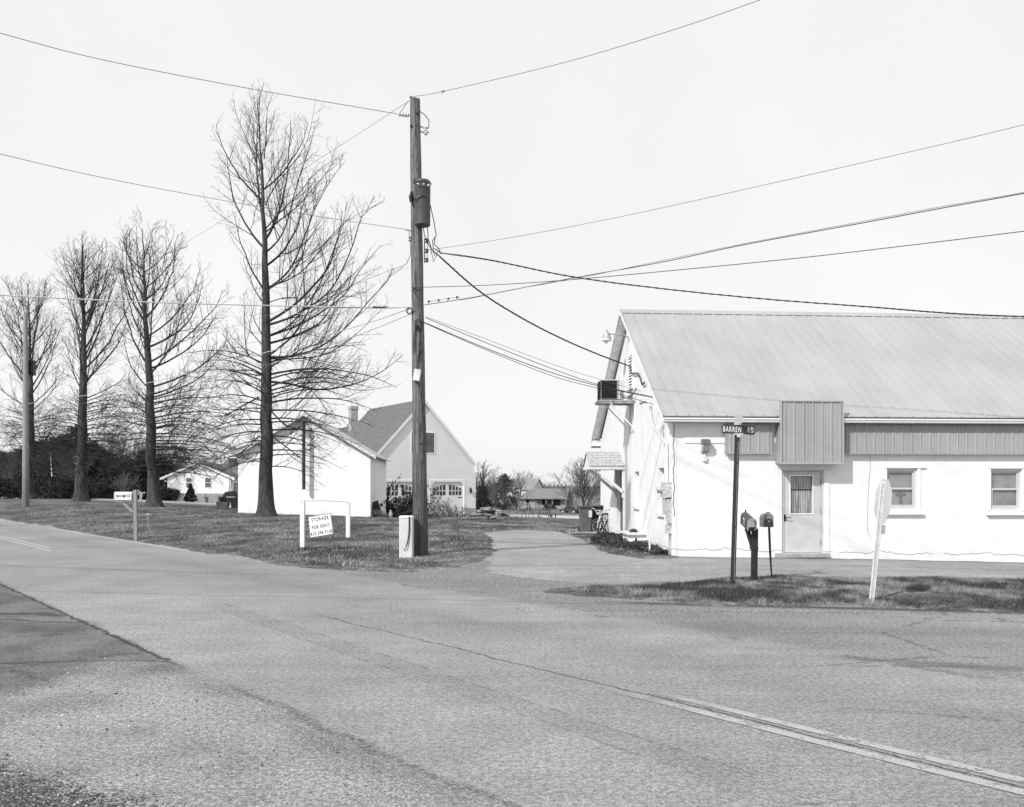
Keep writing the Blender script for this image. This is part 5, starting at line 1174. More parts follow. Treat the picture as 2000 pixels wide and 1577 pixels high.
m = MB(); m, prof = mailbox(m, .44, .165, .245); m.xf(T); bx = m.build('box', M('grey mailbox', .16, .2, 8, .5), m2)
m = MB(); m.extr([(x * .80, -.003, z * .62) for x, z in prof], (0, -.012, 0)); m.xf(T); dd = m.build('door', M('dark mailbox door', .028, .2, 8), bx)
m = MB(); m.blob((0, -.018, .10), (.012, .006, .012)); m.xf(T); m.build('knob', GALV, dd)
m = MB(); m.box(-.03, .03, .02, .08, .246, .262); m.xf(T); m.build('top_tab', BLACK, bx)
m = MB(); m.box(.0835, .088, .05, .09, .05, .2); m.xf(T); m.build('flag', BLACK, bx)
gq = flat(264, 1057); base = Vector((gq[0], gq[1], gz(*gq))); k = gq[1] / F
m3 = thing('mailbox', 'white mailbox numbered 1115 on a wooden post with a slanting brace', 'mailbox', base, 0, 'roadside mailboxes')
WOODP = M('weathered post wood', .24, .25, 9, .85, stretch=(6, 6, .6)); q = lambda px, py, dy=0: P(px, py, gq[1] + dy) - base
m = MB(); m.beam((.03, 0, -.2), (.0, 0, (1057 - 957) * k), .10, .10, (0, 1, 0)); m.build('post', WOODP, m3)
m = MB(); m.beam(q(229, 979), q(262, 979), .14, .05); m.build('shelf', WOODP, m3)
m = MB(); m.beam(q(241, 981), q(260, 1000), .08, .09, (0, 1, 0)); m.build('brace', WOODP, m3)
m = MB(); m, prof = mailbox(m, 32 * k, .20, 16 * k); m.xf(Matrix.Translation(q(259, 977)) @ Matrix.Rotation(math.radians(90), 4, 'Z')); bx = m.build('box', M('white mailbox', .66, .06, 6, .5), m3)
m = MB(); m.extr([(x * 1.06, 0, z * 1.02) for x, z in prof], (0, -.02, 0)); m.xf(Matrix.Translation(q(259 - 32, 977)) @ Matrix.Rotation(math.radians(-90), 4, 'Z')); m.build('door', M('white mailbox', .66), bx)
m = text_mb('1115', .11, .004, 1, .003, 1.1, (.16, .085)); m.xf(Matrix.Translation(q(248.5, 968.7, -.104))); m.build('number', BLACK, bx)
m = MB(); m.box(-.09, .09, 0, .004, -.014, .014); m.extr([(-.16, 0, .0), (-.12, 0, .04), (-.08, 0, 0), (-.12, 0, -.04)], (0, .004, 0)); m.box(.06, .10, .0, .005, -.045, .03); m.xf(Matrix.Translation(q(236.5, 969, -.107))); m.build('emblem', DARKM, bx)
# little stake in the bank
gq2 = P(293, 1025, 30.5)
o = thing('marker_stake', 'short pale marker stake in the grass bank behind the white mailbox', 'stake', (gq2.x, gq2.y, gz(gq2.x, gq2.y)), 0)
m = MB(); m.tube([(0, 0, -.1), (-.09, 0, .6)], .024, 6); m.build('stake', WOODP, o); m = MB(); m.tube([(-.14, 0, .585), (-.04, 0, .615)], .02, 6); m.build('cap', M('pale stake cap', .5), o)

# ------------------------------------------------------------------ empty white sign frame and the leaning STORAGE sign
p0 = P(591, 1077, 21); p1 = P(680, 1057, 23.5)
fr_ = thing('sign_frame', 'two white square posts joined by a thin rod, open frame without a sign', 'sign frame', (p0.x, p0.y, gz(p0.x, p0.y)), 0)
o = Vector(fr_.location); PW = M('white post paint', .76, .06, 7, .6, bump=.1)
t0 = P(591, 979, 21) - o; t1 = P(680, 981, 23.5) - o; b1 = P(680, 1057, 23.5) - o; b1.z = gz(p1.x, p1.y) - o.z
for b, t in ((Vector((0, 0, 0)), t0), (b1, t1)):
    m = MB(); m.cbox(b.x - .053, b.x + .053, b.y - .053, b.y + .053, b.z + .10, t.z, .006); ps = m.build('post', PW, fr_); m = MB(); m.box(b.x - .045, b.x + .045, b.y - .045, b.y + .045, b.z - .2, b.z + .10); m.build('post_foot', M('soiled post foot', .12, .3), ps)
d = (t1 - t0).normalized(); m = MB(); m.tube([t0 - d * .12 + Vector((0, -.0, .0)), lerp(t0, t1, .5) + Vector((0, 0, .02)), t1 + d * .1], .008, 6); m.build('rod', GALV, fr_)
Ys = 20.75
so = P(630, 1072, Ys); sg = thing('storage_sign', 'small leaning STORAGE FOR RENT sign held in a wire stand', 'sign', (so.x, so.y, gz(so.x, so.y)), 0)
o = Vector(sg.location); k = Ys / F
A = [P(603, 1011, Ys) , P(645, 1004, Ys + .12), P(649, 1042, Ys - .25), P(607, 1050, Ys - .35)]
A = [a - o for a in A]; A[2] = A[1] - A[0] + A[3]
ux = (A[1] - A[0]); uz = (A[0] - A[3]); nn = ux.cross(uz).normalized()
if nn.y > 0: nn = -nn
m = MB(); m.extr([A[3], A[2], A[1], A[0]], -nn * .006); SIGNW = M('sign board white', .60, .08, 9, .5); bo = m.build('board', SIGNW, sg)
def on_board(mb, cx_, cz_):
    X = ux.normalized(); Z = (uz - X * uz.dot(X)).normalized(); Yv = -nn
    c = A[3] + ux * cx_ + uz * cz_ + nn * .003
    return mb.xf(Matrix(((X.x, Yv.x, Z.x, c.x), (X.y, Yv.y, Z.y, c.y), (X.z, Yv.z, Z.z, c.z), (0, 0, 0, 1))))
for t, sz, cz_, sx_ in (('STORAGE', .40, .84, .105), ('FOR RENT', .41, .46, .105), ('410 398 9150', .50, .14, .105)):
    on_board(text_mb(t, .12, .003, 1, .0028, 1.3, (sz, sx_)), .5, cz_).build('lettering', BLACK, bo)
m = MB(); lf = P(612, 1075, Ys + .05) - o; rt_ = P(654, 1064, Ys + .15) - o
m.tube([A[0] + Vector((0, .012, .0)), A[3] + Vector((-.01, .012, 0)), lf + Vector((0, 0, -.1))], .010, 6); m.tube([A[1] + Vector((0, .012, 0)), A[2] + Vector((0.01, .012, 0)), rt_ + Vector((0, 0, -.1))], .010, 6)
m.tube([lerp(A[3], lf, .75), lerp(A[2], rt_, .75)], .008, 6); m.tube([A[0] + Vector((-.05, .012, .01)), A[1] + Vector((.04, .012, .01))], .012, 6)
m.build('stand', M('stand wire', .30, .1, 8, .4), sg)
# ------------------------------------------------------------------ trees
def bark_mat(name, lo, hi):
    n = NT(name); a = n.noise(2.2, 4, .65, n.scaled(3, 3, .55)); b = n.noise(12, 3, .7, n.scaled(1.6, 1.6, .35))
    g = n.mix(n.ramp(a, .3, .7), lo, hi); g = n.math('MULTIPLY', g, n.ramp(b, .3, .7, .62, 1.3)); n.bump(b, .6, .04); return n.done(g, .95, 0, .1)
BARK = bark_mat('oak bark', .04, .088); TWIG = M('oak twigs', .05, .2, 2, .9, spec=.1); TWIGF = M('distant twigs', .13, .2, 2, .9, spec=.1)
class Tubes:
    """many thin tapered tubes gathered as arrays"""
    def __init__(s): s.V = []; s.F = []; s.n = 0
    def tube(s, pts, r0, r1, k):
        P_ = np.asarray(pts, float); m = len(P_); d = np.gradient(P_, axis=0); d /= np.linalg.norm(d, axis=1, keepdims=True) + 1e-9
        ref = np.array([.31, .42, .85]) if abs(d[0, 2]) < .9 else np.array([1., .1, 0])
        a = np.cross(d, ref); a /= np.linalg.norm(a, axis=1, keepdims=True) + 1e-9; b = np.cross(d, a)
        r = np.linspace(r0, r1, m) if not hasattr(r0, '__len__') else np.asarray(r0)
        t = np.arange(k) * 2 * np.pi / k
        v = P_[:, None] + (a[:, None] * np.cos(t)[None, :, None] + b[:, None] * np.sin(t)[None, :, None]) * r[:, None, None]
        i = np.arange(m - 1)[:, None] * k; j = np.arange(k)[None]; q = (j + 1) % k
        f = np.stack([i + j, i + q, i + k + q, i + k + j], -1).reshape(-1, 4) + s.n
        s.V.append(v.reshape(-1, 3)); s.F.append(f); s.n += m * k
    def build(s, name, mat, parent=None, smooth=True):
        return link_mesh(name, fast_mesh(name, np.concatenate(s.V), np.concatenate(s.F)), mat, parent, smooth)
def unit(v): return v / (np.linalg.norm(v) + 1e-9)
def perp(rng, d):
    v = rng.normal(size=3); v -= d * v.dot(d); return unit(v)
def curve(rng, p, d, L_, n, bend, wig):
    out = [np.array(p, float)]; d = unit(np.array(d, float)); st = L_ / (n - 1)
    for i in range(n - 1):
        d = unit(d + bend * st + rng.normal(size=3) * wig * st ** .5); out.append(out[-1] + d * st)
    return np.array(out)
def grow(T, rng, pts, r, lvl, cfg, ub=0.0):
    """side shoots along a limb"""
    seg = np.linalg.norm(np.diff(pts, axis=0), axis=1); L_ = seg.sum(); 
    step = cfg['step'][lvl]; n = max(1, int(L_ / step)); up = np.array([0, 0, 1.0])
    for i in range(n):
        t = lerp(cfg['from'][lvl], 1.0, (i + rng.random()) / n); k = min(t * (len(pts) - 1), len(pts) - 1.001); j = int(k)
        p = lerp(pts[j], pts[j + 1], k - j); d = unit(pts[j + 1] - pts[j])
        l2 = (L_ * (1 - t) * cfg['rel'][lvl] + cfg['min'][lvl]) * rng.uniform(.65, 1.25)
        ang = math.radians(rng.uniform(30, 58)); d2 = unit(d * math.cos(ang) + perp(rng, d) * math.sin(ang) + up * (cfg['up'][lvl] + ub))
        rr = min(r * (1 - .65 * t) * .62, cfg['rad'][lvl] * (l2 / 1.0) ** .5)
        npt = 5 if lvl == 0 else 4 if lvl == 1 else 3
        q = curve(rng, p, d2, l2, npt, up * cfg['bend'][lvl], cfg['wig'])
        T.tube(q, max(rr, cfg['rmin']), max(rr * .35, cfg['rmin'] * .7), 4 if lvl == 0 else 3)
        if lvl + 1 < len(cfg['step']): grow(T, rng, q, rr, lvl + 1, cfg, ub)
OAK = dict(step=[.50, .22, .20], rel=[.46, .40, .3], min=[.45, .20, .13], up=[.05, .06, .05], bend=[.28, .15, .1], rad=[.013, .0070, .0052], rmin=.0042, wig=.13, **{'from': [.12, .12, .2]})
def env(tab, t): return float(np.interp(t, [a for a, b in tab], [b for a, b in tab]))
def pin_oak(label, px, py, Y, topy, r0, RL, RR, nl, seed, cfg, lean=0.0, extra=(), low=.52, steep=.34, prune=.7, group='bare oaks in a row'):
    rng = np.random.default_rng(seed); b = P(px, py, Y); b.z = gz(b.x, b.y) if True else b.z
    H_ = P(px, topy, Y).z - b.z
    rt = thing('bare_oak', label, 'tree', b, 0, group)
    T = Tubes(); zs = np.concatenate([[-.3, 0, .15, .35, .7, 1.2], np.linspace(2, H_ * .96, 22)])
    wx = np.cumsum(rng.normal(size=len(zs)) * .035) * (zs > 2); wy = np.cumsum(rng.normal(size=len(zs)) * .035) * (zs > 2)
    tp = np.stack([lean * zs / H_ + wx, wy, zs], 1)
    rad = r0 * np.interp(zs / H_, [0, .3, .5, .65, .85, 1], [1, .74, .55, .34, .12, .03]); rad[:6] = r0 * np.array([2.0, 1.75, 1.5, 1.26, 1.1, 1.02]); rad = np.maximum(rad, .010)
    T.tube(tp, rad, None, 18)
    # root flare ribs
    trunk = T.build('trunk', BARK, rt); C = Tubes()
    at = lambda z: np.array([np.interp(z, zs, tp[:, 0]), np.interp(z, zs, tp[:, 1]), z]); ra = lambda z: float(np.interp(z, zs, rad))
    nlow = int(nl * low)
    for i in range(nl):
        lowr = i < nlow
        t0 = lerp(.115, .37, ((i + rng.random()) / nlow) ** .9) if lowr else lerp(.36, .88, ((i - nlow + rng.random()) / (nl - nlow)) ** 1.15)
        az = i * 2.39996 + rng.uniform(-.5, .5); az -= .30 * math.sin(2 * az); ca, sa = math.cos(az), math.sin(az); side = (1 + ca) / 2
        if lowr: dt = float(np.interp(t0, [.11, .2, .3, .38], [-.03, -.045, -.015, .05])) + rng.uniform(-.02, .03)
        else: dt = float(np.interp(t0, [.36, .45, .55, .65, .75, .88], [.12, .27, .34, .31, .24, .12])) * rng.uniform(.65, 1.1)
        t1 = min(t0 + dt, rng.uniform(.95, 1.0)); R = lerp(env(RL, t1), env(RR, t1), side) * rng.uniform(.68, 1.05)
        if not lowr and side < .35 and t0 < .6 and rng.random() < prune: R *= .55; t1 = t0 + (t1 - t0) * .5
        S = at(t0 * H_); E = np.array([ca * R + lean * t1, sa * R, t1 * H_]); hz = np.array([ca, sa, 0.0])
        if lowr: C1 = S + hz * R * .5 + np.array([0, 0, (.012 + .03 * (t0 > .26)) * H_])
        else: C1 = S + hz * R * lerp(.75, .95, rng.random()) + np.array([0, 0, steep * (E[2] - S[2])])
        tt = np.linspace(0, 1, 12)[:, None]; q = (1 - tt) ** 2 * S + 2 * tt * (1 - tt) * C1 + tt ** 2 * E
        Ln = np.linalg.norm(E - S); w = np.cumsum(rng.normal(size=(12, 3)), 0) * .012 * Ln; w -= w[:1]; w[:, 2] *= .6; q = q + w * tt
        r = min(ra(t0 * H_) * (.42 if lowr else .62), (.010 + .007 * Ln) if lowr else (.012 + .0088 * Ln)); C.tube(q, r * np.linspace(1, .2, 12), None, 6); grow(C, rng, q, r, 0, cfg, -.02 if lowr else .12)
    for (pts, r) in extra:
        r *= .72                                       # limbs followed from the tree itself
        q = np.array([[(a - px) / F * Y, 0.0, (py - b_) / F * Y] for a, b_ in pts]); dep = rng.uniform(-1, 1) * .35
        q[:, 1] = np.linspace(0, 1, len(q)) * dep * np.linalg.norm(q[-1] - q[0]); qq = np.array([tuple(v) for v in spline([tuple(v) for v in q], 16)])
        C.tube(qq, r * np.linspace(1, .2, len(qq)), None, 6); grow(C, rng, qq, r, 0, cfg, .10 if q[-1][2] > q[0][2] + 1.5 else 0)
    for i in range(9):                                           # short whips at the leader
        z = rng.uniform(.80, .99) * H_; d = np.array([rng.normal() * .45, rng.normal() * .45, 1.0]); q = curve(rng, at(z), d, min(H_ * 1.01 - z + .3, 2.2) * rng.uniform(.5, 1), 5, np.array([0, 0, .2]), .1)
        C.tube(q, .012, .005, 3); grow(C, rng, q, .012, 1, cfg)
    for i in range(60):                                           # spur twigs on the trunk
        z = rng.uniform(.16, .6) * H_; d = np.array([rng.normal(), rng.normal(), rng.uniform(-.4, .3)]); q = curve(rng, at(z), d, rng.uniform(.4, 1.1), 4, np.array([0, 0, -.1]), .25); C.tube(q, .009, .005, 3)
    C.build('crown', TWIG, rt); return rt
RL1 = [(.08, 2.6), (.15, 3.1), (.25, 3.2), (.37, 2.8), (.49, 1.9), (.6, 1.35), (.73, 1.35), (.85, 1.75), (.95, 1.6), (1, .5)]
RR1 = [(.08, 3.6), (.15, 4.2), (.25, 4.9), (.37, 5.6), (.49, 5.9), (.6, 5.2), (.73, 4.7), (.85, 3.2), (.95, 2.0), (1, .6)]
EX1 = [([(522, 697), (560, 696), (600, 688), (650, 660), (690, 622), (720, 585), (757, 545), (765, 520)], .075), ([(525, 745), (560, 747), (610, 757), (660, 750), (700, 736), (740, 712), (775, 680)], .07),
       ([(527, 633), (560, 622), (600, 600), (640, 570), (665, 530), (690, 470), (705, 420), (735, 395)], .075), ([(527, 655), (575, 636), (620, 610), (670, 570), (700, 520), (740, 470)], .07),
       ([(523, 563), (556, 535), (575, 500), (597, 440), (612, 395), (640, 340), (668, 300)], .06), ([(523, 565), (570, 540), (600, 500), (620, 430), (655, 370)], .05),
       ([(520, 492), (540, 465), (552, 430), (560, 385), (570, 330), (590, 260), (596, 210)], .055), ([(520, 452), (545, 425), (575, 395), (600, 360), (640, 300), (625, 260)], .045),
       ([(512, 360), (500, 320), (475, 260), (455, 215), (447, 180)], .04), ([(514, 330), (505, 290), (497, 230), (495, 160)], .04), ([(516, 310), (520, 260), (523, 210), (535, 180)], .035), ([(516, 370), (535, 335), (555, 290), (560, 240)], .03),
       ([(507, 707), (485, 692), (478, 660), (477, 620), (474, 570)], .045), ([(511, 672), (488, 640), (496, 600), (500, 560)], .03), ([(508, 733), (475, 728), (447, 720)], .04), ([(524, 590), (560, 583), (604, 584), (650, 560)], .035),
       ([(524, 770), (560, 760), (590, 748), (640, 700), (660, 655)], .04), ([(506, 775), (470, 795), (440, 812), (400, 812)], .05), ([(508, 850), (470, 885), (430, 895), (385, 895)], .04), ([(527, 800), (560, 830), (600, 840), (680, 870)], .05), ([(530, 850), (570, 880), (600, 900), (640, 905)], .045),
       ([(524, 655), (560, 640), (590, 610), (625, 560), (650, 500), (672, 445), (680, 400)], .06), ([(523, 560), (565, 545), (600, 520), (640, 470), (680, 430), (745, 395)], .045), ([(520, 445), (548, 420), (590, 385), (630, 345), (680, 320)], .04),
       ([(518, 400), (540, 370), (575, 335), (610, 290), (630, 215)], .035), ([(525, 700), (580, 700), (640, 690), (700, 650), (760, 590)], .05), ([(515, 385), (490, 350), (460, 300), (445, 290)], .025), ([(512, 360), (480, 352), (440, 335), (425, 315)], .025)]
pin_oak('tallest bare oak with a straight trunk, in front of the white shed', 520, 1010, 36.75, 178, .30, RL1, RR1, 58, 11, OAK, -.25, EX1, low=.76, prune=.95)
FAR_ = dict(OAK, step=[.48, .26, .28], rmin=.0068, min=[.5, .28, .2])
RL2 = [(.08, 2.4), (.2, 2.8), (.3, 2.3), (.45, 1.3), (.6, 1.3), (.75, 1.6), (.88, 1.8), (1, 1.1)]
RR2 = [(.08, 4.0), (.15, 5.0), (.3, 5.2), (.5, 5.0), (.65, 4.6), (.78, 3.9), (.88, 3.0), (1, 1.3)]
pin_oak('second bare oak from the right of the row, left of the low white house', 301, 990, 47.8, 428, .33, RL2, RR2, 88, 5, FAR_, -.3, low=.68)
RL3 = [(.08, 3.0), (.2, 3.6), (.3, 2.6), (.45, 1.4), (.7, 1.6), (.85, 1.6), (1, 1.0)]
RR3 = [(.08, 3.6), (.2, 4.5), (.35, 4.4), (.55, 4.2), (.7, 3.8), (.85, 2.8), (1, 1.2)]
pin_oak('third bare oak of the row, above the dark evergreens with a ring on its trunk', 158, 980, 59.4, 458, .40, RL3, RR3, 96, 23, FAR_, .3, low=.64, steep=.5)
RL4 = [(.08, 3.4), (.2, 3.6), (.35, 2.6), (.6, 2.8), (.8, 2.8), (1, 1.6)]; RR4 = [(.08, 3.6), (.2, 3.8), (.4, 3.2), (.6, 3.2), (.8, 3.0), (1, 1.8)]
pin_oak('bare oak behind the pale left pole, fourth of the row', 56, 975, 72.9, 540, .36, RL4, RR4, 108, 31, FAR_, .1, low=.72, steep=.55, prune=.1)
pin_oak('leftmost bare oak, its branches only entering at the frame edge', -75, 972, 88, 560, .36, RL4, [(a, b * 1.25) for a, b in RR4], 60, 37, FAR_, 0, steep=.5)

def bush_tree(label, px, py, Y, h, spread, seed, mat=TWIGF, nl=16, group=None, name='bare_tree', low=.12, rm=.012, sub=.6):
    """small vase shaped leafless tree"""
    rng = np.random.default_rng(seed); b = P(px, py, Y); b.z = gz(b.x, b.y); rt = thing(name, label, 'tree', b, 0, group)
    T = Tubes(); tr = curve(rng, (0, 0, -.2), (0, 0, 1), h * .55, 8, np.zeros(3), .05); r0 = .018 * h + .02; T.tube(tr, r0, r0 * .35, 8); T.build('trunk', TWIGF if mat is TWIGF else mat, rt); C = Tubes()
    cfg = dict(step=[sub, sub * .8], rel=[.4, .4], min=[.1 * h, .05 * h], up=[.2, .2], bend=[.1, .1], rad=[.014, .01], rmin=rm, wig=.16, **{'from': [.2, .2]})
    for i in range(nl):
        t = lerp(low, 1.0, (i + rng.random()) / nl); p = tr[0] + (tr[-1] - tr[0]) * t; az = i * 2.4 + rng.uniform(-.4, .4); e = math.radians(lerp(38, 80, t) + rng.uniform(-8, 8)); Ln = (h * 1.0 - p[2]) * rng.uniform(.75, 1.0)
        d = np.array([math.cos(az) * math.cos(e) * spread, math.sin(az) * math.cos(e) * spread, math.sin(e)]); q = curve(rng, p, d, Ln, 7, np.array([0, 0, .06]), .10); r = .010 * h * .5 + .01; C.tube(q, r, r * .25, 4); grow(C, rng, q, r, 0, cfg)
    C.build('crown', mat, rt); return rt
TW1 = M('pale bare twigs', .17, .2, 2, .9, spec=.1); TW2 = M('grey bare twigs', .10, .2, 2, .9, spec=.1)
# right hand background
bush_tree('bushy leafless tree at the right corner of the garage', 940, 1005, 72, 4.6, 1.0, 3, TW2, 20, rm=.010, sub=.30)
bush_tree('spreading leafless tree behind the bins beside the white gable', 1140, 1003, 75, 5.4, 1.2, 4, TW2, 24, rm=.009, sub=.26)
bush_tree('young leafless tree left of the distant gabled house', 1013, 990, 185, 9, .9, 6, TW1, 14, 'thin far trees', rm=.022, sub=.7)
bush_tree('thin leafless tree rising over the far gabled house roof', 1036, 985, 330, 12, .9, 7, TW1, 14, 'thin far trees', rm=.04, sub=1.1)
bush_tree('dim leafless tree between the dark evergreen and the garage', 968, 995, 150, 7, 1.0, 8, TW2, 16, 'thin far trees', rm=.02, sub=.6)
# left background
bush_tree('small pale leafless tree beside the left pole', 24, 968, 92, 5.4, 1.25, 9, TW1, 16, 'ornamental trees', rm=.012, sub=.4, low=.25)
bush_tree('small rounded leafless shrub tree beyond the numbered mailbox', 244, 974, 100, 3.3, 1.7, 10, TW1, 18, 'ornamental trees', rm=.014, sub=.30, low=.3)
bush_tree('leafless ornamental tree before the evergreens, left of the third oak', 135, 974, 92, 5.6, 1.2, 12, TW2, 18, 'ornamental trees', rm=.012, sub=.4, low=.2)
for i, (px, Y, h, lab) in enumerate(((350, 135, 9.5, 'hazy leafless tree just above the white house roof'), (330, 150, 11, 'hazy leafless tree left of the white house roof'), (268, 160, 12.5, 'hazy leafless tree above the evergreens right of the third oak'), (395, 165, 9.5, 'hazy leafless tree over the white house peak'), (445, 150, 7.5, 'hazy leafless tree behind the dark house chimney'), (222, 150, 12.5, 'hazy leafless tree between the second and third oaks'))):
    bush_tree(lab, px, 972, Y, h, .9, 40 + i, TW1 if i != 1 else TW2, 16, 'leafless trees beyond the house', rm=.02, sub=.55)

# ------------------------------------------------------------------ foliage
def leaf_cloud(rng, n, centers, rad, size, shape=1.0, flat_=.6):
    """n leaf quads scattered in clumps"""
    c = centers[rng.integers(0, len(centers), n)]; d = rng.normal(size=(n, 3)); d /= np.linalg.norm(d, axis=1, keepdims=True); p = c + d * (rad * rng.random((n, 1)) ** .45)
    a = rng.normal(size=(n, 3)); a /= np.linalg.norm(a, axis=1, keepdims=True); b = np.cross(a, rng.normal(size=(n, 3))); b /= np.linalg.norm(b, axis=1, keepdims=True) + 1e-9
    s = size * rng.uniform(.6, 1.4, (n, 1)); V = np.stack([p - a * s, p - b * s * .42, p + a * s, p + b * s * .42], 1).reshape(-1, 3); return V
def leaves_obj(name, V, mat, parent):
    Fc = np.arange(len(V)).reshape(-1, 4); return link_mesh(name, fast_mesh(name, V, Fc), mat, parent)
def leaf_mat(name, lo, hi):
    n = NT(name); r = n.rnd(); g = n.mix(n.ramp(r, 0, 1), lo, hi); g = n.math('MULTIPLY', g, n.ramp(n.noise(1.3, 2), .3, .7, .7, 1.25)); return n.done(g, .8, 0, .25)
EVG = leaf_mat('evergreen needles', .010, .032); EVG2 = leaf_mat('grey evergreen needles', .03, .07); EVG3 = leaf_mat('dull evergreen needles', .016, .055); IVY = leaf_mat('ivy leaves', .02, .09); SHR = leaf_mat('shrub leaves', .015, .06); SHR2 = leaf_mat('pale shrub leaves', .09, .30)
def evergreen(label, px, py, Y, h, w, seed, kind='pine', mat=None, group=None, name='evergreen_tree', n=5200, cat='tree', size=.16):
    rng = np.random.default_rng(seed); b = P(px, py, Y); b.z = gz(b.x, b.y); rt = thing(name, label, cat, b, 0, group)
    T = Tubes(); T.tube(np.array([[0, 0, -.2], [0.05, 0, h * .45], [0, 0, h * .85]]), .03 * h ** .9 + .03, .03, 8); T.build('trunk', BARK, rt)
    nc = 150; t = rng.random(nc); az = rng.random(nc) * 6.283
    if kind == 'cone': prof = np.clip(1 - t, .03, 1) ** .85 * np.clip(.45 + t * 6, 0, 1)
    elif kind == 'drop': prof = np.clip(1 - t, 0, 1) ** .8 * np.clip(.6 + t * 3, 0, 1)
    elif kind == 'hedge': prof = np.clip((1 - t) * 3.5, 0, 1) ** .5
    else: prof = np.sin(np.clip(.18 + t * .82, 0, 1) * math.pi) ** .6 * (1 - .35 * t)
    rr = prof * w * (.35 + .65 * rng.random(nc) ** .4) * (1 + .18 * rng.normal(size=nc))
    c = np.stack([np.cos(az) * rr, np.sin(az) * rr, h * (.03 + .95 * t)], 1); sp = .12 * w + .10 if kind != 'drop' else .10
    V = leaf_cloud(rng, n, c, sp * 1.5, size); leaves_obj('crown', V, mat or EVG, rt); return rt
for i, (px, Y, h, w, kd, lab) in enumerate(((2, 118, 6.2, 4.2, 'pine', 'dark evergreen at the left frame edge behind the low hedge'), (72, 112, 7.4, 4.4, 'pine', 'dark evergreen between the left pole and the thin white flagpole'), (112, 116, 9.0, 4.6, 'pine', 'dark evergreen right behind the thin white flagpole'), (150, 120, 10.0, 4.6, 'pine', 'dark tall evergreen behind the third oak trunk'),
        (182, 112, 7.4, 4.0, 'cone', 'pointed dark evergreen just right of the third oak trunk'), (212, 118, 6.4, 4.2, 'pine', 'broad dark evergreen above the numbered mailbox'), (246, 122, 6.2, 4.2, 'pine', 'broad dark evergreen behind the small rounded shrub tree'), (282, 116, 6.6, 3.4, 'cone', 'dark conical evergreen left of the second oak trunk'), (312, 124, 6.6, 3.6, 'pine', 'dark evergreen between the second oak and the white house'), (40, 125, 7.4, 4.0, 'pine', 'dark evergreen half hidden by the left pole'))):
    evergreen(lab, px, 975, Y, h, w, 60 + i, kd, EVG if i % 3 else EVG3, 'dark evergreens on the left', n=6500, size=.22)
for i, (px, Y, h, w, lab) in enumerate(((22, 90, 1.9, 2.0, 'low dark spreading shrub left of the pale left pole'), (118, 84, 2.0, 2.2, 'low dark spreading shrub under the thin white flagpole'), (140, 80, 1.7, 1.9, 'low dark shrub nearest the third oak trunk'), (88, 88, 1.9, 2.0, 'low dark shrub right of the pale left pole'), (322, 100, 1.35, 1.5, 'clipped dark hedge at the left corner of the white house'), (185, 105, 2.2, 2.2, 'low dark shrub right behind the third oak'))):
    evergreen(lab, px, 977, Y, h, w, 80 + i, 'hedge', EVG, 'low dark shrubs', 'shrub', n=4200, cat='shrub', size=.12)
evergreen('small dark teardrop shrub against the white house foundation', 372, 983, 99, 2.1, .72, 90, 'drop', EVG, None, 'shrub', 3800, 'shrub', .09)
evergreen('round dark evergreen left of the brick ranch house', 985, 985, 190, 7.4, 3.7, 91, 'pine', EVG2, None, n=5200, size=.22)
evergreen('dark bushy conifer behind the garden chairs', 944, 1000, 80, 2.6, 1.3, 92, 'cone', EVG, None, n=4200, size=.09)
for i, px in enumerate((1002, 1032, 1066, 1081)):
    evergreen(['dark shrub by the left fence of the ranch house', 'pointed shrub left of the ranch porch', 'shrub before the ranch house door', 'shrub beneath the big ranch window'][i], px, 994, 206, [2.6, 1.4, 1.2, 1.2][i], [1.4, .6, .7, .8][i], 94 + i, 'cone', EVG2, 'shrubs at the ranch house', 'shrub', 700, 'shrub', .12)
# far woods
rng = np.random.default_rng(5); T = Tubes(); 
for i in range(900):
    Y = rng.uniform(430, 640); px = rng.uniform(-900, 2600); x = (px - CX) / F * Y; z = gz(x, Y); h = rng.uniform(6, 11) * (1 + .25 * math.sin(px * .02)); 
    for k in range(7):
        d = np.array([rng.normal() * .35, rng.normal() * .2, 1.0]); q = curve(rng, (x + rng.normal() * 2, Y, z + rng.uniform(0, .5) * h), d, h * rng.uniform(.35, .6), 4, np.array([0, 0, .02]), .06); T.tube(q, .16, .05, 3)
    for k in range(5):
        q = curve(rng, (x + rng.normal() * 3, Y, z - 1), np.array([rng.normal() * .3, 0, 1.0]), h * .75, 3, np.zeros(3), .03); T.tube(q, .45, .12, 3)
o = T.build('far_woods', M('far leafless woods', .16, .2, .05, .95, spec=0)); tag(o, 'band of hazy leafless woods along the horizon', 'woods', None, 'stuff')
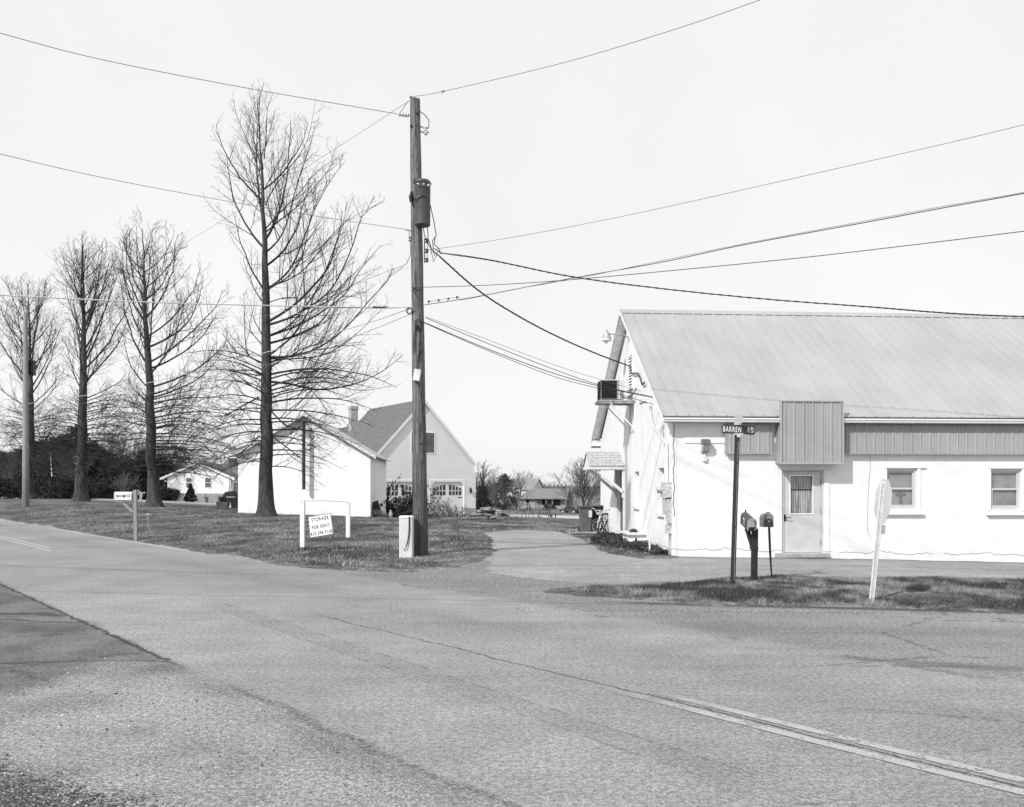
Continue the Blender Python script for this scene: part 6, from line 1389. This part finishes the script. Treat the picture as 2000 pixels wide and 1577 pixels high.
# ------------------------------------------------------------------ grass and ground cover
def grass_mat(name, lo, hi, pale, thr=.5):
    n = NT(name); r = n.rnd(); g = n.mix(r, lo, hi); patch = n.noise(.45, 4, .65); p2 = n.noise(2.2, 3, .6)
    straw = n.math('MULTIPLY', n.ramp(n.math('ADD', n.math('MULTIPLY', patch, .6), n.math('MULTIPLY', p2, .4)), thr - .06, thr + .09), n.ramp(r, .1, .6, .35, 1))
    g = n.mix(straw, g, pale); return n.done(g, .85, 0, .15)
GRASS = grass_mat('dormant grass', .025, .14, .38, .50); GRASS2 = grass_mat('rank verge grass', .015, .10, .38, .50)
def blades(name, label, mat, xr, yr, n, test, hgt, wid, seed, cat='grass'):
    rng = np.random.default_rng(seed); out = []; got = 0
    X = rng.uniform(*xr, n); Y = rng.uniform(*yr, n); k = test(X, Y, rng); X, Y = X[k], Y[k]; m = len(X)
    sd = sd_grass(X, Y); Z = terrain(X, Y) + np.clip(sd * .22, -.05, .035) - .01
    tuft = .55 + .9 * hash_noise(X, Y, .7, 9) ** 1.5
    h = hgt * rng.uniform(.5, 1.3, m) * tuft * np.clip(.35 + sd * 2.0, .3, 1); w = wid * rng.uniform(.6, 1.3, m); az = rng.uniform(0, 6.283, m); lz = rng.uniform(0, 6.283, m); ln = h * rng.uniform(.2, 1.1, m)
    dx, dy = np.cos(az) * w / 2, np.sin(az) * w / 2; V = np.empty((m, 3, 3)); V[:, 0] = np.stack([X - dx, Y - dy, Z], 1); V[:, 1] = np.stack([X + dx, Y + dy, Z], 1); V[:, 2] = np.stack([X + np.cos(lz) * ln, Y + np.sin(lz) * ln, Z + h], 1)
    o = link_mesh(name, fast_mesh(name, V.reshape(-1, 3), np.arange(m * 3).reshape(-1, 3)), mat); return tag(o, label, cat, None, 'stuff')
view = lambda X, Y, pad=1.0: np.abs(X) < Y * .60 + pad
def t_bank(X, Y, r):
    d = road_d(X, Y); return view(X, Y) & (sd_grass(X, Y) > -.05 + np.where(X > -4.5, .9, .25) * r.random(len(X)) ** 2) & (X < 1.5) & (r.random(len(X)) < np.clip(22 / Y, .12, 1.0) ** 1.3)
blades('bank_grass', 'short dormant grass covering the bank left of the driveway', GRASS, (-34, 1.5), (15.5, 52), 620000, t_bank, .075, .016, 1)
def t_strip(X, Y, r): return view(X, Y) & (sd_poly(X, Y, ISLAND) > -.02 + .25 * r.random(len(X)) * (X < 3.2)) & (r.random(len(X)) < np.clip((X - .2) / 2.6, .05, 1))
blades('verge_grass', 'rough dry grass on the verge strip around the street sign', GRASS2, (.3, 12), (11.3, 17), 210000, t_strip, .075, .009, 2)
def t_back(X, Y, r): return view(X, Y) & (sd_grass(X, Y) > 0) & ((X > 1.4) | (Y > 30)) & (X < 3.75 - .07 * (Y - 20.8))
blades('yard_grass', 'thin grass of the yard behind the driveway and beside the white gable', GRASS, (-6, 4), (20.9, 50), 130000, t_back, .07, .018, 3)
# near corner tufts
def t_cor(X, Y, r): return (Y < 5.15 - (X + 3.1) * .5 + .5 * (hash_noise(X, Y, .35, 4) - .5)) & (Y > 3.6) & (X > -3.6) & (r.random(len(X)) < .22)
def blades_flat(name, label, mat, xr, yr, n, test, hgt, wid, seed):
    rng = np.random.default_rng(seed); X = rng.uniform(*xr, n); Y = rng.uniform(*yr, n); k = test(X, Y, rng); X, Y = X[k], Y[k]; m = len(X); h = hgt * rng.uniform(.2, 1.0, m); w = wid * rng.uniform(.6, 1.2, m); az = rng.uniform(0, 6.283, m); ln = h * rng.uniform(.6, 2.2, m); lz = rng.uniform(0, 6.283, m)
    dx, dy = np.cos(az) * w / 2, np.sin(az) * w / 2; V = np.empty((m, 3, 3)); V[:, 0] = np.stack([X - dx, Y - dy, 0 * X], 1); V[:, 1] = np.stack([X + dx, Y + dy, 0 * X], 1); V[:, 2] = np.stack([X + np.cos(lz) * ln, Y + np.sin(lz) * ln, h], 1)
    return tag(link_mesh(name, fast_mesh(name, V.reshape(-1, 3), np.arange(m * 3).reshape(-1, 3)), mat), label, 'grass', None, 'stuff')
blades_flat('corner_grass', 'dark rotted grass at the near left corner of the road', leaf_mat('rotted grass', .008, .07), (-3.6, -1.2), (3.6, 5.6), 26000, t_cor, .035, .006, 4)
# loose stones on the shoulder
rng = np.random.default_rng(9); V = []; Fc = []
for i in range(6200):
    if i < 1500: X, Y = rng.uniform(-4.2, 1.5), rng.uniform(4.4, 9.5); ok = road_d(X, Y) < -5.3 + rng.normal() * .25
    elif i < 2000: X, Y = rng.uniform(-3.6, -1.4), rng.uniform(4.0, 5.6); ok = .51 * X + .86 * Y < 3.2
    elif i < 2600: X = rng.uniform(0, 9); Y = 12.05 - .05 * X + rng.normal() * .12; ok = True
    else: X = rng.uniform(-4, 5); Y = rng.uniform(12.5, 17.5); ok = road_d(X, Y) > .1 and sd_poly(np.array([X]), np.array([Y]), PAVED)[0] > -.4 and sd_poly(np.array([X]), np.array([Y]), DRIVE)[0] < .15
    if not ok: continue
    s_ = rng.uniform(.004, .011) * (1.5 if rng.random() < .06 else 1); b = len(V); a = rng.uniform(0, 6.28)
    for k in range(4): V.append((X + s_ * math.cos(a + k * 1.57) * rng.uniform(.7, 1.3), Y + s_ * math.sin(a + k * 1.57) * rng.uniform(.7, 1.3), .003 + terrain(np.array([X]), np.array([Y]))[0]))
    V.append((X, Y, V[-1][2] + s_ * rng.uniform(.7, 1.2)))
    Fc += [(b, b + 1, b + 4), (b + 1, b + 2, b + 4), (b + 2, b + 3, b + 4), (b + 3, b, b + 4)]
o = link_mesh('loose_gravel', fast_mesh('loose_gravel', np.array(V), np.array(Fc)), leaf_mat('gravel chips', .04, .42)); tag(o, 'loose gravel chips scattered on the shoulder and road edge', 'gravel', None, 'stuff')
# ivy bed along the foot of the gable
rng = np.random.default_rng(12); n_ = 17000; t = rng.random(n_); v = .15 + 8.6 * t; u = -(.05 + 1.0 * rng.random(n_) ** 1.3 * np.clip(.35 + .9 * np.sin(np.pi * np.clip(t * 1.2, 0, 1)), .25, 1.2))
X = WX0 + WC * u - WSN * v; Y = WY0 + WSN * u + WC * v; hh = (.07 + .19 * np.clip(1 - np.abs(t - .35) * 1.6, 0, 1)) * (.6 + .8 * hash_noise(X, Y, .5, 7)); Z = terrain(X, Y) + hh * rng.random(n_) ** .6
c = np.stack([X, Y, Z], 1); V = []
a = rng.normal(size=(n_, 3)); a /= np.linalg.norm(a, axis=1, keepdims=True); b = np.cross(a, rng.normal(size=(n_, 3))); b /= np.linalg.norm(b, axis=1, keepdims=True); s_ = .022 * rng.uniform(.6, 1.4, (n_, 1))
V = np.stack([c - a * s_, c - b * s_ * .6, c + a * s_, c + b * s_ * .6], 1).reshape(-1, 3); o = leaves_obj('ground_cover', V, IVY, None); tag(o, 'dark ivy bed creeping along the foot of the white gable wall', 'ground cover', None, 'stuff')

# ------------------------------------------------------------------ thicket between shed and garage
def shrub(label, px, py, Y, rx, h, n, mat, size, seed, stems=14, name='shrub', sp=.16, nc=60):
    rng = np.random.default_rng(seed); b = P(px, py, Y); b.z = gz(b.x, b.y); rt = thing(name, label, 'shrub', b, 0); T = Tubes(); cs = []
    for i in range(stems):
        az = rng.uniform(0, 6.28); e = rng.uniform(.2, .9); q = curve(rng, (rng.normal() * rx * .25, rng.normal() * rx * .2, -.05), (math.cos(az) * e, math.sin(az) * e, 1), h * rng.uniform(.6, 1.12), 6, np.array([0, 0, -.15]), .16); T.tube(q, .012, .004, 4); cs += list(q[2:])
    T.build('stems', TW2, rt); cs = np.array(cs); c2 = np.stack([rng.normal(size=nc) * rx * .5, rng.normal(size=nc) * rx * .4, h * .75 * rng.random(nc) ** .9 * 1.0], 1); c2[:, 2] *= np.clip(1.1 - (np.abs(c2[:, 0]) / rx) ** 2, .2, 1)
    V = leaf_cloud(rng, n, np.concatenate([cs, c2]), sp, size); V[:, 2] = np.maximum(V[:, 2], 0.0); leaves_obj('foliage', V, mat, rt); return rt
shrub('dense dark bush between the shed corner and the utility pole', 783, 1012, 48.5, 1.1, 1.6, 3600, SHR, .055, 21)
shrub('dark leafy bush hidden mostly behind the utility pole', 812, 1012, 49, .92, 1.5, 2400, SHR, .055, 22)
shrub('straggly paler bush right of the utility pole', 848, 1014, 49.5, 1.1, 1.55, 1500, SHR2, .045, 23, 26, sp=.20)
shrub('tall thin climbing bush with sparse leaves at the right of the pole', 836, 1010, 50, .34, 2.65, 420, SHR, .05, 24, 9, sp=.14, nc=12)
shrub('slender upright sapling with leaves just left of the utility pole', 803, 1010, 51, .18, 2.9, 360, SHR, .055, 25, 4, sp=.12, nc=10)
shrub('low brambles spreading below the garage door', 885, 1020, 49, 1.35, .8, 1900, SHR2, .04, 26, 22, sp=.14)
shrub('weeds at the foot of the shed side wall', 742, 1014, 47.6, .5, .6, 700, SHR2, .035, 27, 10, sp=.12)
def pos(px, py, Y): b = P(px, py, Y); b.z = gz(b.x, b.y); return b
b = pos(741, 1012, 48); o = thing('leaning_board', 'dark board leaning against the shed side wall', 'board', b, math.radians(-4)); m = MB(); m.box(-.30, .22, -.02, .02, 0, 1.0); m.xf(Matrix.Rotation(math.radians(-20), 4, 'Y') @ Matrix.Rotation(math.radians(-12), 4, 'X')); m.box(-.31, -.30, -.021, -.02, 0, .1); m.build('board_sheet', M('dark weathered board', .05, .2, 6, .9), o)
b = pos(757, 1012, 49); o = thing('dead_trunk', 'dead blackened trunk snag at the shed corner', 'tree snag', b); rng = np.random.default_rng(3); T = Tubes(); q = curve(rng, (0, 0, -.1), (-.02, 0, 1), 2.0, 8, np.zeros(3), .05); T.tube(q, .12, .03, 8); T.build('trunk', M('black bark', .02, .3, 6, .95), o); T = Tubes()
for i in range(5): T.tube(curve(rng, q[2 + i], (rng.uniform(.2, 1), rng.normal() * .3, .8), rng.uniform(.6, 1.3), 5, np.array([0, 0, .1]), .12), .035, .008, 5)
T.build('limbs', M('black bark', .02), o)
b = pos(763, 1006, 48); o = thing('garden_statue', 'small white garden statue among the dark bushes', 'statue', b); m = MB(); m.lathe([(.12, 0), (.13, .05), (.08, .08), (.10, .16), (.11, .24), (.08, .32), (.04, .36), (.06, .40), (.055, .45), (.02, .48)], 12); m.build('figure', M('mossy cast stone', .5, .25, 9), o); m = MB(); m.cbox(-.17, .17, -.17, .17, -.1, 0.0); m.build('plinth', CONC, o)
# stone pile and garden chairs
b = pos(948, 1022, 49); o = thing('stone_pile', 'heap of flat fieldstones and dry stems in front of the garden chairs', 'stone pile', b); rng2 = random.Random(4); m = MB()
for i in range(80):
    x = rng2.gauss(0, .62); z = max(.03, (.62 - abs(x - .1) * .5) * rng2.random()); s0 = len(m.v); m.blob((0, 0, 0), (rng2.uniform(.12, .26), rng2.uniform(.1, .2), rng2.uniform(.04, .075)), 8, 5, .12, rng2); m.xf(Matrix.Translation((x + .1, rng2.uniform(-.35, .35), z)) @ Matrix.Rotation(rng2.uniform(0, 3), 4, 'Z') @ Matrix.Rotation(rng2.gauss(0, .12), 4, 'X'), s0)
m.build('stones', M('fieldstone', .24, .4, 3, .9, bump=.4), o); rng = np.random.default_rng(8); T = Tubes()
for i in range(120): T.tube(curve(rng, (rng.normal() * .5 - .3, rng.uniform(-.5, 0), 0), (rng.normal() * .6, rng.normal() * .4, 1), rng.uniform(.2, .55), 4, np.array([0, 0, -.6]), .2), .007, .004, 3)
T.build('dry_stems', TW1, o); o.scale = (1.3, 1.2, 1.25)
for i, (px, py, Y, rz, lab) in enumerate(((938, 1009, 71, -.5, 'dark slatted garden chair nearer the garage corner'), (962, 1012, 69, .9, 'dark slatted garden chair turned toward the yard'))):
    b = pos(px, py, Y); o = thing('garden_chair', lab, 'chair', b, rz, 'slatted garden chairs'); DK = M('dark chair paint', .022, .2, 6, .6)
    m = MB(); m.extr([(-.28, -.3, .36), (.28, -.3, .36), (.28, .25, .24), (-.28, .25, .24)], (0, 0, .03)); m.build('seat', DK, o)
    m = MB()
    for k in range(5): x = -.24 + k * .12; m.extr([(x - .05, .22, .24), (x + .05, .22, .24), (x + .06, .55, 1.0 - .04 * abs(k - 2)), (x - .06, .55, 1.0 - .04 * abs(k - 2))], (0, .025, 0))
    m.beam((-.3, .42, .68), (.3, .42, .68), .03, .07); m.build('backrest', DK, o)
    for s_ in (-1, 1):
        m = MB(); m.box(s_ * .35 - .06, s_ * .35 + .06, -.38, .42, .56, .585); m.build('armrest', DK, o); m = MB(); m.box(s_ * .33 - .02, s_ * .33 + .02, -.34, -.25, 0, .559); m.build('leg', DK, o)
        m = MB(); m.beam((s_ * .30, -.3, .33), (s_ * .30, .62, .02), .03, .1); m.build('leg', DK, o)
for px, py, Y, L0, a, lab in ((905, 1020, 48, 2.6, .06, 'long timber lying by the garage apron'), (902, 1023, 47.4, 1.7, .0, 'shorter pale timber lying before the long one')):
    b = pos(px, py, Y); o = thing('timber', lab, 'timber', b, a + .2, None); m = MB(); m.beam((-L0 / 2, 0, .08), (L0 / 2, 0, .14), .12, .08); m.build('beam', WOODP, o)
# bins and bicycles
def bin_(label, px, py, Y, rz, g, w, d, h):
    b = pos(px, py, Y); o = thing('wheeled_bin', label, 'bin', b, rz, 'wheeled bins by the gable'); mt_ = M('bin plastic ' + label[:5], g, .12, 4, .55)
    m = MB(); a = [(-w * .40, -d * .4), (w * .40, -d * .4), (w * .40, d * .4), (-w * .40, d * .4)]; t_ = [(-w / 2, -d / 2), (w / 2, -d / 2), (w / 2, d / 2), (-w / 2, d / 2)]
    mid = [(x * 1.09, y * 1.09) for x, y in a]
    vs = [(x, y, .05) for x, y in a] + [(x, y, h * .58) for x, y in mid] + [(x * 1.05, y * 1.05, h * .62) for x, y in mid] + [(x, y, h * .93) for x, y in t_]
    m.add(vs, [(3, 2, 1, 0)] + [(r_ * 4 + i, r_ * 4 + (i + 1) % 4, r_ * 4 + 4 + (i + 1) % 4, r_ * 4 + 4 + i) for r_ in range(3) for i in range(4)]); m.box(-w * .53, w * .53, -d * .53, d * .53, h * .90, h * .935); m.build('body', mt_, o, bevel=.012)
    m = MB(); m.extr([(-w * .54, -d * .58, h * .936), (-w * .54, d * .5, h * .936), (-w * .54, d * .5, h * .99), (-w * .54, -d * .3, h * 1.0), (-w * .54, -d * .58, h * .965)], (w * 1.08, 0, 0)); m.build('lid', BLACK, o, bevel=.01)
    m = MB(); m.tube([(-w * .4, d * .5, h * .93), (-w * .4, d * .62, h * .97), (w * .4, d * .62, h * .97), (w * .4, d * .5, h * .93)], .015, 6); m.build('handle', BLACK, o)
    for s_ in (-1, 1): m = MB(); m.cyl((s_ * w * .40, d * .42, .11), (s_ * (w * .40 + .05), d * .42, .11), .11, 16); m.build('wheel', BLACK, o)
    return o, w, d, h
o, w, d, h = bin_('grey wheeled bin with a pale round sticker, left of its pair', 1143, 1040, 29.9, .05, .10, .42, .5, .93)
m = MB(); m.box(.08, .20, -d * .475, -d * .466, .55, .78); m.xf(Matrix.Translation((0, -.02, 0))); m.build('sticker', M('pale sticker', .55, .2, 40), o)
o, w, d, h = bin_('black wheeled bin behind the bicycles, right of the grey bin', 1167, 1036, 30.5, -.05, .02, .50, .55, .95)
m = MB(); m.box(-.06, .03, -.275, -.262, .62, .70); m.build('sticker', M('pale sticker', .55), o)
def bicycle(label, px, py, Y, rz, fg, sc=1.0, tilt=0.0, steer=.5):
    b = pos(px, py, Y); o = thing('bicycle', label, 'bicycle', b, rz, 'small bicycles at the gable'); o.rotation_euler = (tilt, 0, rz); o.scale = (sc,) * 3
    FRM = M('bike frame ' + str(fg), fg, .1, 6, .35); TY = M('tyre rubber', .02, .2, 9, .8); R = .25
    def wheel(nm, c, ang):
        m = MB(); N = 28; Mx = Matrix.Translation(c) @ Matrix.Rotation(ang, 4, 'Z')
        m.tube([(R * math.cos(t), 0, R * math.sin(t)) for t in np.linspace(0, 2 * math.pi, N + 1)], .026, 8, False); m.xf(Mx); t_ = m.build(nm, TY, o, True)
        m = MB(); m.tube([((R - .035) * math.cos(t), 0, (R - .035) * math.sin(t)) for t in np.linspace(0, 2 * math.pi, N + 1)], .013, 6, False); m.xf(Mx); m.build('rim', ALU, t_)
        m = MB()
        for k in range(18): a = k * math.pi / 9; m.tube([(.02 * math.cos(a + .5), (-1) ** k * .02, .02 * math.sin(a + .5)), ((R - .04) * math.cos(a), 0, (R - .04) * math.sin(a))], .003, 3)
        m.cyl((0, -.04, 0), (0, .04, 0), .022, 8); m.xf(Mx); m.build('spokes', ALU, t_)
    rear, front = Vector((.36, 0, R)), Vector((-.40, 0, R)); bb = Vector((.03, 0, .27)); st = Vector((.14, 0, .56)); hd = Vector((-.28, 0, .60)); hd2 = Vector((-.305, 0, .50))
    wheel('wheel', rear, 0); Fm = Matrix.Translation(hd) @ Matrix.Rotation(steer, 4, 'Z') @ Matrix.Translation(-hd); wheel('wheel', Fm @ front, steer)
    m = MB(); m.tube([st, bb], .018, 8); m.tube([hd, st * .96 + hd * .04], .018, 8); m.tube([hd2, bb], .021, 8); m.tube([hd + Vector((-.0, 0, .03)), hd2 - Vector((.01, 0, .03))], .024, 8)
    for s_ in (-.05, .05): m.tube([bb + Vector((0, s_ * .6, 0)), rear + Vector((0, s_, 0))], .011, 6); m.tube([st, rear + Vector((0, s_, 0))], .010, 6)
    m.build('frame', FRM, o)
    m = MB()
    for s_ in (-.05, .05): m.tube([hd2 + Vector((0, s_, -.02)), front + Vector((0, s_, 0))], .014, 6)
    m.box(hd2.x - .03, hd2.x + .03, -.06, .06, hd2.z - .04, hd2.z - .01); m.xf(Fm); m.build('fork', FRM, o)
    m = MB(); m.tube([hd, hd + Vector((.02, 0, .14))], .014, 6); m.tube([(-.20, -.30, .86), (-.25, -.22, .88), (-.27, -.10, .74), (-.27, .10, .74), (-.25, .22, .88), (-.20, .30, .86)], .012, 8); m.tube([(-.265, -.16, .81), (-.265, .16, .81)], .010, 6); m.xf(Fm); hb_ = m.build('handlebar', ALU, o)
    for s_ in (-1, 1): m = MB(); m.tube([(-.21, s_ * .285, .862), (-.16, s_ * .36, .84)], .018, 8); m.xf(Fm); m.build('grip', BLACK, hb_)
    m = MB(); m.tube([st, st + Vector((.02, 0, .10))], .013, 6); m.build('seat_post', ALU, o); m = MB(); m.extr([(-.02, -.03, .66), (.12, -.085, .67), (.26, -.09, .68), (.28, 0, .68), (.26, .09, .68), (.12, .085, .67), (-.02, .03, .66), (-.05, 0, .66)], (0, 0, .045)); m.build('saddle', BLACK, o, bevel=.012)
    m = MB(); m.cyl(bb + Vector((0, -.05, 0)), bb + Vector((0, -.04, 0)), .075, 16); m.build('chainring', ALU, o)
    for s_ in (-1, 1): m = MB(); e = bb + Vector((s_ * .10, s_ * .07, -s_ * .08)); m.beam(bb + Vector((0, s_ * .06, 0)), e, .02, .02); m.box(e.x - .045, e.x + .045, e.y + s_ * .04 - .03, e.y + s_ * .04 + .03, e.z - .012, e.z + .012); m.build('pedal', BLACK, o)
    m = MB(); m.tube([(front.x + (R + .05) * math.cos(t), 0, front.z + (R + .05) * math.sin(t)) for t in np.linspace(.6, 2.4, 10)], .018, 6); m.xf(Fm); m.build('mudguard', FRM, o)
    return o
bicycle('pale small bicycle with upright handlebars leaning in front of the black bin', 1178, 1043, 29.2, .95, .55, 1.0, .05, .45)
bicycle('darker small bicycle mostly hidden behind the pale one', 1186, 1041, 29.9, .55, .12, .92, -.04, -.3)
b = pos(1118, 1042, 29.5); o = thing('paving_slab', 'pale paving slab lying by the bins', 'slab', b, .1); m = MB(); m.cbox(-.18, 1.0, -.35, .3, -.02, .05, .01); m.build('slab', CONC, o)
for i in range(3):
    b = pos(1112 + i * 7, 1044 - i * 1.5, 29.3 + i * .3); o = thing('field_stone', ['leftmost stone by the paving slab near the bins', 'middle stone by the paving slab near the bins', 'stone closest to the grey bin'][i], 'stone', b, i, 'stones by the bins'); MB().blob((0, 0, .06), (.11, .09, .08), 9, 6, .12, random.Random(i)).build('stone', CONCD, o)
# thin drop wire on the front wall
u0, z0 = fr(1697, 886, -.01); m = MB(); pts = [(lerp(0, 1, 0), 0, 0)]; pp_ = [fr(1699, 886), fr(1699, 912), fr(1696, 950), fr(1694, 1000), fr(1694, 1030), fr(1696, 1042), fr(1700, 1050)]
m.tube(spline([(a, -.012, c_) for a, c_ in pp_], 24), .0035, 5); m.build('drop_wire', M('thin grey wire', .25, .1), WB)
# ------------------------------------------------------------------ far yard on the right
TH = M('thin dark frame', .03, .2, 5, .5)
b = pos(1030, 1013, 136); k = 136 / F; o = thing('swing_frame', 'bare A frame swing set standing on the pale field', 'swing set', b)
for px in (1023, 1037):
    m = MB(); x = (px - 1030) * k; m.beam((x, 0, 18 * k), (x - 6 * k, -.9, 0), .07, .07); m.beam((x, 0, 18 * k), (x + 6 * k, .9, 0), .07, .07); m.build('leg', TH, o)
m = MB(); m.beam((-7 * k, 0, 18 * k), (7 * k, 0, 18 * k), .05, .05); m.build('top_bar', TH, o)
b = pos(1063, 1014, 132); k = 132 / F; o = thing('glider_swing', 'toppled glider swing frame lying askew on the field', 'swing', b); q = lambda px, py, y=0: ((px - 1063) * k, y, (1014 - py) * k); m = MB()
for y in (-.5, .5):
    for a, c_ in (((1050, 1011), (1056, 996)), ((1056, 996), (1075, 998)), ((1075, 998), (1070, 1015)), ((1050, 1011), (1072, 1016)), ((1054, 1003), (1073, 1008)), ((1052, 1010), (1060, 1014)), ((1066, 1006), (1071, 1000))): m.beam(q(*a, y), q(*c_, y), .06, .06)
m.beam(q(1056, 996, -.5), q(1056, 996, .5), .05, .05); m.beam(q(1070, 1014, -.5), q(1070, 1014, .5), .05, .05); m.build('frame', TH, o); m = MB(); m.extr([q(1066, 993, -.5), q(1074, 996, -.5), q(1074, 998, -.5), q(1065, 996, -.5)], (0, 1, 0)); m.build('canopy', TH, o); MB().extr([q(1052, 1008.5, -.4), q(1060, 1011, -.4), q(1060, 1012, -.4), q(1052, 1009.5, -.4)], (0, .8, 0)).build('seat', TH, o)
b = pos(1085, 1015, 130); k = 130 / F; o = thing('garden_table', 'round pedestal garden table on the field', 'table', b); m = MB(); m.lathe([(.5, 9 * k), (.5, 9.8 * k)], 16); m.build('tabletop', TH, o); m = MB(); m.lathe([(.35, 0), (.3, .06), (.08, .12), (.08, 9 * k - .002)], 10); m.build('pedestal', TH, o)
b = pos(1077.5, 1015, 130); o = thing('small_chair', 'small grey chair beside the round garden table', 'chair', b, .4); m = MB(); m.box(-.2, .2, -.2, .2, .22, .26); m.build('seat', DARKM, o); m = MB(); m.box(-.2, .2, .16, .2, .261, .65); m.build('backrest', DARKM, o)
for s_ in (-1, 1):
    for t_ in (-1, 1): MB().box(s_ * .17 - .02, s_ * .17 + .02, t_ * .17 - .02, t_ * .17 + .02, 0, .219).build('leg', DARKM, o)
# parked car
b = pos(1114, 1003.5, 172); o = thing('parked_car', 'dark hatchback parked before the brick ranch house', 'car', b, math.radians(-35)); PAINTC = M('dark car paint', .045, .1, 3, .25, spec=.7)
side = [(-2.0, .35), (-2.05, .62), (-1.9, .80), (-1.0, .92), (-.45, 1.38), (.6, 1.46), (1.5, 1.36), (1.92, .98), (2.0, .7), (1.95, .35)]
m = MB(); m.extr([(x, -.82, z) for x, z in side], (0, 1.64, 0)); m.build('body', PAINTC, o, bevel=.08)
for y in (-.83, .822): m = MB(); m.extr([(-.80, y, .95), (-.38, y, 1.30), (.6, y, 1.38), (1.35, y, 1.28), (1.6, y, 1.0)], (0, .008, 0)); m.build('side_window', GLASS, o)
m = MB(); m.extr([(-.99, -.7, .96), (-.99, .7, .96), (-.52, .66, 1.35), (-.52, -.66, 1.35)], (-.03, 0, .025)); m.build('windscreen', GLASS, o)
for x in (-1.25, 1.25):
    for y in (-.84, .66): m = MB(); m.cyl((x, y, .32), (x, y + .18, .32), .32, 18); wh = m.build('wheel', M('tyre rubber', .02), o); m = MB(); m.cyl((x, y - .01 if y < 0 else y + .18, .32), (x, y if y < 0 else y + .19, .32), .2, 14); m.build('rim', ALU, wh)
for y in (-.6, .6): m = MB(); m.blob((-2.0, y, .68), (.06, .16, .09)); m.build('headlight', M('headlight', .6, .02), o)
# rail fence
b = pos(990, 991, 205); o = thing('rail_fence', 'pale three rail fence left of the brick ranch house', 'fence', b, math.radians(2)); k = 205 / F
for i in range(7): MB().box(-5.5 + i * 2.1, -5.5 + i * 2.1 + .14, -.07, .07, -.3, 1.25).build('post', M('grey fence wood', .34), o)
for z in (.3, .7, 1.1): MB().box(-5.5, 7.3, -.10, -.071, z, z + .12).build('rail', M('grey fence wood', .34), o)
# flagpole and lawn ornaments on the left
b = pos(103.5, 955, 95); b = P(104, 962, 90); b.z = gz(b.x, b.y); o = thing('flagpole', 'thin white flagpole leaning slightly before the evergreens', 'flagpole', b); tp = P(98.5, 884, 90) - Vector(b); m = MB(); m.tube([(0, 0, 0), tuple(tp)], [.07, .045], 8); m.build('pole', WHITE2, o); MB().blob(tp, .07).build('finial', WHITE2, o)
b = pos(131.5, 968, 88); o = thing('bird_feeder', 'tiered white bird feeder near the third oak', 'bird feeder', b); m = MB(); m.cyl((0, 0, 0), (0, 0, 1.5), .04, 8); m.build('post', TH, o)
for z, w in ((.75, .24), (1.05, .2), (1.35, .26)): MB().extr([(-w, -.15, z), (w, -.15, z), (w * .7, -.15, z + .14), (-w * .7, -.15, z + .14)], (0, .3, 0)).build('tier', WHITE2, o)
b = pos(274.5, 976, 80); o = thing('windmill_ornament', 'small white lawn ornament right of the numbered mailbox', 'lawn ornament', b); m = MB(); m.lathe([(.12, 0), (.09, .5), (.16, .6), (.14, .8), (0, .9)], 10); m.build('body', WHITE, o); m = MB(); m.beam((-.5, -.16, .62), (.5, -.16, .82), .03, .1); m.beam((-.2, -.165, 1.05), (.25, -.165, .45), .03, .1); m.build('blades', WHITE2, o)
c = P(154, 899, 59.0); o = thing('trunk_ring', 'pale oval hoop hung on the third oak trunk', 'hoop', c); m = MB(); m.tube([(.15 * math.cos(t), -.4, .26 * math.sin(t)) for t in np.linspace(0, 6.283, 20)], .03, 6, False); m.build('hoop', M('pale hoop', .16, .2), o)
b = pos(436, 992, 60); o = thing('planter', 'dark planter with small white figures by the shed corner', 'planter', b); m = MB(); m.extr([(-.3, -.3, 0), (.3, -.3, 0), (.4, -.3, .5), (-.4, -.3, .5)], (0, .6, 0)); m.build('tub', DARKM, o); rng = np.random.default_rng(2); leaves_obj('plants', leaf_cloud(rng, 260, np.array([[0, 0, .6], [.2, 0, .55], [-.2, 0, .7]]), .25, .06), SHR, o)
for px, lab in ((440, 'white garden figure beside the dark planter'), (449, 'white garden figure nearest the white shed')):
    b = pos(px, 995, 62); o = thing('garden_figure', lab, 'statue', b, 0, 'small white garden figures'); m = MB(); m.lathe([(.08, 0), (.09, .14), (.11, .2), (.05, .3), (.07, .36), (.06, .43), (0, .47)], 10); m.build('figure', M('white cast stone', .74), o)
b = pos(452, 990, 66); o = thing('garden_grill', 'dark covered grill beside the white shed', 'grill', b); m = MB(); m.extr([(-.8, -.3, 0), (.7, -.3, 0), (.7, -.3, 1.0), (.3, -.3, 1.35), (-.4, -.3, 1.25), (-.8, -.3, .6)], (0, .7, 0)); m.build('cover', BLACK, o, bevel=.05); m = MB(); m.box(-.3, .4, -.32, -.301, .8, .9); m.build('handle', GALV, o)
b = pos(462, 990, 70); o = thing('lawn_chair', 'dark lawn chair at the edge of the white shed', 'chair', b); m = MB(); m.box(-.3, .3, -.3, .3, .4, .46); m.build('seat', BLACK, o); m = MB()
for k_ in range(5): m.box(-.3 + k_ * .13, -.24 + k_ * .13, .27, .31, .461, 1.9)
m.box(-.3, .3, .265, .315, 1.85, 1.95); m.build('backrest', BLACK, o)
for s_ in (-1, 1):
    for t_ in (-1, 1): MB().box(s_ * .27 - .03, s_ * .27 + .03, t_ * .27 - .03, t_ * .27 + .03, 0, .399).build('leg', BLACK, o)
